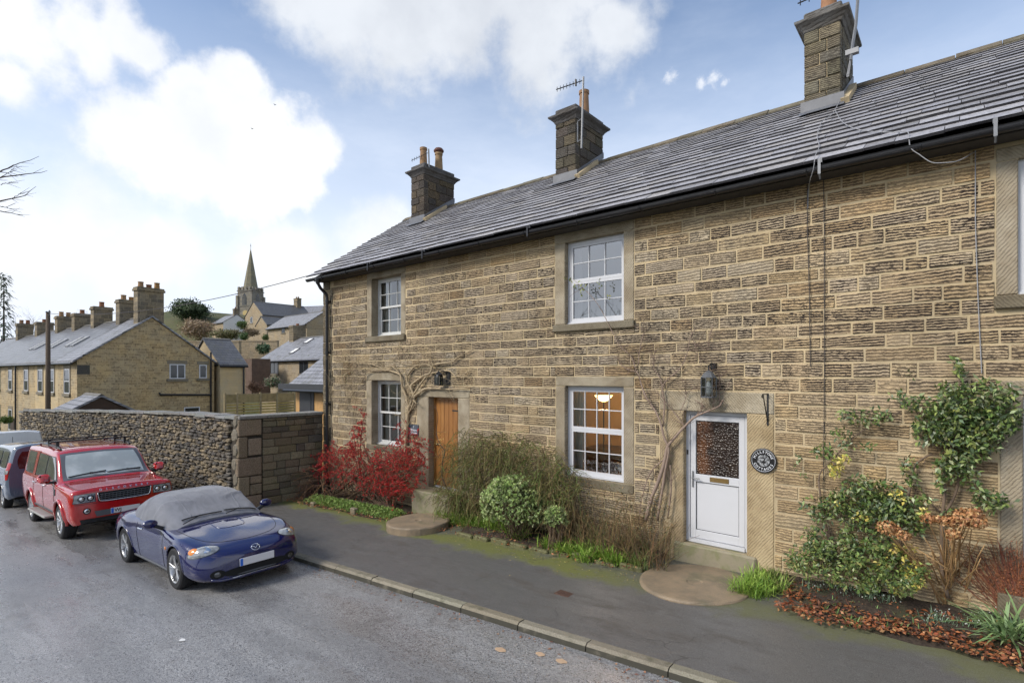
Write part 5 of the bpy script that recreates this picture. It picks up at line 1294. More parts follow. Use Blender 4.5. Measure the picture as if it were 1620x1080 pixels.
mat('tyre', (.014, .014, .015), .75, .15, 20, .3, 120, .003, world=False)
mat('alloy', (.48, .48, .48), .32, .12, 8, 0, metal=.75, world=False)
mat('wheel_well', (.006, .006, .006), .9, 0, 1, 0)
mat('chrome', (.75, .76, .78), .12, .03, 4, 0, metal=1.0)
mat('lamp_clear', (.26, .27, .275), .06, .5, 16, 0, spec=.8, coat=1, world=False)
mat('lamp_dark', (.03, .032, .036), .12, 0, 1, 0, spec=.7, coat=1)
mat('lamp_amber', (.75, .24, .02), .15, .1, 8, 0, coat=1)
mat('lamp_red', (.42, .012, .012), .15, .1, 8, 0, coat=1)
mat('plate_white', (.66, .65, .66), .4, .03, 3, 0); mat('plate_blue', (.02, .13, .55), .4, 0, 1, 0); mat('plate_ink', (.01, .01, .01), .5, 0, 1, 0)
mat('grey_plastic', (.085, .09, .10), .55, .1, 5, .1, 80)
mat('step_metal', (.33, .32, .29), .45, .15, 8, .2, 50, metal=.4)
m, q = newmat('car_glass'); p = q.n('ShaderNodeTexCoord').outputs['Object']; n1 = q.noise(p, 3, 3)
out(q, P(q, col=q.mix(q.sm(n1, .4, .7), (.012, .015, .016, 1), (.05, .055, .055, 1)), rough=.03, spec=.9, coat=1.0, normal=q.bump(q.sm(q.noise(p, 150, 2), .57, .66), .06, .001)))
m, q = newmat('windscreen_glass'); p = q.n('ShaderNodeTexCoord').outputs['Object']; n1 = q.noise(p, 2.2, 3)
out(q, P(q, col=q.mix(q.sm(n1, .4, .7), (.36, .40, .39, 1), (.52, .56, .55, 1)), rough=.06, spec=1.0, coat=1.0, normal=q.bump(q.sm(q.noise(p, 120, 2), .57, .66), .08, .001)))  # light base colour stands in for bright sky mirrored in the screen
m, q = newmat('cover_fabric'); p = q.n('ShaderNodeTexCoord').outputs['Object']
n1 = q.noise(q.vm('MULTIPLY', p, (2.2, 5.5, 3)), 1.4, 4, .55, 1.2); n2 = q.noise(p, 320, 2)
h = q.math('ADD', q.math('MULTIPLY', n1, 1.0), q.math('MULTIPLY', n2, .012))
out(q, P(q, col=q.mix(q.sm(n1, .35, .7), (.17, .175, .195, 1), (.215, .22, .245, 1)), rough=.78, spec=.3, sheen=.3, normal=q.bump(h, .28, .04)))

def make_wheel(R_, w_, style, name='wheel'):
    """mesh pair for a wheel; outer face towards +y"""
    t = MB(); rr = R_ * .66
    t.lathe([(rr, -w_ * .46), (R_ * .90, -w_ * .5), (R_ * .975, -w_ * .42), (R_, -w_ * .25), (R_, w_ * .25), (R_ * .975, w_ * .42), (R_ * .90, w_ * .5), (rr * 1.02, w_ * .47)], 36, (0, 0, 0), 'y'); t.f = [f for f in t.f if len(f) == 4]; t.m = [0] * len(t.f)
    n_tr = 44
    for i in range(n_tr):      # tread blocks
        a = 2 * PI * i / n_tr
        for k in (-1, 0, 1):
            c = Vector((math.cos(a + .05 * k) * R_, k * w_ * .15, math.sin(a + .05 * k) * R_)); t.obox(c, ((-math.sin(a), .25 * k, math.cos(a)), (0, 1, 0), (math.cos(a), 0, math.sin(a))), (R_ * .052, w_ * .065, .006))
    r_ = MB(); r_.lathe([(rr * .92, -w_ * .3), (rr * .93, w_ * .36), (rr * 1.0, w_ * .44), (rr * 1.06, w_ * .475), (rr * 1.07, w_ * .44)], 36, (0, 0, 0), 'y'); r_.f = [f for f in r_.f if len(f) == 4]; r_.m = [0] * len(r_.f)
    r_.lathe([(.001, w_ * .36), (R_ * .10, w_ * .37), (R_ * .15, w_ * .33), (R_ * .16, w_ * .2)], 16, (0, 0, 0), 'y')
    ns, sp = style
    for i in range(ns):
        a = 2 * PI * i / ns + .3
        for k in ((-1, 1) if sp else (0,)):
            r0, r1 = R_ * .10, rr * .98; sg = k * .10
            p0 = Vector((math.cos(a + sg * .8) * r0, w_ * .31, math.sin(a + sg * .8) * r0)); p1 = Vector((math.cos(a + sg * 1.3) * r1, w_ * .41, math.sin(a + sg * 1.3) * r1)); pm = (p0 + p1) / 2 + Vector((0, w_ * .03, 0))
            wd = R_ * (.045 if sp else .055)
            r_.tube([p0, pm, p1], [wd * 1.15, wd * .9, wd * 1.1], 6, flat=.7)
    d_ = MB(); d_.lathe([(.001, w_ * .05), (rr * .93, w_ * .06)], 24, (0, 0, 0), 'y')
    return t, r_, d_
def wheels(car, R_, w_, xf, xr, yt, style):
    t, r_, d_ = make_wheel(R_, w_, style); me = None
    for (x, sg, steer) in ((xf, -1, 0), (xf, 1, 0), (xr, -1, 0), (xr, 1, 0)):
        e = empty('wheel', (x, sg * yt, R_), 0 if sg > 0 else PI, parent=car); e.rotation_euler = (0, random.uniform(0, 1.2), 0 if sg > 0 else PI)
        if me is None:
            a = t.build('tyre', MATS['tyre'], e, 40, local=True); b_ = r_.build('rim', MATS['alloy'], e, 40, local=True); c = d_.build('brake_disc', MATS['wheel_well'], e, local=True); me = (a.data, b_.data, c.data)
        else:
            for nm, mm in zip(('tyre', 'rim', 'brake_disc'), me): link(nm, mm, e, True)
def wells(car, body, xs, R_, zc, half, w_):
    for x in xs:
        for sg in (-1, 1):
            b = MB(); n = 16; vs = []
            for a in np.linspace(-.1, PI + .1, n): vs += [(x + (R_ - .004) * math.cos(a), sg * (half - w_ - .12), zc + (R_ - .004) * math.sin(a)), (x + (R_ - .004) * math.cos(a), sg * (half - .03), zc + (R_ - .004) * math.sin(a))]
            F = [(2 * i, 2 * i + 1, 2 * i + 3, 2 * i + 2) for i in range(n - 1)] + [tuple(2 * i for i in range(n))]; b.add(vs, F); b.build('wheel_arch_liner', MATS['wheel_well'], car, local=True)
def place_car(e, x, y, rz, flip=False):
    """drop on the road, following its slope"""
    slope = (road_z(x + 1.2, y) - road_z(x - 1.2, y)) / 2.4; e.rotation_euler = (0, -math.atan(slope) * (-1 if flip else 1), rz); e.location = (x, y, road_z(x, y) + .004)
def text_mesh(txt, size, name, mt, parent, loc, ex, ey, spacing=1.0, extrude=.001, align='CENTER', local=True, font_bold=0.0):
    cu = bpy.data.curves.new(name, 'FONT'); cu.body = txt; cu.size = size; cu.align_x = align; cu.align_y = 'CENTER'; cu.extrude = extrude; cu.space_character = spacing; cu.offset = font_bold; cu.resolution_u = 3
    tmp = bpy.data.objects.new('tmp', cu); COL.objects.link(tmp); dg = bpy.context.evaluated_depsgraph_get(); me = bpy.data.meshes.new_from_object(tmp.evaluated_get(dg)); bpy.data.objects.remove(tmp); bpy.data.curves.remove(cu)
    ex, ey = Vector(ex).normalized(), Vector(ey).normalized(); ez = ex.cross(ey); M = Matrix((ex, ey, ez)).transposed().to_4x4(); M.translation = Vector(loc); me.transform(M); me.materials.clear(); me.materials.append(MATS[mt])
    return link(name, me, parent, local)

# ---- blue roadster under a soft-top cover
paint('paint_navy', (.003, .005, .068), .03, .10, (.06, .06, .10), .05)
ST = [(-1.99, [(.45, .36), (.56, .40), (.60, .50), (.60, .60), (.56, .68), (.48, .72), (.28, .73), (0, .735)]),
      (-1.88, [(.62, .26), (.74, .34), (.775, .48), (.765, .62), (.70, .74), (.58, .79), (.3, .805), (0, .81)]),
      (-1.6, [(.72, .22), (.81, .30), (.845, .46), (.845, .62), (.80, .76), (.68, .835), (.35, .86), (0, .865)]),
      (-1.165, [(.76, .18), (.83, .28), (.862, .46), (.868, .64), (.82, .80), (.70, .87), (.38, .895), (0, .90)]),
      (-.72, [(.77, .17), (.80, .26), (.825, .44), (.835, .62), (.80, .79), (.71, .855), (.4, .88), (0, .88)]),
      (-.2, [(.77, .17), (.79, .25), (.805, .42), (.818, .60), (.785, .77), (.72, .82), (.4, .85), (0, .86)]),
      (.4, [(.77, .17), (.79, .25), (.805, .42), (.815, .58), (.785, .745), (.73, .80), (.45, .86), (0, .88)]),
      (.75, [(.77, .17), (.805, .26), (.825, .42), (.838, .58), (.80, .735), (.70, .785), (.42, .82), (0, .84)]),
      (1.165, [(.76, .18), (.83, .27), (.862, .43), (.868, .58), (.815, .725), (.69, .76), (.40, .765), (0, .785)]),
      (1.5, [(.74, .18), (.82, .25), (.855, .38), (.845, .53), (.775, .67), (.65, .70), (.38, .705), (0, .72)]),
      (1.75, [(.68, .17), (.77, .22), (.80, .33), (.78, .47), (.70, .60), (.58, .635), (.34, .645), (0, .655)]),
      (1.92, [(.48, .17), (.60, .20), (.645, .30), (.63, .42), (.555, .525), (.45, .56), (.25, .575), (0, .58)]),
      (1.985, [(.34, .17), (.43, .20), (.47, .30), (.43, .41), (.37, .49), (.29, .52), (.15, .53), (0, .535)]),
      (2.005, [(.20, .175), (.26, .20), (.30, .30), (.27, .40), (.22, .46), (.16, .485), (.1, .49), (0, .495)])]
car = empty('roadster', label='dark blue convertible roadster with grey fabric cover over its roof', cat='car')
place_car(car, -10.22, -4.32, R(1.2))
bd = Body(ST, (1.165, -1.165), .348, .305, ks=4)
bd.build('body', MATS['paint_navy'], car)
wheels(car, .308, .215, 1.165, -1.165, .745, (5, True)); wells(car, bd, (1.165, -1.165), .348, .305, .86, .2)
b = MB(); b.box(-1.75, 1.75, -.66, .66, .15, .5); b.build('underbody', MATS['wheel_well'], car, local=True)
for xw in (1.165, -1.165):
    for sg in (-1, 1): bd.arch_lip('wheel_arch', xw, .348, .305, sg, MATS['paint_navy'], car, .016, -.004)
CV = [(-1.30, [(.52, .875), (.47, .885), (.4, .895), (.2, .91), (0, .915)]), (-1.16, [(.66, .86), (.61, .91), (.5, .955), (.26, .98), (0, .985)]), (-.95, [(.745, .84), (.69, .96), (.55, 1.06), (.28, 1.10), (0, 1.11)]),
      (-.6, [(.77, .82), (.71, 1.0), (.57, 1.16), (.3, 1.215), (0, 1.225)]), (-.2, [(.77, .80), (.71, 1.0), (.585, 1.17), (.3, 1.23), (0, 1.24)]), (.10, [(.765, .79), (.705, .97), (.60, 1.12), (.3, 1.175), (0, 1.185)]),
      (.45, [(.755, .79), (.71, .88), (.60, .97), (.3, 1.01), (0, 1.02)]), (.62, [(.74, .78), (.69, .83), (.56, .90), (.3, .935), (0, .945)]), (.74, [(.70, .77), (.64, .80), (.50, .84), (.25, .865), (0, .87)])]
cb = Body(CV, (), ks=2, sub=6, ns=14, step=.03)
def wrinkle(v):
    x, y, z = v; s_ = 1 if y > 0 else -1; up = max(0, min(1, (z - .8) / .45)); a = abs(y)
    w1 = math.sin(22 * (z - .35 * x) + 3 * math.sin(5 * x)) * .007 * (1 - up) * (a > .3)
    w2 = math.sin(9 * x + 14 * a + 2.5 * math.sin(7 * z)) * .003 * up
    w3 = .02 * math.exp(-((x - .12 + .5 * (a - .55)) / .035) ** 2) * (a > .2) + .016 * math.exp(-((x + .70 - .25 * a) / .04) ** 2)
    sag = -.03 * math.exp(-(a / .35) ** 2) * math.exp(-((x + .45) / .3) ** 2)
    return (x, y + s_ * (w1 + .3 * w3), z + w2 + w3 + sag)
cb.build('soft_top_cover', MATS['cover_fabric'], car, wrinkle)
for yy_ in (-.42, .42):
    pts_ = [wrinkle(tuple(cb.hit((x_, yy_ * (1 - .12 * max(0, x_)), 2), (0, 0, -1))[0])) for x_ in np.linspace(-1.1, .62, 24)]; b = MB(); b.tube([Vector(v) + Vector((0, 0, .001)) for v in pts_], .006, 5); b.build('cover_seam', MATS['cover_fabric'], car, True, local=True)
for sg in (-1, 1):
    dr = (-1, -sg * .25, -.55)
    bd.disc('headlight_bezel', (1.66, sg * .625, .56), (.08, sg * -.195, .03), (-.05, sg * .0, .082), dr, MATS['lamp_dark'], car, .003)
    hl = bd.disc('headlight', (1.66, sg * .625, .56), (.074, sg * -.18, .028), (-.045, 0, .072), dr, MATS['lamp_clear'], car, .007, .03)
    b2 = bd.disc('indicator', (1.60, sg * .735, .575), (.02, sg * -.055, .0), (-.02, 0, .045), dr, MATS['lamp_amber'], hl, .020, .012)
    bd.disc('reflector', (1.675, sg * .60, .56), (.01, sg * -.055, .0), (-.02, 0, .045), dr, MATS['chrome'], hl, .030, .006)
    bd.disc('fog_lamp_recess', (1.9, sg * .545, .285), (0, .095, 0), (0, 0, .062), (-1, 0, 0), MATS['wheel_well'], car, .004); bd.disc('fog_lamp', (1.9, sg * .55, .285), (0, .042, 0), (0, 0, .036), (-1, 0, 0), MATS['lamp_dark'], car, .008, .008)
    bd.disc('side_repeater', (.80, sg * .85, .56), (.033, 0, 0), (0, 0, .028), (0, -sg, 0), MATS['lamp_amber'], car, .004, .008)
    bd.line('door_line', [(.62, sg * .8, .20), (.62, sg * .8, .45), (.60, sg * .8, .74)], (0, -sg, 0), MATS['wheel_well'], car, .004); bd.line('door_line', [(-.52, sg * .8, .20), (-.55, sg * .8, .5), (-.60, sg * .8, .78)], (0, -sg, 0), MATS['wheel_well'], car, .004)
    bd.line('sill_trim', [(.80, sg * .8, .20), (0, sg * .8, .20), (-.80, sg * .8, .20)], (0, -sg, 0), MATS['grey_plastic'], car, .022)
    mb = MB(); mb.lathe([(.002, -.085), (.045, -.07), (.066, -.01), (.064, .035), (.048, .06), (.002, .064)], 14, (0, 0, 0), 'x'); mb.v = [(.42 + v[0] * .9, sg * .93 + v[1] * 1.65, .90 + v[2] * 1.05) for v in mb.v]
    mi_ = mb.build('door_mirror', MATS['paint_navy'], car, True, local=True); b = MB(); b.tube([(.45, sg * .76, .80), (.44, sg * .84, .845), (.43, sg * .90, .875)], [.035, .03, .035], 6); b.build('mirror_stalk', MATS['black_plastic'], mi_, local=True)
    b = MB(); h_, _ = bd.hit((-.42, sg * .8, .70), (0, -sg, 0)); b.tube([(-.50, h_.y, .70), (-.48, h_.y + sg * .022, .70), (-.36, h_.y + sg * .022, .70), (-.34, h_.y, .70)], .012, 6); b.build('door_handle', MATS['chrome'], car, local=True)
# bonnet shut line, power bulge, intake, plate, emblem, wipers
bd.line('bonnet_line', [(.80, .68, .8), (1.2, .655, .8), (1.5, .56, .7), (1.66, .36, .7), (1.735, 0, .7), (1.66, -.36, .7), (1.5, -.56, .7), (1.2, -.655, .8), (.80, -.68, .8)], (0, 0, -1), MATS['wheel_well'], car, .004, n=60)
bd.line('bonnet_crease', [(.84, .22, .9), (1.05, .225, .85), (1.20, .17, .8), (1.235, 0, .8), (1.20, -.17, .8), (1.05, -.225, .85), (.84, -.22, .9)], (0, 0, -1), MATS['paint_navy'], car, .009, -.002, n=40)
bd.disc('lower_grille', (1.95, 0, .272), (0, .50, 0), (0, 0, .074), (-1, 0, 0), MATS['wheel_well'], car, .006)
bd.line('chin_trim', [(1.95, .62, .21), (1.98, .45, .185), (2.0, 0, .185), (1.98, -.45, .185), (1.95, -.62, .21)], (-1, 0, .12), MATS['paint_navy'], car, .022, .004, n=30)
bd.line('chin_highlight', [(1.98, .36, .205), (2.0, 0, .205), (1.98, -.36, .205)], (-1, 0, .1), MATS['chrome'], car, .005, .024, n=20)
b = MB(); b.cbox(2.012, 2.026, -.262, .262, .335, .447, .004); pl_ = b.build('number_plate', MATS['plate_white'], car, local=True); b = MB(); b.box(2.0262, 2.0275, -.258, -.215, .339, .443); b.build('blue_band', MATS['plate_blue'], pl_, local=True)
for i_ in range(2):
    pass
ec, en_ = bd.hit((1.9, 0, .53), (-1, 0, -.35), .004); eu = Vector((0, 1, 0)); ev = en_.cross(eu).normalized(); ev = ev if ev.z > 0 else -ev
b = MB(); b.tube([ec + eu * .062 * math.cos(a) + ev * .05 * math.sin(a) for a in np.linspace(0, 2 * PI, 25)], .0055, 6)
b.tube([ec + eu * u_ * .055 + ev * v_ * .05 for u_, v_ in ((-1, .28), (-.55, .35), (-.2, .0), (0, -.42), (.2, 0), (.55, .35), (1, .28))], .006, 6); b.build('emblem', MATS['chrome'], car, True, local=True)
for (ya, yb_) in ((.62, .10), (.05, -.55)):
    b = MB(); pts = []
    for t_ in np.linspace(0, 1, 10): pts.append(cb.hit((.66 - .02 * t_, ya + (yb_ - ya) * t_, 1), (0, 0, -1), .018)[0])
    b.tube(pts, .011, 5); b.tube([pts[-1] + Vector((.12, -.02, -.04)), pts[5] + Vector((.02, 0, .012))], .008, 5); b.build('wiper', MATS['black_plastic'], car, local=True)
bd.disc('grille_slot', (1.95, 0, .23), (0, .30, 0), (0, 0, .012), (-1, 0, 0), MATS['grey_plastic'], car, .010)

# ---- red off-roader
paint('paint_red', (.42, .009, .006), .05, .12, (.20, .10, .07), .14)
ST = [(-2.54, [(.70, .50), (.82, .55), (.86, .85), (.86, 1.08), (.83, 1.15), (.72, 1.62), (.62, 1.70), (.3, 1.73), (0, 1.735)]),
      (-2.45, [(.86, .45), (.92, .52), (.945, .85), (.935, 1.10), (.90, 1.17), (.80, 1.70), (.70, 1.80), (.35, 1.83), (0, 1.835)]),
      (-1.44, [(.90, .42), (.95, .55), (.957, .85), (.94, 1.12), (.905, 1.18), (.80, 1.71), (.70, 1.815), (.35, 1.85), (0, 1.855)]),
      (0.0, [(.90, .42), (.935, .55), (.948, .85), (.94, 1.11), (.905, 1.17), (.80, 1.68), (.70, 1.785), (.35, 1.825), (0, 1.83)]),
      (.32, [(.90, .42), (.935, .55), (.948, .85), (.94, 1.11), (.905, 1.16), (.795, 1.655), (.70, 1.755), (.35, 1.795), (0, 1.80)]),
      (.46, [(.90, .42), (.935, .55), (.948, .85), (.94, 1.105), (.905, 1.155), (.80, 1.60), (.715, 1.70), (.36, 1.735), (0, 1.745)]),
      (1.12, [(.90, .42), (.935, .55), (.95, .85), (.938, 1.08), (.90, 1.12), (.86, 1.14), (.76, 1.17), (.4, 1.195), (0, 1.20)]),
      (1.22, [(.90, .42), (.94, .55), (.95, .85), (.935, 1.06), (.895, 1.10), (.83, 1.12), (.72, 1.14), (.4, 1.155), (0, 1.16)]),
      (1.44, [(.90, .42), (.945, .55), (.955, .84), (.935, 1.05), (.89, 1.09), (.82, 1.11), (.7, 1.125), (.4, 1.14), (0, 1.145)]),
      (2.08, [(.88, .38), (.925, .5), (.94, .8), (.92, 1.0), (.875, 1.05), (.8, 1.075), (.68, 1.085), (.4, 1.10), (0, 1.105)]),
      (2.22, [(.85, .36), (.90, .48), (.92, .78), (.91, .975), (.875, 1.035), (.805, 1.06), (.68, 1.075), (.4, 1.09), (0, 1.095)]),
      (2.29, [(.79, .37), (.85, .48), (.875, .76), (.87, .94), (.84, .995), (.78, 1.02), (.66, 1.035), (.4, 1.05), (0, 1.055)]),
      (2.325, [(.70, .40), (.77, .50), (.80, .75), (.795, .89), (.77, .94), (.71, .965), (.6, .975), (.38, .985), (0, .99)])]
car = empty('off_road_car', label='red boxy off-road car with black roof rails facing the camera', cat='car')
XF, XR, WR = 1.4425, -1.4425, .372
place_car(car, -16.0, -4.64, R(1.0))
bd = Body(ST, (XF, XR), .435, .38, ks=3, sub=4, ns=14)
bd.build('body', MATS['paint_red'], car)
wheels(car, WR, .25, XF, XR, .815, (7, True)); wells(car, bd, (XF, XR), .435, .38, .95, .24)
b = MB(); b.box(-2.3, 2.1, -.78, .78, .34, .7); b.build('underbody', MATS['wheel_well'], car, local=True)
for xw in (XF, XR):
    for sg in (-1, 1): bd.arch_lip('wheel_arch', xw, .435, .38, sg, MATS['paint_red'], car, .034, .004, -.12)
dws = (-.66, 0, -.75)
mat('pillar_grey', (.10, .105, .12), .4, .05, 4, 0)
bd.patch('screen_surround', [(1.14, -.80, 1.185), (1.14, .80, 1.185), (.44, .735, 1.69), (.44, -.735, 1.69)], dws, MATS['pillar_grey'], car, .004, 20, 12)
bd.patch('windscreen', [(1.10, -.74, 1.22), (1.10, .74, 1.22), (.52, .665, 1.665), (.52, -.665, 1.665)], dws, MATS['windscreen_glass'], car, .010, 20, 12, .12)
for sg in (-1, 1):
    dr = (0, -sg, 0)
    bd.patch('window_surround', [(.99, sg * .9, 1.165), (-2.28, sg * .9, 1.18), (-2.28, sg * .8, 1.70), (.42, sg * .8, 1.655)], dr, MATS['black_plastic'], car, .004, 40, 10)
    bd.patch('front_door_window', [(.93, sg * .9, 1.19), (-.02, sg * .9, 1.20), (-.02, sg * .8, 1.655), (.42, sg * .8, 1.635)], dr, MATS['car_glass'], car, .010, 16, 8)
    bd.patch('rear_door_window', [(-.12, sg * .9, 1.20), (-1.02, sg * .9, 1.205), (-1.02, sg * .8, 1.67), (-.12, sg * .8, 1.655)], dr, MATS['car_glass'], car, .010, 16, 8)
    bd.patch('pillar', [(-1.06, sg * .9, 1.16), (-1.32, sg * .9, 1.16), (-1.32, sg * .8, 1.72), (-1.06, sg * .8, 1.72)], dr, MATS['paint_red'], car, .012, 8, 8)
    bd.patch('quarter_window', [(-1.36, sg * .9, 1.21), (-2.2, sg * .9, 1.22), (-2.2, sg * .8, 1.68), (-1.36, sg * .8, 1.68)], dr, MATS['car_glass'], car, .010, 16, 8)
    for xl in (1.02, -.07, -1.05): bd.line('door_line', [(xl, sg * .9, .52), (xl, sg * .9, .85), (xl, sg * .9, 1.14)], dr, MATS['wheel_well'], car, .005)
    for xh in (.12, -.90): b = MB(); h_, _ = bd.hit((xh, sg * .9, 1.02), dr); b.cbox(xh - .09, xh + .09, min(h_.y, h_.y + sg * .035), max(h_.y, h_.y + sg * .035), 1.005, 1.04, .008); b.build('door_handle', MATS['chrome'], car, local=True)
    bd.patch('side_vent', [(1.16, sg * .9, .88), (1.04, sg * .9, .88), (1.04, sg * .9, 1.02), (1.16, sg * .9, 1.02)], dr, MATS['black_plastic'], car, .008, 3, 3)
    b = MB(); b.cbox(-.86, .86, min(sg * .90, sg * 1.09), max(sg * .90, sg * 1.09), .385, .43, .012); b.build('side_step', MATS['step_metal'], car, local=True)
    bd.line('rubbing_strip', [(.95, sg * .9, .50), (0, sg * .9, .50), (-.95, sg * .9, .50)], dr, MATS['black_plastic'], car, .03, -.01)
    mb = MB(); mb.cbox(.78, .98, min(sg * .98, sg * 1.19), max(sg * .98, sg * 1.19), 1.15, 1.335, .045); mi_ = mb.build('door_mirror', MATS['paint_red'], car, True, local=True); b = MB(); b.cbox(.82, .93, min(sg * .90, sg * 1.06), max(sg * .90, sg * 1.06), 1.12, 1.175, .012); b.build('mirror_arm', MATS['black_plastic'], mi_, local=True)
    # lamps
    bd.patch('headlight_bezel', [(2.25, sg * .50, .805), (2.2, sg * .865, .805), (2.2, sg * .845, .985), (2.25, sg * .50, .985)], (-1, -sg * .18, 0), MATS['lamp_dark'], car, .008, 12, 6)
    hl = bd.patch('headlight', [(2.25, sg * .515, .818), (2.2, sg * .855, .818), (2.2, sg * .835, .972), (2.25, sg * .515, .972)], (-1, -sg * .18, 0), MATS['lamp_clear'], car, .011, 12, 6)
    for (yy, r2) in ((.60, .062), (.75, .062)): bd.disc('lamp_ring', (2.25, sg * yy, .895), (0, r2, 0), (0, 0, r2), (-1, 0, 0), MATS['lamp_dark'], hl, .017, .0, 20, 3); bd.disc('projector', (2.25, sg * yy, .895), (0, r2 * .6, 0), (0, 0, r2 * .6), (-1, 0, 0), MATS['chrome'], hl, .021, .012, 20, 3)
    bd.disc('fog_lamp_ring', (2.25, sg * .66, .635), (0, .066, 0), (0, 0, .062), (-1, 0, 0), MATS['wheel_well'], car, .008); bd.disc('fog_lamp', (2.25, sg * .66, .635), (0, .045, 0), (0, 0, .043), (-1, 0, 0), MATS['chrome'], car, .012, .012); bd.disc('fog_lens', (2.25, sg * .66, .635), (0, .028, 0), (0, 0, .027), (-1, 0, 0), MATS['lamp_dark'], car, .026, .004)
    # roof rails
    b = MB(); pts = [bd.hit((x_, sg * .66, 2), (0, 0, -1), .05 if -1.9 < x_ < .1 else .0)[0] for x_ in np.linspace(-2.0, .22, 16)]; b.tube(pts, .022, 6)
    b.build('roof_rail', MATS['black_plastic'], car, True, local=True)
for x_ in (-.15, -.95):
    b = MB(); zt_ = bd.hit((x_, .5, 2), (0, 0, -1))[0].z + .13; b.cbox(x_ - .04, x_ + .04, -.80, .80, zt_, zt_ + .03, .01)
    for sg in (-1, 1): b.cbox(x_ - .03, x_ + .03, sg * .66 - .03, sg * .66 + .03, zt_ - .14, zt_ + .0, .006)
    b.build('roof_bar', MATS['black_plastic'], car, local=True)
bd.patch('grille', [(2.3, -.47, .80), (2.3, .47, .80), (2.3, .49, .985), (2.3, -.49, .985)], (-1, 0, 0), MATS['wheel_well'], car, .006, 16, 6)
for zz in (.825, .865, .905, .945): bd.line('grille_bar', [(2.3, -.44, zz), (2.3, 0, zz), (2.3, .44, zz)], (-1, 0, 0), MATS['grey_plastic'], car, .008, .014, 16)
for k in range(14):
    yy = -.42 + .84 * k / 13; bd.line('grille_mesh', [(2.3, yy, .82), (2.3, yy + .01, .95)], (-1, 0, 0), MATS['grey_plastic'], car, .006, .012, 5)
bd.line('grille_surround', [(2.3, .475, .975), (2.3, .46, .87), (2.3, .43, .81), (2.3, .2, .795), (2.3, -.2, .795), (2.3, -.43, .81), (2.3, -.46, .87), (2.3, -.475, .975)], (-1, 0, 0), MATS['chrome'], car, .011, .012, 40)
bd.patch('bumper_insert', [(2.3, -.50, .50), (2.3, .50, .50), (2.3, .54, .615), (2.3, -.54, .615)], (-1, 0, 0), MATS['grey_plastic'], car, .012, 16, 4)
bd.patch('skid_plate', [(2.3, -.74, .36), (2.3, .74, .36), (2.3, .78, .475), (2.3, -.78, .475)], (-1, 0, 0), MATS['black_plastic'], car, .010, 16, 4)
bd.line('bonnet_line', [(1.2, .80, 1.2), (2.05, .80, 1.1), (2.22, .74, 1.1), (2.262, 0, 1.1), (2.22, -.74, 1.1), (2.05, -.80, 1.1), (1.2, -.80, 1.2)], (0, 0, -1), MATS['wheel_well'], car, .005, n=50)
bd.line('bumper_line', [(2.2, .86, .78), (2.3, .5, .775), (2.3, 0, .775), (2.3, -.5, .775), (2.2, -.86, .78)], (-1, 0, 0), MATS['wheel_well'], car, .005, n=40)
b = MB(); b.cbox(2.335, 2.352, -.26, .26, .515, .626, .004); pl_ = b.build('number_plate', MATS['plate_white'], car, local=True); b = MB(); b.box(2.3525, 2.354, -.256, -.212, .519, .622); b.build('blue_band', MATS['plate_blue'], pl_, local=True)
text_mesh('WJ', .098, 'plate_characters', 'plate_ink', pl_, (2.3535, -.20, .57), (0, 1, 0), (0, 0, 1), 1.0, .0006, align='LEFT', font_bold=.0015)
for i, chx in enumerate('DISCOVERY'):
    yy = -.42 + .84 * i / 8; h_, n_ = bd.hit((2.3, yy, 1.03), (-1, 0, -.7), .003); up = n_.cross(Vector((0, 1, 0))); up = -up if up.z < 0 else up
    text_mesh(chx, .062, 'letter', 'chrome', car, h_, (0, 1, 0), up, 1, .0015, font_bold=.0012)
for (ya, yb_) in ((-.70, -.02), (.0, .66)):
    b = MB(); pts = [bd.hit((1.10 - .06 * t_, ya + (yb_ - ya) * t_, 1.4), (-.3, 0, -1), .022)[0] for t_ in np.linspace(0, 1, 10)]; b.tube(pts, .012, 5); b.tube([pts[9] + Vector((.07, -.02, -.03)), pts[5] + Vector((.02, 0, .015))], .01, 5); b.build('wiper', MATS['black_plastic'], car, local=True)

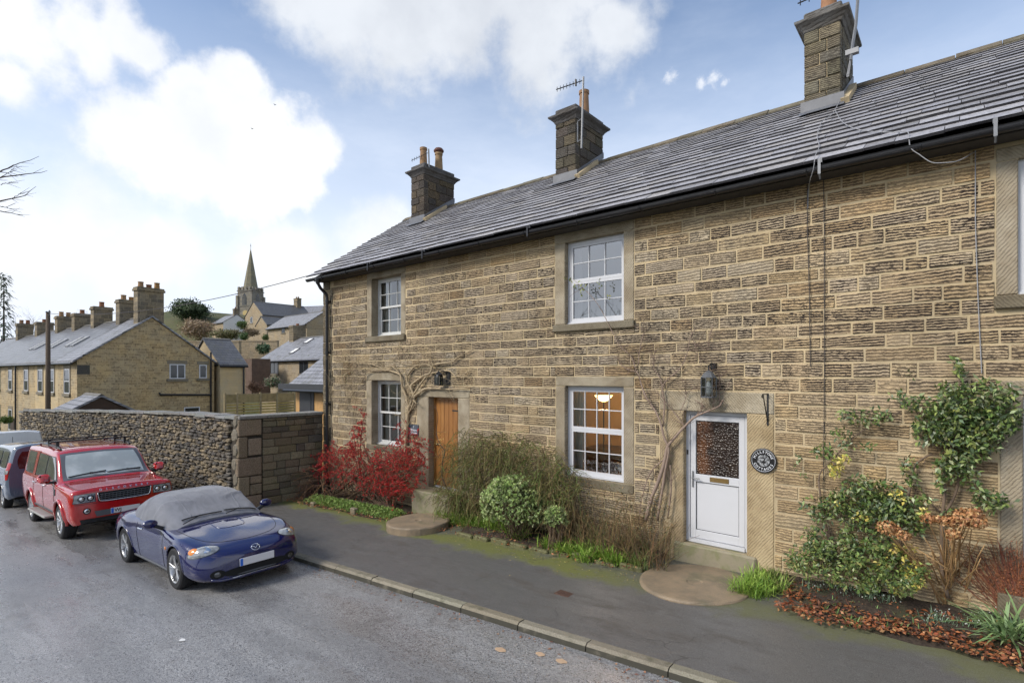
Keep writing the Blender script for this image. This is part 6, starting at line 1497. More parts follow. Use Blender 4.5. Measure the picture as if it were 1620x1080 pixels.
# ---- blue-grey people carrier, seen from behind
paint('paint_bluegrey', (.085, .115, .165), .10, .2, (.2, .2, .2), .2)
def mpv_stations(Lr, Lf, hw, zr_, zbelt, zs, bon):
    return [(Lr, [(hw - .22, zs + .06), (hw - .10, zs + .12), (hw - .06, .75), (hw - .08, zbelt), (hw - .11, zbelt + .08), (hw - .20, zr_ - .16), (hw - .30, zr_ - .07), (.4, zr_ - .02), (0, zr_ - .015)]),
            (Lr + .10, [(hw - .06, zs), (hw - .015, zs + .1), (hw, .75), (hw - .02, zbelt), (hw - .05, zbelt + .08), (hw - .15, zr_ - .11), (hw - .25, zr_ - .02), (.4, zr_ + .025), (0, zr_ + .03)]),
            (Lr + .9, [(hw - .05, zs), (hw - .01, zs + .1), (hw, .75), (hw - .01, zbelt), (hw - .04, zbelt + .08), (hw - .14, zr_ - .10), (hw - .24, zr_), (.4, zr_ + .04), (0, zr_ + .045)]),
            (Lf - 1.9, [(hw - .05, zs), (hw - .01, zs + .1), (hw, .75), (hw - .01, zbelt), (hw - .04, zbelt + .08), (hw - .15, zr_ - .13), (hw - .25, zr_ - .03), (.4, zr_ + .005), (0, zr_ + .01)]),
            (Lf - .95, [(hw - .05, zs), (hw - .01, zs + .1), (hw, .75), (hw - .02, zbelt - .02), (hw - .06, bon + .03), (hw - .11, bon + .08), (hw - .2, bon + .11), (.4, bon + .14), (0, bon + .15)]),
            (Lf - .35, [(hw - .10, zs), (hw - .05, zs + .1), (hw - .03, .7), (hw - .08, bon - .18), (hw - .14, bon - .10), (hw - .22, bon - .06), (hw - .3, bon - .03), (.35, bon), (0, bon + .01)]),
            (Lf, [(hw - .45, zs + .05), (hw - .38, zs + .12), (hw - .32, .55), (hw - .34, bon - .38), (hw - .4, bon - .3), (hw - .46, bon - .27), (hw - .54, bon - .25), (.22, bon - .24), (0, bon - .235)])]
car = empty('people_carrier', label='blue-grey high-roofed people carrier parked behind the red off-roader', cat='car')
place_car(car, -21.9, -4.93, R(180 + 1.0), True)
bd = Body(mpv_stations(-2.2, 2.18, .905, 1.74, 1.10, .30, 1.10), (1.36, -1.36), .375, .33, ks=3)
bd.build('body', MATS['paint_bluegrey'], car); wheels(car, .315, .205, 1.36, -1.36, .775, (7, False)); wells(car, bd, (1.36, -1.36), .375, .33, .9, .2)
b = MB(); b.box(-1.9, 1.8, -.7, .7, .26, .6); b.build('underbody', MATS['wheel_well'], car, local=True)
bd.patch('rear_window', [(-2.2, -.70, 1.10), (-2.2, .70, 1.10), (-2.2, .63, 1.60), (-2.2, -.63, 1.60)], (1, 0, 0), MATS['car_glass'], car, .008, 16, 10, .35)
bd.patch('windscreen', [(1.15, -.70, 1.26), (1.15, .70, 1.26), (.45, .60, 1.68), (.45, -.60, 1.68)], (-.6, 0, -.8), MATS['windscreen_glass'], car, .008, 12, 8)
for sg in (-1, 1):
    bd.patch('tail_light', [(-2.15, sg * .845, .84), (-2.02, sg * .90, .84), (-2.04, sg * .86, 1.30), (-2.17, sg * .76, 1.30)], (.75, -sg * .65, 0), MATS['lamp_red'], car, .010, 6, 12, .2, .012)
    bd.patch('reversing_light', [(-2.15, sg * .84, 1.00), (-2.06, sg * .89, 1.00), (-2.06, sg * .88, 1.10), (-2.16, sg * .81, 1.10)], (.75, -sg * .65, 0), MATS['lamp_clear'], car, .024, 4, 4)
    for (xa, xb_) in ((.95, .05), (-.05, -.95), (-1.1, -1.9)): bd.patch('side_window', [(xa, sg * .9, 1.14), (xb_, sg * .9, 1.14), (xb_, sg * .8, 1.58), (xa if xa < .9 else .45, sg * .8, 1.57)], (0, -sg, 0), MATS['car_glass'], car, .008, 10, 8, .15)
    bd.line('door_line', [(-1.0, sg * .9, .45), (-1.0, sg * .9, 1.1)], (0, -sg, 0), MATS['wheel_well'], car, .005); bd.arch_lip('wheel_arch', -1.36, .375, .33, sg, MATS['paint_bluegrey'], car, .014)
    mb = MB(); mb.cbox(.80, .95, min(sg * .95, sg * 1.12), max(sg * .95, sg * 1.12), 1.12, 1.32, .04); mb.build('door_mirror', MATS['black_plastic'], car, True, local=True)
bd.patch('rear_bumper', [(-2.2, -.78, .40), (-2.2, .78, .40), (-2.2, .82, .70), (-2.2, -.82, .70)], (1, 0, 0), MATS['paint_bluegrey'], car, .035, 16, 6, .1)
b = MB(); h_, _ = bd.hit((-2.2, 0, .98), (1, 0, 0)); b.cbox(h_.x - .03, h_.x, -.28, .28, .95, 1.02, .01); b.build('tailgate_handle', MATS['paint_bluegrey'], car, local=True)
b = MB(); b.cbox(h_.x - .015, h_.x + .01, -.26, .26, .78, .89, .004); mat('plate_yellow', (.75, .55, .03), .4, 0, 1, 0); b.build('number_plate', MATS['plate_yellow'], car, local=True)

# ---- white van beyond
paint('paint_white', (.72, .73, .72), .12, .3, (.35, .34, .30), .12)
car = empty('panel_van', label='white panel van at the far end of the parked vehicles', cat='van')
place_car(car, -28.15, -5.05, R(180 + 3), True)
bd = Body(mpv_stations(-2.35, 2.45, .95, 1.95, 1.15, .32, 1.15), (1.55, -1.45), .38, .34, ks=3)
bd.build('body', MATS['paint_white'], car); wheels(car, .325, .205, 1.55, -1.45, .80, (6, False)); wells(car, bd, (1.55, -1.45), .38, .34, .94, .2)
b = MB(); b.box(-2.0, 2.0, -.75, .75, .28, .6); b.build('underbody', MATS['wheel_well'], car, local=True)
bd.line('rear_door_line', [(-2.3, 0, .45), (-2.3, 0, 1.0), (-2.3, 0, 1.78)], (1, 0, 0), MATS['wheel_well'], car, .007)
for sg in (-1, 1):
    bd.patch('tail_light', [(-2.3, sg * .88, .75), (-2.2, sg * .94, .75), (-2.22, sg * .91, 1.15), (-2.32, sg * .83, 1.15)], (.75, -sg * .65, 0), MATS['lamp_red'], car, .010, 4, 8)
    bd.line('roof_gutter', [(-2.25, sg * .70, 2), (-1, sg * .70, 2), (.4, sg * .70, 2)], (0, 0, -1), MATS['grey_plastic'], car, .012)
    bd.patch('door_panel', [(-2.3, sg * .06, .75), (-2.3, sg * .72, .75), (-2.3, sg * .64, 1.66), (-2.3, sg * .06, 1.66)], (1, 0, 0), MATS['paint_white'], car, .012, 8, 8, .1)
bd.patch('windscreen', [(1.35, -.74, 1.32), (1.35, .74, 1.32), (.62, .64, 1.78), (.62, -.64, 1.78)], (-.6, 0, -.8), MATS['windscreen_glass'], car, .008, 12, 8)
# ------------------------------------------------------------------ planting
rng = np.random.default_rng(11)
leafmat('leaf_matt', .6, .12, 1.5); leafmat('leaf_gloss', .34, .08, 1.6); leafmat('twig', .85, 0, 1.55); leafmat('berry', .28, 0, 1.3)
def unit(a): return a / np.maximum(1e-9, np.linalg.norm(a, axis=-1, keepdims=True))
def pal(n, cols, j=.18):
    c = np.array(cols)[rng.integers(0, len(cols), n)]; c = c * (1 + rng.uniform(-j, j, (n, 1))) * (1 + rng.uniform(-j * .3, j * .3, (n, 3))); return np.c_[np.clip(c, .003, .9), np.ones(n)]
def leaf_arr(Pc, D, N, L, W, C, fold=.25, curl=.15):
    """diamond leaves: base Pc, tip direction D, face normal N"""
    n = len(Pc); L = np.broadcast_to(L, (n,))[:, None]; W = np.broadcast_to(W, (n,))[:, None]
    D = unit(D); B = unit(np.cross(D, N)); N = unit(np.cross(B, D))
    V = np.stack([Pc, Pc + D * L * .45 + B * W * .5 + N * W * fold, Pc + D * L - N * L * curl, Pc + D * L * .45 - B * W * .5 + N * W * fold], 1)
    return V.reshape(-1, 3), np.arange(4 * n).reshape(n, 4), np.repeat(C, 4, 0)
def blades_arr(Pc, D, L, W, C, droop=.6):
    n = len(Pc); L = np.broadcast_to(L, (n,))[:, None]; W = np.broadcast_to(W, (n,))[:, None]; D = unit(D)
    H = D * np.array([1, 1, 0]); H = unit(H + 1e-6); B = np.cross(H, np.array([0, 0, 1.0])); dr = np.broadcast_to(droop, (n,))[:, None]
    rows = []
    for t, w_ in ((0, .8), (.4, 1.0), (.75, .7), (1.0, .06)):
        p = Pc + D * L * t + H * L * dr * .45 * t * t - np.array([0, 0, 1.0]) * L * dr * .55 * t ** 2.4
        rows += [p - B * W * .5 * w_, p + B * W * .5 * w_]
    V = np.stack(rows, 1).reshape(-1, 3); b_ = (np.arange(n) * 8)[:, None]
    F = np.concatenate([b_ + np.array([[0, 1, 3, 2]]), b_ + np.array([[2, 3, 5, 4]]), b_ + np.array([[4, 5, 7, 6]])]); return V, F, np.repeat(C, 8, 0)
def tubes_arr(Pts, r0, r1, C, sides=3):
    n, k, _ = Pts.shape; r0 = np.broadcast_to(r0, (n,)); r1 = np.broadcast_to(r1, (n,))
    T = unit(np.gradient(Pts, axis=1)); ref = np.where(np.abs(T[..., 2:3]) > .9, np.array([1.0, 0, 0]), np.array([0, 0, 1.0])); A = unit(np.cross(T, ref)); Bn = np.cross(T, A)
    R_ = (r0[:, None] + (r1 - r0)[:, None] * np.linspace(0, 1, k)[None])[..., None]; V = []
    for j in range(sides): a = 2 * PI * j / sides; V.append(Pts + (A * math.cos(a) + Bn * math.sin(a)) * R_)
    V = np.stack(V, 2).reshape(-1, 3); i = (np.arange(n)[:, None, None] * k * sides + np.arange(k - 1)[None, :, None] * sides); j = np.arange(sides)[None, None, :]; j2 = (j + 1) % sides
    F = np.stack([i + j, i + j2, i + sides + j2, i + sides + j], -1).reshape(-1, 4); return V, F, np.repeat(C, k * sides, 0)
def octa_arr(Pc, r, C):
    n = len(Pc); r = np.broadcast_to(r, (n,))[:, None, None]; O = np.array([[1, 0, 0], [0, 1, 0], [-1, 0, 0], [0, -1, 0], [0, 0, 1], [0, 0, -1.0]])
    V = (Pc[:, None] + O[None] * r).reshape(-1, 3); f = np.array([[0, 1, 4], [1, 2, 4], [2, 3, 4], [3, 0, 4], [1, 0, 5], [2, 1, 5], [3, 2, 5], [0, 3, 5]]); F = (np.arange(n)[:, None, None] * 6 + f[None]).reshape(-1, 3); return V, F, np.repeat(C, 6, 0)
def cat(*a):
    V, F, C, o = [], [], [], 0
    for v, f, c in a: V.append(v); F.append(f + o); C.append(c); o += len(v)
    return np.concatenate(V), np.concatenate(F), np.concatenate(C)
def put(name, vfc, mt, parent=None, **k): return mesh_np(name, vfc[0], vfc[1], MATS[mt], vfc[2], parent, **k)
def facv(px, py, y):
    """vectorised: image position on a plane y parallel to the cottage front"""
    u = (px - 810) / CAM_F; v = (CAM_HZ - py) / CAM_F; rx, ry = -_s + u * _c, _c + u * _s; t = (CAM_D + y) / ry; return np.stack([rx * t, y + 0 * t, CAM_H + v * t], -1)
def cloud(bl, n, y0, y1, power=.5):
    bl = np.array([tuple(e_) + (1.0,) * (5 - len(e_)) for e_ in bl], float); w_ = bl[:, 2] * bl[:, 3] * bl[:, 4]; k = rng.choice(len(bl), n, p=w_ / w_.sum()); a = rng.uniform(0, 2 * PI, n); r_ = rng.uniform(0, 1, n) ** power
    ry_ = bl[k, 3]; y = rng.uniform(y0, y1, n); return facv(bl[k, 0] + bl[k, 2] * r_ * np.cos(a), bl[k, 1] + ry_ * r_ * np.sin(a), y)
def rdir(n, up=0.0, outw=0.0): d_ = rng.normal(size=(n, 3)); d_[:, 2] += up; d_[:, 1] -= outw; return unit(d_)
def gp(px, py):
    z = 0.0
    for _ in range(6): r_ = ray(px, py); t = (z - CAM_H) / r_.z; x, y = r_.x * t, -CAM_D + r_.y * t; z = pav(x, y)
    return np.array([x, y, z])
def poly(pts, y=-.06, jy=.02, n=None):
    P_ = [tuple(fac(px, py, y + random.uniform(-jy, jy))) for px, py in pts]; P_ = np.array(P_)
    if n is None: n = 3 * len(pts)
    return pchip(np.arange(len(P_)), P_, np.linspace(0, len(P_) - 1, n))
def twigs_from(b, path, r0, n, ln, spread=1.0, mt=0, col=(.2, .15, .1, 1), up=.4, y_lim=-.015, sub=True):
    tips = []
    for _ in range(n):
        i = random.randint(1, len(path) - 2); p0 = Vector(path[i]); tg = (Vector(path[i + 1]) - Vector(path[i - 1])).normalized()
        dv = (tg * .5 + Vector((random.gauss(0, 1), random.gauss(-.25, .3), random.gauss(up, .8))) * spread).normalized(); L = ln * random.uniform(.4, 1.2); pts = [p0]
        for k in range(5):
            dv = (dv + Vector((random.gauss(0, .28), random.gauss(0, .15), random.gauss(.02, .28)))).normalized(); q_ = pts[-1] + dv * L / 5; q_.y = min(q_.y, y_lim); pts.append(q_)
        b.tube(pts, [r0, r0 * .8, r0 * .65, r0 * .5, r0 * .35, r0 * .15], 4, False, mt, col); tips.append(pts[-1])
        if sub and L > ln * .6:
            for _k in range(2):
                j = random.randint(2, 4); d2 = Vector((random.gauss(0, 1), random.gauss(-.2, .3), random.gauss(.4, .7))).normalized(); e_ = [pts[j], pts[j] + d2 * L * .2, pts[j] + d2 * L * .35 + Vector((random.gauss(0, .02), 0, .03))]
                for v in e_: v.y = min(v.y, y_lim)
                b.tube(e_, [r0 * .4, r0 * .3, r0 * .12], 3, False, mt, col); tips.append(e_[-1])
    return tips

# soil of the beds
m, q = newmat('bed_soil'); p = posn(q); c = q.mix(q.sm(q.noise(p, 25, 5), .35, .7), (.030, .020, .013, 1), (.065, .045, .030, 1)); c = q.mix(q.math('MULTIPLY', q.sm(q.noise(p, 3, 4), .5, .7), .5), c, (.05, .06, .02, 1))
out(q, P(q, col=c, rough=.9, normal=q.bump(q.noise(p, 30, 5), .8, .03)))
def bed(name, label, edge, h=.09):
    """edge: front outline as (x, y), the back is the wall"""
    V = []; n = len(edge); rows = 6
    for (x, y) in edge:
        for j in range(rows):
            t = j / (rows - 1); yy = y * (1 - t) + .0 * t; V.append((x, yy, pav(x, yy) - .01 + h * min(1, t * 3) * (.8 + .4 * random.random()) + .01 * (j == 0)))
    F = [(i * rows + j, (i + 1) * rows + j, (i + 1) * rows + j + 1, i * rows + j + 1) for i in range(n - 1) for j in range(rows - 1)]
    return mesh_np(name, V, F, MATS['bed_soil'], smooth=True, kind='structure', label=label)
def edge(x0, x1, y0, y1, n=24, j=.05): return [(x0 + (x1 - x0) * i / n, (y0 + (y1 - y0) * i / n + random.uniform(-j, j)) * min(1, .15 + 6 * min(i, n - i) / n)) for i in range(n + 1)]
bed('left_bed', 'leaf-strewn soil bed below the red-berried shrub', edge(-13.55, -9.05, -1.05, -1.02)); bed('middle_bed', 'soil bed between the two doors', edge(-7.9, -3.52, -.92, -.74)); bed('right_bed', 'soil bed right of the white door', edge(-1.98, 3.6, -1.05, -1.25))
ORD = ('first', 'second', 'third', 'fourth', 'fifth', 'sixth', 'seventh', 'eighth', 'ninth', 'tenth')
for i, x in enumerate(np.arange(-7.3, -3.7, .42)):      # low edging stones of the middle bed
    yy = -.93 + .045 * i * .42; z = pav(x, yy); b = MB(); b.cbox(x, x + random.uniform(.33, .41), yy - .05, yy + .05, z - .05, z + random.uniform(.05, .10), .02, col=(.16, .155, .07, 1)); b.build('edging_stone', MATS['rubble_stone'], label='mossy edging stone of the middle bed, %s from the raised millstone' % ORD[i], cat='stone', group='edging stones of the middle bed')
for i, (x, h) in enumerate(((-10.55, .16), (-12.3, .10))):
    z = pav(x, -1.05); b = MB(); b.cbox(x - .09, x + .09, -1.10, -.99, z - .05, z + h, .015, col=(.26, .22, .15, .5)); b.build('edging_block', MATS['rubble_stone'], label=('upright buff edging block at the front of the left bed', 'low edging block at the left bed near the stone wall')[i], cat='stone')

# millstone doorsteps
m, q = newmat('millstone'); p = posn(q); n1 = q.noise(p, 4, 5, .65); n2 = q.noise(p, 60, 4, .7)
c = q.mix(q.sm(n1, .3, .7), (.30, .225, .145, 1), (.20, .16, .11, 1)); c = q.mix(q.math('MULTIPLY', q.sm(n2, .45, .7), .4), c, (.13, .10, .075, 1)); c = q.mix(q.math('MULTIPLY', q.sm(q.noise(p, 1.7, 4), .55, .7), .6), c, (.105, .105, .06, 1))
out(q, P(q, col=c, rough=.6, spec=.4, normal=q.bump(q.math('ADD', n2, n1), .5, .008)))
def millstone(name, label, cx, cy, r_, zt, h, eye):
    b = MB(); n = 48; tilt = .02
    pr = [(r_ * .99, zt - h), (r_, zt - .03), (r_ * .985, zt - .008), (r_ * .95, zt), (eye * 1.25, zt), (eye, zt - .012), (.001, zt - .014)]
    b.lathe(pr, n, (cx, cy, 0)); b.v = [(x + random.uniform(-.004, .004), y + random.uniform(-.004, .004), z + .04 * (x - cx)) for x, y, z in b.v]
    return b.build(name, MATS['millstone'], label=label, cat='millstone')
millstone('millstone', 'raised round millstone step before the oak door', -8.42, -.95, .64, pav(-8.4, -1) + .14, .3, .05)
millstone('millstone', 'flush round millstone set in the ground before the white door', -2.80, -.78, .74, pav(-2.8, -.78) + .028, .25, .09)

# ---- red-berried shrub
sh = empty('berry_shrub', (-11.3, -.4, -.1), label='spreading shrub covered in red berries under the left sash window', cat='shrub')
RB = [(520, 735, 26, 26), (545, 735, 32, 30), (580, 740, 36, 32), (615, 745, 38, 36), (640, 745, 36, 36), (660, 720, 16, 30), (600, 765, 30, 16), (625, 770, 36, 16), (500, 745, 14, 14), (565, 705, 10, 14), (572, 672, 6, 26, 1.6), (560, 700, 7, 26, 1.4), (638, 690, 6, 26, 1.6), (630, 712, 8, 16, 1.2), (666, 700, 8, 22), (520, 710, 10, 14, .7)]
n = 900; P0 = cloud(RB, n, -.75, -.12); D0 = rdir(n, .25, .5) * np.array([1.2, 1, .9]); L = rng.uniform(.14, .36, n)
t = np.linspace(0, 1, 5)[None, :, None]; TW = P0[:, None] + unit(D0)[:, None] * L[:, None, None] * t - np.array([0, 0, 1.0]) * (t ** 2) * L[:, None, None] * .35
TW[..., 1] = np.minimum(TW[..., 1], -.04)
base = [(-12.6, -.35), (-11.9, -.3), (-11.2, -.3), (-10.5, -.35), (-10.0, -.4)]; st_ = []
for i in range(90):
    bx, by = base[i % 5]; e_ = P0[rng.integers(0, n)]; s_ = np.array([bx + rng.normal(0, .1), by, pav(bx, by) + .05]); mid_ = (s_ + e_) / 2 + np.array([rng.normal(0, .1), -.12, .18]); tt = np.linspace(0, 1, 5)[:, None]; st_.append((1 - tt) ** 2 * s_ + 2 * tt * (1 - tt) * mid_ + tt ** 2 * e_)
put('branches', cat(tubes_arr(TW, .004, .0015, pal(n, [(.10, .055, .035), (.13, .07, .04)])), tubes_arr(np.array(st_), .014, .004, pal(90, [(.09, .06, .04), (.07, .045, .03)]))), 'twig', sh)
k = 17; tt = rng.uniform(.05, 1, (n, k)); idx = np.clip((tt * 4).astype(int), 0, 3); fr = (tt * 4 - idx)[..., None]; ar = np.arange(n)[:, None]; BP = TW[ar, idx] * (1 - fr) + TW[ar, idx + 1] * fr; BP = BP.reshape(-1, 3) + rng.normal(0, .014, (n * k, 3))
keep = rng.random(len(BP)) < .92; BP = BP[keep]
put('berries', octa_arr(BP, rng.uniform(.009, .0155, len(BP)), pal(len(BP), [(.42, .010, .012), (.34, .009, .013), (.50, .025, .018), (.22, .006, .010), (.15, .03, .02)], .3)), 'berry', sh, smooth=True)
n2_ = 3200; LP = cloud(RB, n2_, -.75, -.1); put('leaves', leaf_arr(LP, rdir(n2_), rdir(n2_), rng.uniform(.018, .034, n2_), .014, pal(n2_, [(.05, .06, .02), (.12, .04, .02), (.16, .09, .03)])), 'leaf_matt', sh)

# ---- old climber trained round the left window and oak door
def zz(sx, sy): return (480 + sx / 5.786, 540 + sy / 5.786)
cl = empty('trained_climber', (-10.0, -.1, 0), label='gnarled leafless climber trained over the left window and oak door', cat='climber')
b = MB(); CB = (.27, .21, .135, 1); CB2 = (.16, .12, .08, 1)
paths = [([(940, 1180), (935, 1000), (945, 800), (960, 640), (985, 560), (1010, 490)], .055, .035), ([(1000, 520), (1060, 470), (1130, 430), (1240, 430), (1330, 437), (1430, 428), (1510, 432)], .033, .012), ([(1010, 500), (985, 410), (1050, 350), (1110, 310), (1160, 290), (1190, 215), (1260, 200), (1350, 190), (1420, 140), (1550, 75)], .032, .010),
         ([(1000, 500), (1080, 380), (1150, 300), (1320, 265), (1400, 322), (1450, 310), (1520, 265)], .026, .009), ([(965, 600), (940, 500), (905, 420), (890, 310), (830, 280), (740, 260), (640, 270), (570, 310), (535, 380)], .030, .010), ([(985, 440), (945, 340), (990, 260), (1050, 215), (1130, 210), (1180, 240)], .026, .010),
         ([(890, 300), (800, 220), (740, 250), (640, 262), (590, 240)], .016, .006), ([(740, 250), (600, 205), (480, 200), (440, 170)], .012, .005), ([(800, 160), (840, 150), (885, 70), (850, 20)], .013, .005), ([(850, 170), (920, 205), (1000, 215), (1050, 215)], .012, .008), ([(570, 310), (500, 400), (430, 470), (390, 560), (380, 650)], .010, .004), ([(480, 200), (430, 270), (350, 330), (380, 400), (395, 560)], .012, .004), ([(300, 170), (400, 180), (480, 200), (540, 190)], .008, .004),
         ([(985, 410), (1015, 520), (985, 620), (960, 660)], .022, .02), ([(1330, 437), (1380, 540)], .008, .004), ([(1190, 215), (1150, 150), (1165, 120)], .012, .005), ([(230, 110), (330, 190), (400, 240)], .007, .003), ([(300, 300), (370, 370), (260, 430), (230, 560)], .007, .003)]
tips = []
for pts, r0, r1 in paths:
    P_ = poly([zz(*a) for a in pts], -.07, .015); b.tube(P_, list(np.linspace(r0, r1, len(P_)) * (1 + .14 * rng.standard_normal(len(P_)))), 7, True, 0, CB)
    if len(P_) > 6: tips += twigs_from(b, P_, max(.0042, r1 * .55), 14 if r1 < .02 else 6, .5, 1.0, 0, CB, .3)
b.build('branches', MATS['twig'], cl, True)
tp = np.array([tuple(v) for v in tips]); tp = tp[rng.integers(0, len(tp), 260)] + rng.normal(0, .05, (260, 3)); tp[:, 1] = np.minimum(tp[:, 1], -.03)
put('buds', leaf_arr(tp, rdir(260, .3), rdir(260), .03, .012, pal(260, [(.18, .17, .05), (.14, .15, .05), (.22, .15, .06)])), 'leaf_matt', cl, kind='stuff')
n = 150; P0 = cloud([(535, 580, 28, 30), (530, 620, 24, 40), (560, 610, 20, 35), (545, 660, 20, 30)], n, -.08, -.03); D0 = rdir(n) * np.array([1, .2, 1]); t = np.linspace(0, 1, 5)[None, :, None]; L = rng.uniform(.15, .5, n)[:, None, None]
PT = P0[:, None] + unit(D0)[:, None] * L * t + rng.normal(0, .02, (n, 5, 3)) * np.array([1, .3, 1]); PT[..., 1] = np.clip(PT[..., 1], -.12, -.02)
put('fine_twigs', tubes_arr(PT, .0035, .0015, pal(n, [(.13, .10, .06), (.16, .13, .07)])), 'twig', cl)

# ---- thin bare shrub in front of the oak door
b = MB(); sb_ = empty('sapling', tuple(fac(716, 785, -.3)), label='thin dark sapling with yellow remnants leaning across the oak door', cat='shrub')
P1 = poly([(716, 785), (706, 770), (699, 750), (700, 730), (704, 715), (695, 700), (690, 680), (693, 660), (688, 640)], -.28, .02); b.tube(P1, list(np.linspace(.016, .004, len(P1))), 5, True, 0, (.05, .035, .028, 1)); tips = twigs_from(b, P1, .005, 22, .3, 1, 0, (.07, .05, .035, 1), .4); b.build('branches', MATS['twig'], sb_, True)
tp = np.array([tuple(v) for v in tips]); k = 110; tp = tp[rng.integers(0, len(tp), k)] + rng.normal(0, .02, (k, 3)); put('leaves', leaf_arr(tp, rdir(k, -.4), rdir(k), .035, .018, pal(k, [(.45, .33, .12), (.38, .25, .07)])), 'leaf_matt', sb_)

# ---- winter jasmine mound
jm = empty('jasmine_mound', (-6.9, -.4, 0), label='tangled olive-brown mound of winter stems right of the oak door', cat='shrub')
JB = [(765, 712, 44, 30), (800, 714, 50, 30), (845, 735, 50, 36), (780, 755, 65, 50), (735, 775, 38, 55), (875, 768, 42, 34), (895, 765, 26, 28), (740, 720, 34, 44), (715, 800, 22, 36), (850, 800, 60, 40), (760, 820, 50, 25)]
n = 3000; P0 = cloud(JB, n, -.62, -.06); P0[:, 1] -= .10 * np.clip((1.1 - P0[:, 2]), 0, 1); P0[:, 2] = np.maximum(P0[:, 2], .35 + .25 * (P0[:, 1] < -.5)); D0 = rdir(n, .05, .4); L = rng.uniform(.14, .42, n)[:, None, None]; t = np.linspace(0, 1, 6)[None, :, None]
PT = P0[:, None] + unit(D0)[:, None] * L * t - np.array([0, 0, 1.0]) * t ** 2 * L * rng.uniform(.2, 1.0, (n, 1, 1)) + rng.normal(0, .010, (n, 6, 3)); PT[..., 1] = np.minimum(PT[..., 1], -.03)
put('stems', tubes_arr(PT, .0062, .003, pal(n, [(.115, .08, .035), (.095, .095, .03), (.13, .10, .04), (.08, .095, .026), (.07, .052, .028), (.16, .13, .055), (.09, .12, .03)], .3)), 'twig', jm)
n = 5200; LP = cloud(JB, n, -.75, -.1); LP[:, 1] -= .08 * np.clip((1.1 - LP[:, 2]), 0, 1); put('leaves', leaf_arr(LP, rdir(n, -.2), rdir(n, .3, .4), rng.uniform(.012, .03, n), .010, pal(n, [(.12, .13, .04), (.16, .14, .05), (.08, .10, .03), (.22, .17, .06), (.28, .25, .08)], .25)), 'leaf_matt', jm)

# ---- dark leafless stems right of the mound
ds = empty('border_stems', (-4.8, -.35, .1), label='thicket of brown upright border stems under the lit window', cat='shrub')
SB = [(930, 860, 30, 10), (970, 870, 35, 10), (1010, 872, 30, 10), (900, 845, 20, 10), (1045, 868, 14, 8)]
n = 620; P0 = cloud(SB, n, -.7, -.1); P0[:, 2] = np.array([pav(a, b_) for a, b_ in P0[:, :2]]) + .04; D0 = unit(rdir(n, 2.6, .1)); hgt = rng.uniform(.45, 1.05, n)[:, None, None]; t = np.linspace(0, 1, 6)[None, :, None]
PT = P0[:, None] + D0[:, None] * hgt * t + rng.normal(0, .018, (n, 6, 3)) - np.array([0, 0, 1.0]) * t ** 3 * hgt * rng.uniform(0, .35, (n, 1, 1)); PT[..., 1] = np.minimum(PT[..., 1], -.03)
put('stems', tubes_arr(PT, .005, .002, pal(n, [(.10, .065, .035), (.14, .085, .04), (.07, .05, .03), (.19, .13, .06), (.10, .10, .035)], .25)), 'twig', ds)
n = 1500; LP = cloud([(920, 790, 30, 35), (960, 800, 40, 40), (1000, 815, 35, 40), (1040, 820, 22, 40)], n, -.65, -.1); put('leaves', leaf_arr(LP, rdir(n, -.2), rdir(n), rng.uniform(.02, .05, n), .014, pal(n, [(.08, .06, .03), (.14, .09, .04), (.07, .085, .03), (.20, .13, .05)], .25)), 'leaf_matt', ds)

# ---- clipped grey-green dome and its little neighbour
def dome(name, label, px, py, rpx, hpx, y, nro, sq=.86):
    c0 = np.array(fac(px, py, y)); sc = proj(*c0)[2] / CAM_F; rx, rz = rpx * sc, hpx * sc; e = empty(name, (c0[0], y, pav(c0[0], y)), label=label, cat='shrub')
    d_ = unit(rng.normal(size=(nro, 3))); d_[:, 2] = np.where(d_[:, 2] < -.30, -d_[:, 2], d_[:, 2]); rad = rng.uniform(.78, 1.04, (nro, 1)) + .05 * np.sin(d_[:, :1] * 9 + d_[:, 2:] * 7); Pc = c0 + d_ * rad * np.array([rx, rx * sq, rz])
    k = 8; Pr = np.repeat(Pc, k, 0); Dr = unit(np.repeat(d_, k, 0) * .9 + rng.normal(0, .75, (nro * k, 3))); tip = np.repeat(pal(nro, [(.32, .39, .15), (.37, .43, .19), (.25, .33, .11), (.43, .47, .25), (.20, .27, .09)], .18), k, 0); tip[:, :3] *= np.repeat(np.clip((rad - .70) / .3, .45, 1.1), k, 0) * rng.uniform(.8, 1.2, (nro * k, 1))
    put('foliage', leaf_arr(Pr, Dr, rdir(nro * k), rng.uniform(.026, .046, nro * k), .021, tip, .2, .1), 'leaf_matt', e)
    n = 130; g0 = np.array([c0[0], y, pav(c0[0], y)]); D_ = unit(rng.normal(size=(n, 3)) + np.array([0, 0, 1.2])); E = c0 + D_ * np.array([rx, rx * sq, rz]) * .85; t = np.linspace(0, 1, 5)[None, :, None]; G0 = g0 + rng.normal(0, .06, (n, 3)) * np.array([1, 1, 0]); M_ = (G0 + E) / 2 + np.array([0, 0, -.1]); PT = (1 - t) ** 2 * G0[:, None] + 2 * t * (1 - t) * M_[:, None] + t ** 2 * E[:, None]
    put('branches', tubes_arr(PT, .010, .003, pal(n, [(.09, .06, .04), (.12, .085, .055)])), 'twig', e); return e
dome('clipped_dome', 'rounded grey-green clipped shrub in the middle bed', 815, 803, 57, 50, -.58, 2900)
dome('small_dome', 'small silvery green shrub tucked against the rounded shrub', 880, 822, 19, 20, -.66, 420)

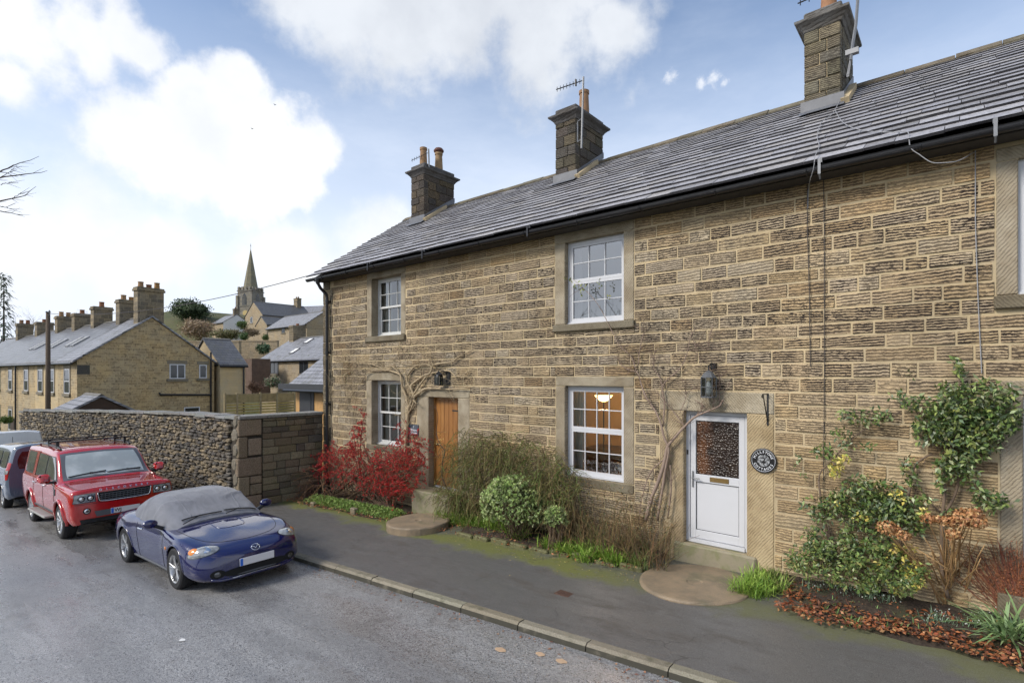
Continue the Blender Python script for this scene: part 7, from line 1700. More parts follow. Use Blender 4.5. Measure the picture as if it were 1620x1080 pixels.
# ---- bare rose by the white door
rs = empty('climbing_rose', (-3.9, -.15, .1), label='leafless climbing rose branching beside the white door', cat='climber')
def z6(sx, sy): return (960 + sx / 5.14, 490 + sy / 5.14)
b = MB(); RC = (.20, .145, .115, 1); RC2 = (.13, .09, .07, 1)
paths = [([(1022, 822), (1030, 790), (1042, 760), (1052, 727), (1056, 707), (1066, 694), (1081, 677), (1100, 659), (1123, 649), (1139, 641), (1144, 632)], .034, .010), ([(1040, 822), (1046, 785), (1053, 740), (1058, 712), (1050, 690), z6(440, 930), z6(400, 830), z6(365, 775), z6(320, 710), z6(285, 620), z6(255, 520), z6(240, 500)], .022, .010), ([z6(240, 500), z6(215, 420), z6(190, 370), z6(110, 300), z6(60, 210), z6(10, 110), (945, 480), (925, 458), (906, 441)], .010, .003),
         ([z6(240, 500), z6(190, 490), z6(100, 430), z6(80, 370)], .008, .003), ([z6(255, 450), z6(265, 340), z6(300, 180), z6(270, 140)], .009, .003), ([z6(455, 950), z6(470, 760), z6(450, 640), z6(490, 570), z6(560, 510), z6(620, 440), z6(655, 340), z6(680, 220), z6(720, 150)], .013, .004), ([z6(450, 640), z6(440, 570), z6(385, 480), z6(375, 400), z6(420, 310)], .009, .003), ([(1085, 677), z6(560, 850), z6(480, 750), z6(390, 640)], .008, .003), ([(1100, 659), z6(780, 790), z6(720, 730)], .009, .004), ([(1075, 655), z6(640, 720), z6(650, 670), z6(760, 620)], .006, .003), ([(1050, 727), (1030, 745), (1015, 790), (1010, 830)], .010, .006), ([(1056, 820), (1062, 770), (1060, 735)], .012, .008), ([(1128, 646), (1131, 610), (1126, 588), (1120, 580)], .007, .003), ([(1139, 641), (1137, 612), (1142, 590)], .006, .002), ([z6(700, 240), z6(740, 360), z6(780, 470)], .005, .002), ([z6(860, 120), z6(830, 250), z6(810, 350)], .005, .002)]
tips = []
for pts, r0, r1 in paths:
    P_ = poly(pts, -.10 if r0 > .02 else -.08, .012); b.tube(P_, list(np.linspace(r0, r1, len(P_)) * (1 + .1 * rng.standard_normal(len(P_)))), 6, True, 0, RC)
    tips += twigs_from(b, P_, .0042, 13, .38, 1.0, 0, RC2, .6)
b.build('branches', MATS['twig'], rs, True)
lf = [(905, 443), (912, 452), (918, 458), (925, 455), (947, 446), (950, 451), (921, 466), (898, 440), (917, 450), (962, 470)]; LP = np.array([tuple(fac(a + random.uniform(-3, 3), c_ + random.uniform(-3, 3), -.1)) for a, c_ in lf * 4]); k = len(LP); put('leaves', leaf_arr(LP, rdir(k, -.5), rdir(k, 0, 1), .055, .03, pal(k, [(.17, .20, .06), (.22, .22, .08)])), 'leaf_matt', rs)

# ---- evergreen climber on the right
ev = empty('evergreen_climber', (-.6, -.15, .2), label='glossy evergreen climber on the wall right of the white door', cat='climber')
def z2(sx, sy): return (1220 + sx / 4, 560 + sy / 4)
EB = [z2(1180, 60) + (8, 14), z2(1195, 110) + (8, 12), z2(880, 130) + (8, 6, .5), z2(1100, 220) + (18, 10), z2(1200, 230) + (20, 12), z2(1360, 200) + (20, 14), z2(1480, 240) + (20, 16), z2(1250, 330) + (42, 26), z2(1100, 340) + (30, 22), z2(1050, 420) + (38, 26), z2(1250, 430) + (50, 28), z2(1400, 400) + (38, 32), z2(1500, 400) + (22, 30), z2(980, 500) + (22, 18), z2(1130, 500) + (36, 22), z2(1350, 530) + (32, 24), z2(1270, 600) + (34, 18), z2(1180, 660) + (30, 20), z2(1210, 740) + (26, 18), z2(1100, 720) + (20, 14), z2(900, 310) + (20, 12), z2(800, 270) + (14, 10), z2(620, 400) + (38, 13), z2(470, 380) + (12, 10), z2(440, 500) + (18, 8), z2(480, 570) + (14, 8), z2(340, 610) + (22, 9), z2(180, 660) + (10, 6, .6), z2(170, 715) + (5, 4, .5), z2(210, 760) + (8, 5, .5), z2(610, 590) + (10, 7, .6), z2(860, 700) + (16, 14), z2(900, 800) + (14, 12), z2(570, 830) + (34, 14), z2(680, 870) + (40, 20), z2(540, 930) + (44, 22), z2(640, 980) + (46, 22), z2(780, 960) + (30, 20), z2(400, 930) + (24, 18), z2(330, 1000) + (26, 18), z2(240, 950) + (14, 10, .6), z2(820, 1040) + (34, 14), z2(1080, 810) + (10, 16), z2(1300, 850) + (14, 16), z2(1370, 930) + (24, 18), z2(1480, 920) + (16, 10), z2(960, 920) + (16, 10), z2(1130, 1010) + (12, 8),
      (1290, 850, 20, 22), (1300, 880, 26, 22), (1330, 870, 30, 30), (1360, 880, 26, 22), (1390, 850, 26, 22), (1410, 890, 28, 26), (1380, 920, 24, 18), (1280, 870, 14, 18), (1350, 830, 24, 16), (1450, 830, 20, 18), (1430, 800, 24, 18), (1260, 890, 16, 12)]
EB = [e_ if len(e_) == 5 else e_ + (1.0,) for e_ in EB]
n = 7600; LP = cloud(EB, n, -.30, -.05, .55); Dl = rdir(n, -.25, .35); ln_ = rng.uniform(.045, .085, n)
put('foliage', leaf_arr(LP, Dl, rdir(n, .6, .9), ln_, ln_ * .42, pal(n, [(.055, .09, .028), (.08, .125, .035), (.045, .07, .025), (.12, .16, .045), (.17, .20, .06), (.09, .12, .07), (.20, .22, .12)], .22), .18, .12), 'leaf_gloss', ev)
n = 1500; LP = cloud([(1262, 882, 18, 20), (1278, 900, 20, 16), (1300, 868, 16, 18), (1325, 912, 24, 18), (1350, 890, 20, 22), (1372, 925, 26, 16), (1400, 900, 18, 22), (1430, 925, 26, 16), (1455, 905, 16, 18), (1385, 865, 16, 14), (1340, 850, 14, 12)], n, -.7, -.15, .75); ln_ = rng.uniform(.035, .07, n); put('low_foliage', leaf_arr(LP, rdir(n, 0, .35), rdir(n, .6, .9), ln_, ln_ * .42, pal(n, [(.06, .10, .03), (.09, .13, .035), (.13, .17, .05), (.05, .075, .025), (.20, .21, .07)], .22), .18, .12), 'leaf_gloss', ev)
b = MB(); EC = (.12, .085, .06, 1)
for pts, r0, r1 in [([z2(1080, 1040), z2(1090, 960), z2(1100, 850), z2(1085, 790), z2(1110, 700), z2(1150, 560), z2(1200, 400), z2(1190, 250), z2(1190, 60)], .022, .006), ([z2(1100, 1000), z2(1150, 920), z2(1180, 830), z2(1190, 760), z2(1250, 600), z2(1400, 500), z2(1500, 350)], .018, .006), ([z2(890, 780), z2(905, 710), z2(960, 660), z2(1020, 630)], .014, .010), ([z2(890, 780), z2(870, 880), z2(840, 1000), (1425, 850), (1415, 930)], .016, .018), ([z2(300, 800), z2(310, 750), z2(380, 680), z2(500, 540), z2(640, 450), z2(820, 360)], .011, .006), ([z2(300, 800), (1300, 800), (1310, 850), (1325, 920)], .012, .016), ([z2(1070, 1000), z2(1010, 940), z2(960, 880)], .012, .006), ([(1310, 830), (1313, 855), (1305, 880)], .010, .012), ([z2(1060, 600), z2(1000, 540), z2(900, 500)], .008, .004), ([z2(1470, 500), z2(1430, 580), z2(1380, 640)], .008, .005), ([(1500, 945), (1490, 900), z2(1080, 1040)], .022, .022)]:
    P_ = poly(pts, -.09, .015); b.tube(P_, list(np.linspace(r0, r1, len(P_))), 6, True, 0, EC); twigs_from(b, P_, .004, 5, .25, 1, 0, EC, .3)
b.build('branches', MATS['twig'], ev, True)
YB = [z2(450, 660) + (12, 8), z2(400, 740) + (10, 12), z2(420, 700) + (10, 10), z2(800, 880) + (10, 8), z2(820, 920) + (8, 6), z2(430, 950) + (8, 6), z2(580, 1030) + (14, 5), z2(950, 1000) + (8, 10), (1440, 900, 18, 16, .8), (1450, 920, 16, 12), (1420, 930, 14, 8), (1400, 890, 12, 10, .5), (1430, 870, 20, 12, .5)]
YB = [e_ if len(e_) == 5 else e_ + (1.0,) for e_ in YB]; n = 520; LP = cloud(YB, n, -.34, -.12); ln_ = rng.uniform(.03, .065, n)
put('yellow_leaves', leaf_arr(LP, rdir(n, -.4), rdir(n, .3, .8), ln_, ln_ * .5, pal(n, [(.50, .40, .10), (.58, .48, .17), (.44, .38, .08), (.30, .34, .08)], .2)), 'leaf_matt', ev)

# ---- hydrangea with dried heads
hy = empty('hydrangea', tuple(gp(1515, 960)), label='leafless hydrangea with brown dried flower heads in the right bed', cat='shrub')
b = MB(); HC = (.30, .185, .085, 1); HC2 = (.22, .13, .06, 1); yb0 = gp(1510, 955)
heads = [(1404, 834, 13), (1428, 846, 9), (1470, 820, 9), (1487, 822, 8), (1520, 818, 14), (1537, 812, 13), (1543, 824, 14), (1512, 826, 10), (1508, 845, 9), (1500, 823, 8)]
for i in range(34):
    bx = 1500 + random.uniform(-18, 22); tx = random.choice(heads)[:2] if i < 20 else (random.uniform(1440, 1560), random.uniform(810, 880)); y1_ = -.5 + random.uniform(-.2, .2)
    p0 = gp(bx, 950 + random.uniform(-4, 14)); p0[2] -= .02; p1 = np.array(fac(tx[0] + random.uniform(-4, 4), tx[1] + 6, y1_)); mx_ = (p0 * .55 + p1 * .45); mx_[0] += (p1[0] - p0[0]) * -.12 + random.uniform(-.05, .05); tt = np.linspace(0, 1, 7)[:, None]; P_ = (1 - tt) ** 2 * p0 + 2 * tt * (1 - tt) * mx_ + tt ** 2 * p1 + rng.normal(0, .008, (7, 3)); b.tube(P_, list(np.linspace(.011, .0045, 7)), 5, True, 0, random.choice([HC, HC2])); twigs_from(b, P_, .0035, 3, .16, 1, 0, HC2, .5)
P_ = np.array([tuple(fac(a, c_, -.45)) for a, c_ in ((1500, 900), (1470, 880), (1445, 865), (1410, 842))]); b.tube(P_, [.008, .007, .006, .004], 5, True, 0, HC); b.build('branches', MATS['twig'], hy, True)
for (px, py, r_) in heads:
    c0 = np.array(fac(px, py, -.55)); sc = proj(*c0)[2] / CAM_F; k = int(12 * r_); d_ = unit(rng.normal(size=(k, 3))); LP = c0 + d_ * r_ * sc * np.array([1.15, 1, .75]) * rng.uniform(.75, 1, (k, 1)); put('dried_head', leaf_arr(LP, rdir(k), d_, .034, .030, pal(k, [(.34, .165, .07), (.40, .21, .09), (.25, .11, .05), (.45, .27, .13)], .2)), 'leaf_matt', hy)

# ---- red-brown twiggy shrub at the frame edge
tw = empty('twiggy_shrub', tuple(gp(1612, 975)), label='red-brown twiggy shrub at the right edge of the picture', cat='shrub'); n = 420
g0 = gp(1612, 968); P0 = g0 + rng.normal(0, .05, (n, 3)) * np.array([1, 1, 0]); D0 = unit(rng.normal(size=(n, 3)) * np.array([.42, .3, .2]) + np.array([.02, 0, 1])); L = rng.uniform(.45, .92, n)[:, None, None]; t = np.linspace(0, 1, 6)[None, :, None]; PT = P0[:, None] + D0[:, None] * L * t + rng.normal(0, .014, (n, 6, 3)); PT[..., 1] = np.minimum(PT[..., 1], -.03)
put('stems', tubes_arr(PT, .005, .0022, pal(n, [(.16, .055, .03), (.12, .04, .025), (.20, .08, .04), (.09, .05, .035)], .2)), 'twig', tw)
k = 2200; i_ = rng.integers(0, n, k); j_ = rng.integers(3, 6, k); LP = PT[i_, j_] + rng.normal(0, .02, (k, 3)); put('buds', leaf_arr(LP, rdir(k, .5), rdir(k), .022, .009, pal(k, [(.22, .07, .03), (.30, .12, .05), (.14, .05, .03)], .2)), 'leaf_matt', tw)

# ---- grasses and small things in the beds
def tuft(c0, n, L, spread, cols, W=.012, droop=.6, up=1.6):
    Pc = c0 + rng.normal(0, spread, (n, 3)) * np.array([1, .7, 0]); Dd = unit(rng.normal(size=(n, 3)) * np.array([.7, .7, .3]) + np.array([0, -.1, up])); return blades_arr(Pc, Dd, rng.uniform(.5, 1.15, n) * L, W, pal(n, cols, .22), rng.uniform(.3, 1.2, n) * droop)
GC = [(.15, .25, .035), (.20, .31, .045), (.12, .20, .03), (.25, .33, .07)]; GD = [(.10, .16, .035), (.16, .20, .05), (.20, .20, .07), (.08, .12, .03)]
A = [tuft(gp(px + random.uniform(-8, 8), py + random.uniform(-4, 4)), 90, .38, .09, GC, .017) for px, py in [(702, 822), (714, 826), (728, 828), (742, 832), (755, 834), (768, 838), (712, 818), (735, 822), (780, 842), (800, 848), (820, 852)] * 2]
A += [tuft(gp(px, py), 80, .30, .09, GC, .016) for px, py in [(872, 868), (888, 868), (902, 872), (917, 878), (932, 876), (946, 882), (890, 876), (925, 886), (960, 886), (975, 892)] * 2]
A += [tuft(gp(px, py), 55, .34, .08, GD, .008, .5) for px, py in [(990, 870), (1005, 868), (1020, 865), (1035, 862), (1046, 858), (1010, 878), (995, 885), (1008, 900)] * 2]
put('grass', cat(*A), 'leaf_matt', kind='stuff', label='lush green grass and bulbs in the bed between the doors')
A = [tuft(gp(px, py), 60, .26, .08, GC if px < 1215 else GD, .010, .6) for px, py in [(1175, 938), (1185, 930), (1196, 925), (1205, 918), (1212, 930), (1222, 915), (1235, 925), (1190, 942), (1205, 940), (1240, 905), (1215, 902), (1228, 935)] * 2]
A += [tuft(gp(px, py), 22, .15, .07, [(.10, .17, .05), (.14, .21, .07)], .012, .5) for px, py in [(1300, 968), (1335, 980), (1345, 990), (1380, 975), (1410, 985), (1440, 992), (1470, 1005), (1485, 985), (1560, 1010), (1330, 965), (1420, 1000)]]
put('grass', cat(*A), 'leaf_matt', kind='stuff', label='grass and small green weeds in the right bed')
sd = [(px + random.uniform(-10, 10), py + random.uniform(-5, 5)) for px, py in [(1290, 940), (1310, 945), (1330, 948), (1345, 940), (1360, 945), (1325, 930), (1300, 930), (1350, 955), (1380, 960), (1395, 955), (1370, 935), (1480, 1000), (1495, 990), (1510, 1000), (1550, 1000), (1565, 985), (1560, 1010), (1480, 985), (1540, 985), (1405, 965)] * 2]
A = [tuft(gp(*p_), 26, .17, .05, [(.13, .20, .12), (.16, .22, .14), (.10, .16, .09)], .009, .35, 2.2) for p_ in sd]
sdo = empty('snowdrops', tuple(gp(1340, 945)), label='drifts of white snowdrops in the right bed', cat='flowers')
put('foliage', cat(*A), 'leaf_matt', sdo, kind='stuff')
FP = np.concatenate([gp(*p_) + rng.normal(0, .06, (4, 3)) * np.array([1, .8, 0]) + np.array([0, -.02, 1]) * rng.uniform(.12, .18, (4, 1)) for p_ in sd]); k = len(FP); put('blooms', leaf_arr(FP, rdir(k, -2.0), rdir(k), .020, .012, pal(k, [(.44, .46, .42)], .08), .1), 'leaf_matt', sdo, kind='stuff')
sp_ = empty('strap_leaf_plant', tuple(gp(1600, 1030)), label='clump of long arching strap leaves at the lower right corner', cat='plant'); A = [tuft(gp(1592 + random.uniform(-16, 30), 1012 + random.uniform(-10, 14)), 30, .52, .05, [(.17, .25, .10), (.22, .30, .14), (.13, .20, .08)], .026, .9, 1.3) for _ in range(6)]; put('leaves', cat(*A), 'leaf_matt', sp_)
n = 5200; xs_ = rng.uniform(-12.75, -9.25, n); ys_ = -rng.uniform(.55, 1.06, n); zs_ = np.array([pav(a, b_) for a, b_ in zip(xs_, ys_)]) + .04 + rng.uniform(0, .17, n) * np.clip(1.15 - np.abs(ys_ + .8) / .35, .2, 1); put('ground_cover', leaf_arr(np.c_[xs_, ys_, zs_], rdir(n, .7, .3), rdir(n, 1), rng.uniform(.03, .06, n), .02, pal(n, [(.15, .24, .05), (.20, .29, .07), (.11, .18, .035), (.24, .30, .10)], .22)), 'leaf_matt', kind='stuff', label='bright green ground cover along the front of the left bed')
A = [tuft(gp(px, py), 50, .24, .05, GC, .010, .5) for px, py in [(612, 796), (618, 800), (606, 802)]]; put('grass', cat(*A), 'leaf_matt', kind='stuff', label='tuft of green bulb leaves by the raised millstone')
# trailing brown stems by the return wall
n = 130; P0 = cloud([(480, 765, 14, 12), (500, 755, 16, 14), (470, 775, 12, 8), (520, 770, 18, 10)], n, -.9, -.2); D0 = rdir(n, 0, .6) * np.array([1.4, 1, .6]); t = np.linspace(0, 1, 6)[None, :, None]; L = rng.uniform(.25, .7, n)[:, None, None]; PT = P0[:, None] + unit(D0)[:, None] * L * t - np.array([0, 0, 1.0]) * t ** 2 * L * .4; PT[..., 0] = np.maximum(PT[..., 0], -13.55); PT[..., 2] = np.maximum(PT[..., 2], -.36)
put('trailing_stems', tubes_arr(PT, .006, .003, pal(n, [(.14, .075, .045), (.10, .06, .04), (.18, .10, .05)])), 'twig', label='tangle of reddish trailing stems where the stone wall meets the bed', cat='plant')
# fallen leaves
def litter(n, fx, cols, label, size=.055, lift=.03):
    X, Y = fx(n); Z = np.array([pav(a, b_) for a, b_ in zip(X, Y)]) + lift + rng.uniform(0, .035, n); put('fallen_leaves', leaf_arr(np.c_[X, Y, Z], rdir(n) * np.array([1, 1, .25]), unit(rng.normal(0, .45, (n, 3)) + np.array([0, 0, 1])), rng.uniform(.6, 1.3, n) * size, size * .55, pal(n, cols, .25), .18, .1), 'leaf_matt', kind='stuff', label=label)
LC_ = [(.22, .075, .03), (.28, .11, .045), (.15, .055, .03), (.33, .17, .08), (.10, .045, .03)]
def rb(n): X = rng.uniform(-1.7, 1.4, n); return X, -(.15 + rng.uniform(0, 1, n) ** .7 * (1.02 + .10 * np.sin(X * 4)))
litter(3000, rb, LC_ + [(.09, .045, .03), (.26, .09, .035), (.20, .06, .025)], 'red-brown fallen leaves over the right bed', .055, .05)
litter(1100, lambda n: (rng.uniform(-13.5, -9.0, n), -rng.uniform(.3, 1.22, n)), LC_, 'fallen leaves over the left bed', .05, .05)
litter(420, lambda n: (rng.uniform(-7.8, -3.6, n), -rng.uniform(.3, 1.05, n)), LC_, 'fallen leaves in the middle bed', .05, .06)
litter(240, lambda n: (rng.uniform(-8.0, -3.4, n), -1.0 - np.abs(rng.normal(0, .28, n))), [(.35, .28, .10), (.25, .20, .08), (.20, .12, .05)], 'tiny leaf scraps on the mossy pavement edge', .022, .006)
def gutter_l(n): X = rng.uniform(-9, -1, n); return X, np.array([yk(a) - .02 for a in X]) - np.abs(rng.normal(0, .10, n))
X, Y = gutter_l(110); Z = np.array([road_z(a, b_) for a, b_ in zip(X, Y)]) + .006; n = len(X); put('fallen_leaves', leaf_arr(np.c_[X, Y, Z], rdir(n) * np.array([1, 1, .1]), unit(rng.normal(0, .2, (n, 3)) + np.array([0, 0, 1])), rng.uniform(.02, .06, n), .025, pal(n, [(.20, .10, .06), (.28, .15, .09), (.15, .08, .06)], .25), .1, .05), 'leaf_matt', kind='stuff', label='scattered leaves in the road gutter')
for i, (px, py, ww) in enumerate(((792, 1028, .07), (855, 1035, .06), (888, 1046, .065))):
    z = 0.0
    for _ in range(6): r_ = ray(px, py); t = (z - CAM_H) / r_.z; x, y = r_.x * t, -CAM_D + r_.y * t; z = road_z(x, y)
    b = MB(); k = 10; b.add([(x + ww * random.uniform(.8, 1.1) * math.cos(2 * PI * j / k), y + ww * .7 * random.uniform(.8, 1.1) * math.sin(2 * PI * j / k), z + .006 + .004 * (j % 2)) for j in range(k)], [tuple(range(k))], col=(.42, .29, .19, 1)); b.build('wet_leaf', MATS['leaf_matt'], label=('pale wet leaf on the road, leftmost of three near the kerb', 'pale wet leaf on the road, middle of three near the kerb', 'pale wet leaf on the road, rightmost of three near the kerb')[i], cat='leaf', group='pale wet leaves on the road')
for i, (px, py) in enumerate(((288, 1012),)):
    z = -.2
    for _ in range(6): r_ = ray(px, py); t = (z - CAM_H) / r_.z; x, y = r_.x * t, -CAM_D + r_.y * t; z = road_z(x, y)
    b = MB(); k = 9; mat('paint_fleck', (.7, .7, .68), .6, .1, 20, .2)
    b.add([(x + .06 * random.uniform(.5, 1.2) * math.cos(2 * PI * j / k), y + .05 * random.uniform(.5, 1.2) * math.sin(2 * PI * j / k), z + .006) for j in range(k)], [tuple(range(k))]); b.build('white_scrap', MATS['paint_fleck'], label='small white scrap lying on the wet road', cat='scrap')

# ------------------------------------------------------------------ trees and hillside green
def bare_tree(name, label, base, H, seed, spread=.55, cols=((.055, .045, .038),), r0=None, levels=5, extra=None, lean=(0, 0)):
    rnd = random.Random(seed); e = empty(name, base, label=label, cat='tree'); b = MB(); tr = MB(); r0 = r0 or H * .022
    def grow(bb, p, dv, L, r_, lv):
        pts = [p]; k = 4
        for i in range(k):
            dv = (dv + Vector((rnd.gauss(0, .14), rnd.gauss(0, .14), rnd.gauss(.03, .10)))).normalized(); pts.append(pts[-1] + dv * L / k)
        bb.tube(pts, [r_ * (1 - .42 * i / k) for i in range(k + 1)], 6 if lv > 3 else (4 if lv > 1 else 3), False, 0, (*cols[0], 1))
        if lv <= 0: return
        for _ in range(rnd.choice((2, 3, 3)) + (lv == levels)):
            i = rnd.randint(2, k); d2 = (dv + Vector((rnd.gauss(0, spread), rnd.gauss(0, spread), rnd.gauss(.08, spread * .6)))).normalized(); grow(b, pts[i], d2, L * rnd.uniform(.55, .82), r_ * rnd.uniform(.42, .6), lv - 1)
    grow(tr, Vector(base), Vector((lean[0], lean[1], 1)).normalized(), H * .34, r0, levels)
    if extra: extra(b)
    tr.build('trunk', MATS['twig'], e, True); b.build('crown', MATS['twig'], e, True); return e
def roadside(b):
    root = Vector((-14.2, -9.2, 5.2))
    for pts in ([(-60, 300), (0, 272), (24, 261), (61, 247)], [(-60, 300), (0, 281), (43, 275), (75, 271)], [(-60, 335), (0, 318), (32, 312), (57, 296)], [(-60, 330), (0, 334), (36, 341)], [(0, 272), (12, 274), (28, 268)], [(0, 281), (18, 270), (26, 262)], [(20, 314), (34, 305)], [(0, 292), (20, 288)], [(0, 326), (16, 330)]):
        P_ = [dep(px, py, 10.0) for px, py in pts]
        if pts[0][0] < 0: P_ = [root] + P_
        P_ = pchip(np.arange(len(P_)), np.array([tuple(a) for a in P_]), np.linspace(0, len(P_) - 1, 12)); b.tube(P_ + rng.normal(0, .006, P_.shape), list(np.linspace(.022 if pts[0][0] < 0 else .008, .003, 12)), 4, False, 0, (.05, .042, .036, 1))
        for _ in range(4):
            i = random.randint(5, 10); q0 = Vector(P_[i]); d2 = Vector((random.gauss(0, .5), .8, random.gauss(.2, .4))).normalized(); b.tube([q0, q0 + d2 * .1, q0 + d2 * .2], [.004, .003, .0015], 3, False, 0, (.05, .042, .036, 1))
    b.tube([Vector((-14.5, -12.5, 3.5)), Vector((-14.6, -11, 4.6)), root], [.10, .07, .03], 6, False, 0, (.05, .042, .036, 1))
bare_tree('roadside_tree', 'bare roadside tree whose twigs reach in at the left edge', (-14.5, -12.5, terrain(-14.5, -12.5)), 9.5, 3, .5, extra=roadside)
bare_tree('roadside_tree', 'bare tree across the road, seen only mirrored in the upper window', (-8.5, -13.5, terrain(-8.5, -13.5)), 11, 8, .5)
def bushy(name, label, c0, rad, n, size, cols, trunk=True, cat_='tree', mt='leaf_matt', flat=1.0, clump=14):
    c0 = np.array(c0); rad = np.array(rad); e = empty(name, (c0[0], c0[1], c0[2] - rad[2]), label=label, cat=cat_)
    cc = unit(rng.normal(size=(clump * 3, 3))) * rng.uniform(.35, .95, (clump * 3, 1)); k = rng.integers(0, len(cc), n); d_ = unit(rng.normal(size=(n, 3))); LP = c0 + (cc[k] * .8 + d_ * rng.uniform(.1, .5, (n, 1))) * rad; sh_ = np.clip(.7 + .5 * d_[:, 2:3] + rng.normal(0, .08, (n, 1)), .45, 1.25)
    C = pal(n, cols, .2); put('crown', leaf_arr(LP, rdir(n, .2), d_, rng.uniform(.7, 1.3, n) * size, size * .7, C), mt, e)
    if trunk:
        b = MB(); z0 = c0[2] - rad[2] * 1.6; b.tube([(c0[0], c0[1], z0), (c0[0], c0[1], c0[2])], [rad[0] * .09, rad[0] * .05], 6, True, 0, (.07, .055, .04, 1))
        for _ in range(9): d2 = Vector(unit(rng.normal(size=3) + np.array([0, 0, .6]))); b.tube([Vector((c0[0], c0[1], c0[2] - rad[2] * .4)), Vector(c0) + Vector((d2.x * rad[0], d2.y * rad[1], d2.z * rad[2])) * .8], [rad[0] * .035, rad[0] * .01], 4, False, 0, (.07, .055, .04, 1))
        b.build('trunk', MATS['twig'], e, True)
    return e
EG = [(.035, .055, .022), (.05, .075, .03), (.025, .04, .018)]
def at(px, py, t, r): return dep(px, py, t), r * t / CAM_F
for (nm, lb, px, py, t, rx, rz_, n, sz, cols, cat_) in [
    ('evergreen_tree', 'dark rounded evergreen tree on the skyline left of the church', 302, 491, 118, 32, 18, 6500, .42, EG, 'tree'),
    ('bare_bush', 'pale orange-brown leafless bush below the dark evergreen', 312, 521, 92, 34, 19, 3600, .28, [(.24, .17, .11), (.20, .15, .10), (.28, .20, .13)], 'bush'),
    ('hedge', 'brown-green hedge on the hill below the white cottage', 358, 528, 84, 26, 10, 2200, .26, [(.13, .12, .05), (.16, .13, .07), (.09, .10, .04)], 'hedge'),
    ('round_shrub', 'small clipped round green shrub, left of two on the hill', 386, 532, 76, 8, 8, 900, .16, [(.05, .09, .03), (.07, .11, .035)], 'shrub'),
    ('round_shrub', 'small clipped round green shrub, right of two on the hill', 420, 534, 70, 6, 7, 800, .15, [(.07, .10, .03), (.09, .12, .04)], 'shrub'),
    ('garden_bush', 'green garden bush before the gable-fronted house', 383, 514, 98, 10, 8, 700, .3, [(.08, .12, .04), (.11, .14, .05)], 'bush'),
    ('brown_bush', 'brown winter bush beside the small outbuilding', 398, 525, 88, 16, 8, 1000, .24, [(.16, .12, .08), (.13, .10, .06)], 'bush'),
    ('ivy_bush', 'dark green bush on the mossy retaining wall', 417, 552, 60, 12, 9, 1000, .2, [(.06, .10, .05), (.04, .075, .035)], 'bush'),
    ('rose_bush', 'reddish twiggy bush behind the slat fence', 404, 612, 36, 12, 11, 1100, .09, [(.20, .12, .07), (.26, .14, .09), (.15, .09, .06)], 'bush'),
    ('grey_shrub', 'grey-green shrub against the slate-roofed village house', 432, 604, 42, 16, 12, 1300, .12, [(.15, .19, .12), (.12, .16, .09), (.22, .16, .13)], 'shrub'),
    ('green_shrub', 'bright green shrub beside the timber-clad annexe', 461, 613, 33, 9, 8, 700, .1, [(.06, .11, .03), (.09, .14, .04)], 'shrub'),
    ('garden_shrub', 'green shrub in the terrace front garden', 10, 664, 34, 10, 7, 800, .10, [(.06, .11, .03), (.10, .14, .04)], 'shrub'),
    ('wall_plant', 'leafy plant climbing the terrace front', 17, 645, 38, 7, 9, 600, .1, [(.07, .08, .05), (.09, .10, .05)], 'plant')]:
    c0, k_ = dep(px, py, t), t / CAM_F; bushy(nm, lb, c0, (rx * k_, rx * k_ * .9, rz_ * k_), n, sz, cols, nm == 'evergreen_tree', cat_)
def conifer(name, label, px, pyt, pyb, t, wpx):
    top, bot = dep(px, pyt, t), dep(px, pyb, t); H = top.z - bot.z; k_ = t / CAM_F; e = empty(name, tuple(bot), label=label, cat='tree'); n = 420; h = rng.uniform(.12, 1, n); a = rng.uniform(0, 2 * PI, n); tier = h; r_ = (1 - tier * .8) * wpx * k_ * rng.uniform(.1, 1, n) * np.clip(.55 + .6 * np.sin(a * 3 + tier * 23) * np.cos(a * 2 - tier * 31), .08, 1.1); LP = np.c_[bot.x + r_ * np.cos(a), bot.y + r_ * np.sin(a), bot.z + (tier + .06) * H - r_ * .18 + rng.normal(0, .12, n)]
    put('crown', leaf_arr(LP, np.c_[np.cos(a), np.sin(a), -.3 + 0 * a], np.tile([0, 0, 1.0], (n, 1)), 1.1, .28, pal(n, [(.12, .14, .11), (.09, .11, .085)], .2)), 'leaf_matt', e); b = MB(); b.tube([bot - Vector((0, 0, 4)), top], [.3, .04], 6, True, 0, (.07, .055, .045, 1)); b.build('trunk', MATS['twig'], e)
conifer('pine_tree', 'dark open conifer behind the terrace roofs at the left edge', 6, 438, 560, 95, 26)
for (px, pyb, t, H, sd_, lb) in ((42, 560, 90, 9.5, 21, 'bare tree behind the terrace chimneys at the left edge'), (140, 545, 110, 9.0, 22, 'fine bare tree rising behind the middle terrace chimneys'), (28, 560, 100, 10.5, 24, 'tall bare tree beside the conifer at the left edge')):
    o = dep(px, pyb, t); bare_tree('winter_tree', lb, tuple(o), H, sd_, .5, ((.17, .155, .15),), H * .014, 5)
# ------------------------------------------------------------------ fittings on the front
glassmat('lantern_glass', (.75, .78, .78), 1.0)
mat('lantern_grey', (.10, .105, .11), .5, .2, 20, .2, 60)
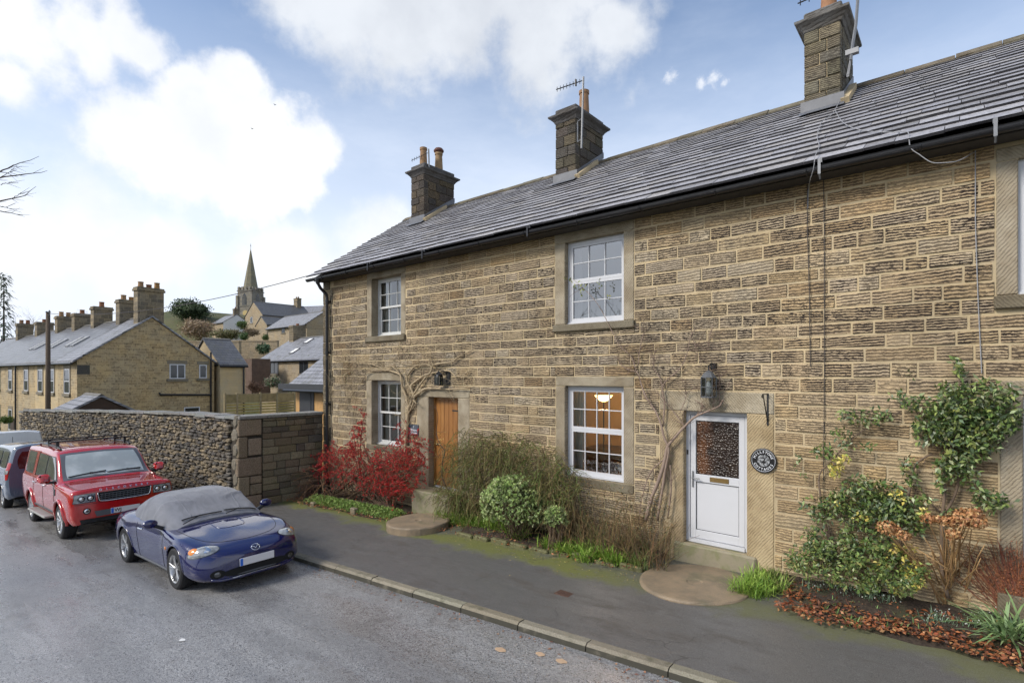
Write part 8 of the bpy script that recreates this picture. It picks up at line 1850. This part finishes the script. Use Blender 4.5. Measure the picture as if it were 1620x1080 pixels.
# bulkhead lantern over the white door
lc = fac(1121, 611, -.16); L2 = empty('wall_lantern', (lc.x, 0, lc.z), label='grey octagonal glass lantern on the wall above the white door', cat='lantern')
x, y, z = lc.x, -.16, lc.z; b = MB()
b.tube([(x + .02, -.005, z + .30), (x + .02, -.08, z + .34), (x, y, z + .30), (x, y, z + .20)], .012, 6); b.lathe([(.05, z + .26), (.05, z + .34)], 10, (x + .02, -.02, 0)); b.build('bracket', MATS['iron_black'], L2)
b = MB(); b.lathe([(.115, z + .13), (.10, z + .15), (.07, z + .20), (.03, z + .225), (.001, z + .24)], 8, (x, y, 0)); b.build('cap', MATS['lantern_grey'], L2)
b = MB(); b.lathe([(.118, z - .15), (.118, z - .165), (.001, z - .17)], 8, (x, y, 0)); b.build('base', MATS['lantern_grey'], L2)
for k in range(8):
    a0, a1 = 2 * PI * k / 8, 2 * PI * (k + 1) / 8; p0 = Vector((x + .11 * math.cos(a0), y + .11 * math.sin(a0), 0)); p1 = Vector((x + .11 * math.cos(a1), y + .11 * math.sin(a1), 0)); b = MB()
    b.add([(p0.x, p0.y, z - .148), (p1.x, p1.y, z - .148), (p1.x, p1.y, z + .128), (p0.x, p0.y, z + .128)], [(0, 1, 2, 3)]); b.build('pane', MATS['lantern_glass'], L2)
b = MB()
for k in range(8):
    a = 2 * PI * k / 8; b.tube([(x + .112 * math.cos(a), y + .112 * math.sin(a), z - .15), (x + .112 * math.cos(a), y + .112 * math.sin(a), z + .13)], .007, 4)
for zz_ in (-.15, -.01, .13): b.tube([(x + .113 * math.cos(2 * PI * k / 8), y + .113 * math.sin(2 * PI * k / 8), z + zz_) for k in range(9)], .007, 4)
b.build('frame', MATS['lantern_grey'], L2)
b = MB(); b.lathe([(.02, z - .14), (.045, z - .06), (.04, z + .02), (.015, z + .08)], 10, (x, y, 0)); b.build('bulb', MATS['white_render'], L2, True)
# small black lantern by the oak door
lc = fac(694, 599, -.16); x, y, z = lc.x, -.16, lc.z; L1 = empty('wall_lantern', (x, 0, z), label='small black square lantern above the oak door', cat='lantern')
b = MB(); b.box(x + .09, x + .21, -.03, -.006, z - .13, z + .16); b.tube([(x + .15, -.02, z + .10), (x + .10, -.1, z + .17), (x, y, z + .19), (x, y, z + .14)], .012, 5); b.build('bracket', MATS['iron_black'], L1)
b = MB(); 
for (dx, dy) in ((-1, -1), (1, -1), (1, 1), (-1, 1)): b.box(x + dx * .06 - .008, x + dx * .06 + .008, y + dy * .06 - .008, y + dy * .06 + .008, z - .13, z + .09)
b.box(x - .07, x + .07, y - .07, y + .07, z - .145, z - .13); b.lathe([(.105, z + .09), (.03, z + .155), (.001, z + .17)], 4, (x, y, 0)); b.build('frame', MATS['iron_black'], L1)
b = MB(); b.box(x - .052, x + .052, y - .052, y + .052, z - .128, z + .088); b.build('glass', MATS['lantern_glass'], L1); b = MB(); b.lathe([(.018, z - .12), (.022, z + .02), (.001, z + .05)], 8, (x, y, 0)); b.build('bulb', MATS['white_render'], L1)
# hanging-basket bracket
x0, z0, z1 = -2.06, 2.735, 2.29; hb = MB(); hb.box(x0 - .012, x0 + .012, -.022, -.014, z1, z0); hb.tube([(x0, -.02, z0 - .01), (x0, -.26, z0 - .005), (x0, -.30, z0 - .03), (x0, -.28, z0 - .055)], .008, 5); hb.tube([(x0, -.24, z0 - .015), (x0, -.022, z1 + .05)], .008, 5); hb.build('basket_bracket', MATS['iron_black'], label='black iron hanging-basket bracket beside the white door', cat='bracket')
# round house plaque with its lettering
pc = fac(1208, 728, -.02); pr_ = .165; mat('plaque_black', (.012, .012, .014), .22, 0, 1, 0, coat=.6); mat('plaque_white', (.72, .73, .75), .4, 0, 1, 0)
pq = empty('house_plaque', (pc.x, -.02, pc.z), label='round black plaque reading Millstone Cottages 2 beside the white door', cat='plaque')
b = MB(); b.lathe([(.001, -.016), (pr_ * .93, -.017), (pr_, -.028), (pr_ * 1.04, -.026), (pr_ * 1.04, .003), (.001, .004)], 40, (pc.x, -.012, pc.z), 'y'); b.build('disc', MATS['plaque_black'], pq, 40)
b = MB(); b.tube([(pc.x + pr_ * .93 * math.cos(a), -.031, pc.z + pr_ * .93 * math.sin(a)) for a in np.linspace(0, 2 * PI, 41)], .003, 4); b.build('rim_line', MATS['plaque_white'], pq)
def arc_text(txt, rad, a_mid, step, size, flip):
    n_ = len(txt)
    for i, c_ in enumerate(txt):
        if c_ == ' ': continue
        a = a_mid + (-(i - (n_ - 1) / 2) if not flip else (i - (n_ - 1) / 2)) * step; rv = Vector((math.cos(a), 0, math.sin(a))); up = rv if not flip else -rv; ex = Vector((up.z, 0, -up.x)); text_mesh(c_, size, 'letter', 'plaque_white', pq, Vector((pc.x, -.0305, pc.z)) + rv * rad, ex, up, 1, .0008, local=False, font_bold=.0008)
arc_text('MILLSTONE', pr_ * .72, PI / 2, R(17.5), .045, False); arc_text('COTTAGES', pr_ * .74, -PI / 2, R(18), .045, True)
text_mesh('2', .12, 'numeral', 'plaque_black', pq, (pc.x, -.0325, pc.z), (1, 0, 0), (0, 0, 1), 1, .0008, local=False, font_bold=.002)
m, q = newmat('plaque_picture'); p = posn(q); nn = q.noise(p, 34, 4, .6); out(q, P(q, col=q.mix(q.sm(nn, .42, .6), (.02, .02, .022, 1), (.42, .43, .44, 1)), rough=.4)); b = MB(); b.lathe([(.001, -.0305), (pr_ * .50, -.0302)], 24, (pc.x, 0, pc.z), 'y'); b.build('picture', MATS['plaque_picture'], pq)
# slate name plate by the oak door
mat('slate_plate', (.075, .09, .115), .45, .1, 8, .1, 60); a, c_ = fac(648, 671, -.02), fac(662, 688, -.02); cx_, cz_ = (a.x + c_.x) / 2, (a.z + c_.z) / 2
pq = empty('name_plate', (cx_, 0, cz_), label='small slate-blue name plate between the left window and oak door', cat='plaque'); b = MB(); b.cbox(cx_ - .165, cx_ + .165, -.034, -.014, cz_ - .12, cz_ + .12, .004); b.build('plate', MATS['slate_plate'], pq)
for t_, zz_, s_ in (('1', .065, .07), ('Millstone', -.005, .072), ('Cottage', -.07, .072)): text_mesh(t_, s_, 'lettering', 'plaque_white', pq, (cx_, -.0352, cz_ + zz_), (1, 0, 0), (0, 0, 1), 1, .0006, local=False, font_bold=.0012)
# aerials
def aerial(name, label, mast, boom0, boom1, n_el, el, col='galvanised', thick=.012):
    e = empty(name, tuple(mast[0]), label=label, cat='aerial'); b = MB(); b.tube(mast, .024, 6); b.build('mast', MATS[col], e); bv = (Vector(boom1) - Vector(boom0)); b = MB(); b.tube([boom0, boom1], thick, 5); b.build('boom', MATS['iron_black'], e)
    for i in range(n_el): c0 = Vector(boom0) + bv * (i + .3) / n_el; b = MB(); b.tube([c0 - Vector((0, 0, el)), c0 + Vector((0, 0, el))], .008, 4); b.build('element', MATS['iron_black'], e)
    return e
ym = CY0 - .12; mt_, mb_ = fac(923, 122, ym), fac(920, 235, ym)
e = aerial('tv_aerial', 'vertical yagi television aerial strapped to the middle chimney', [mb_, mt_], fac(880, 142, ym), fac(921, 128, ym), 8, .055); b = MB(); c0 = fac(911, 131, ym); b.box(c0.x - .012, c0.x + .012, ym - .02, ym + .02, c0.z - .075, c0.z + .075); b.build('reflector', MATS['iron_black'], e)
b = MB(); s0, s1 = fac(909, 192, ym), fac(909, 224, ym)
for zz_ in (s0.z, s1.z): b.tube([(mb_.x, ym, zz_), (mb_.x - .14, ym + .06, zz_)], .012, 5)
b.tube([(mb_.x - .14, ym + .06, s0.z), (mb_.x - .14, ym + .06, s1.z)], .014, 5); b.build('bracket', MATS['galvanised'], e)
yq = CY0 + .15; aerial('tv_aerial', 'slim television aerial on the leftmost cottage chimney', [fac(679, 270, yq), fac(678, 236, yq)], fac(651, 254, yq), fac(677, 242, yq), 7, .05, 'galvanised', .009)
yq = CY0 - .1; e = aerial('tv_aerial', 'aerial mast on the nearest chimney, boom cut by the top edge', [fac(1346, 95, yq), fac(1349, 70, yq), fac(1354, 40, yq), fac(1357, 0, yq), fac(1356, -40, yq)], fac(1262, 6, yq), fac(1290, -6, yq), 2, .05); b = MB(); c0 = fac(1348, 82, yq); b.box(c0.x - .09, c0.x + .09, yq - .03, yq + .06, c0.z - .04, c0.z + .04); b.build('clamp', MATS['galvanised'], e)
# cables
def cable(name, label, pts, ys, r_, mt='cable_grey'):
    P_ = np.array([tuple(fac(px, py, y)) for (px, py), y in zip(pts, ys)]); P_ = pchip(np.arange(len(P_)), P_, np.linspace(0, len(P_) - 1, len(P_) * 5)); b = MB(); b.tube(P_, r_, 5); return b.build(name, MATS[mt], True, label=label, cat='cable') if False else b.build(name, MATS[mt], label=label, cat='cable')
def roofy(py): return None
def roof_hit(px, py, lift=.095):
    r_ = ray(px, py); p0 = Vector((0, -CAM_D, CAM_H)); n_ = nrm; t = (Vector((0, EAVE_Y, EAVE_Z)) - p0).dot(n_) / r_.dot(n_); return p0 + r_ * t + n_ * lift
def rcable(name, label, pts, r_=.005, mt='cable_grey', tail=()):
    P_ = np.array([tuple(roof_hit(*a)) for a in pts] + [tuple(a) for a in tail]); P_ = pchip(np.arange(len(P_)), P_, np.linspace(0, len(P_) - 1, len(P_) * 5)); b = MB(); b.tube(P_, r_, 5); b.build(name, MATS[mt], label=label, cat='cable')
rcable('aerial_cable', 'pale looping cable from the nearest chimney down to the gutter', [(1338, 150), (1325, 178), (1318, 190), (1300, 205), (1294, 225), (1297, 245), (1290, 265)], tail=[fac(1283, 280, -.40), fac(1279, 300, -.03), fac(1278, 330, -.03)])
rcable('aerial_cable', 'pale cable trailing across the slates to the right of the nearest chimney', [(1322, 185), (1335, 205), (1352, 214), (1380, 220), (1412, 222), (1437, 222)], tail=[fac(1440, 232, -.42), fac(1455, 245, -.42), fac(1480, 258, -.42), fac(1510, 256, -.40), fac(1543, 240, -.03)])
b = MB(); c0 = roof_hit(1340, 130, .1); b.tube([fac(1346, 92, CY0 - .1), fac(1341, 120, CY0 - .06), c0, roof_hit(1334, 160)], [.012, .02, .035, .012], 6); b.build('cable_bundle', MATS['cable_grey'], label='bundle of pale cables at the foot of the nearest chimney', cat='cable')
cable('wall_cable', 'thin dark cable dropping down the wall left of the two above the plaque', [(1277, 284), (1277, 350), (1280, 450), (1282, 580)], [-.032] * 4, .0055, 'cable_dark'); cable('wall_cable', 'thin dark cable running the full height of the wall beside the plaque', [(1303, 280), (1304, 400), (1304, 560), (1303, 760)], [-.032] * 4, .0055, 'cable_dark'); cable('wall_cable', 'thin grey cable down the wall near the right upper window', [(1543, 238), (1543, 330), (1546, 440), (1553, 590)], [-.032] * 4, .0055, 'cable_grey')
# birds far off
for i, (px, py) in enumerate(((435, 166), (399, 204))):
    c0 = dep(px, py, 70); b = MB(); b.tube([c0 + Vector((-.12, 0, -.02)), c0, c0 + Vector((.13, 0, .02))], [.02, .06, .015], 5); b.add([c0, c0 + Vector((.05, .22, .1)), c0 + Vector((-.06, .12, .03))], [(0, 1, 2)]); b.add([c0, c0 + Vector((.05, -.22, .1)), c0 + Vector((-.06, -.12, .03))], [(0, 2, 1)]); b.build('bird', MATS['iron_black'], label=('tiny dark bird high against the big white cloud', 'tiny dark bird low and left against the big white cloud')[i], cat='bird')
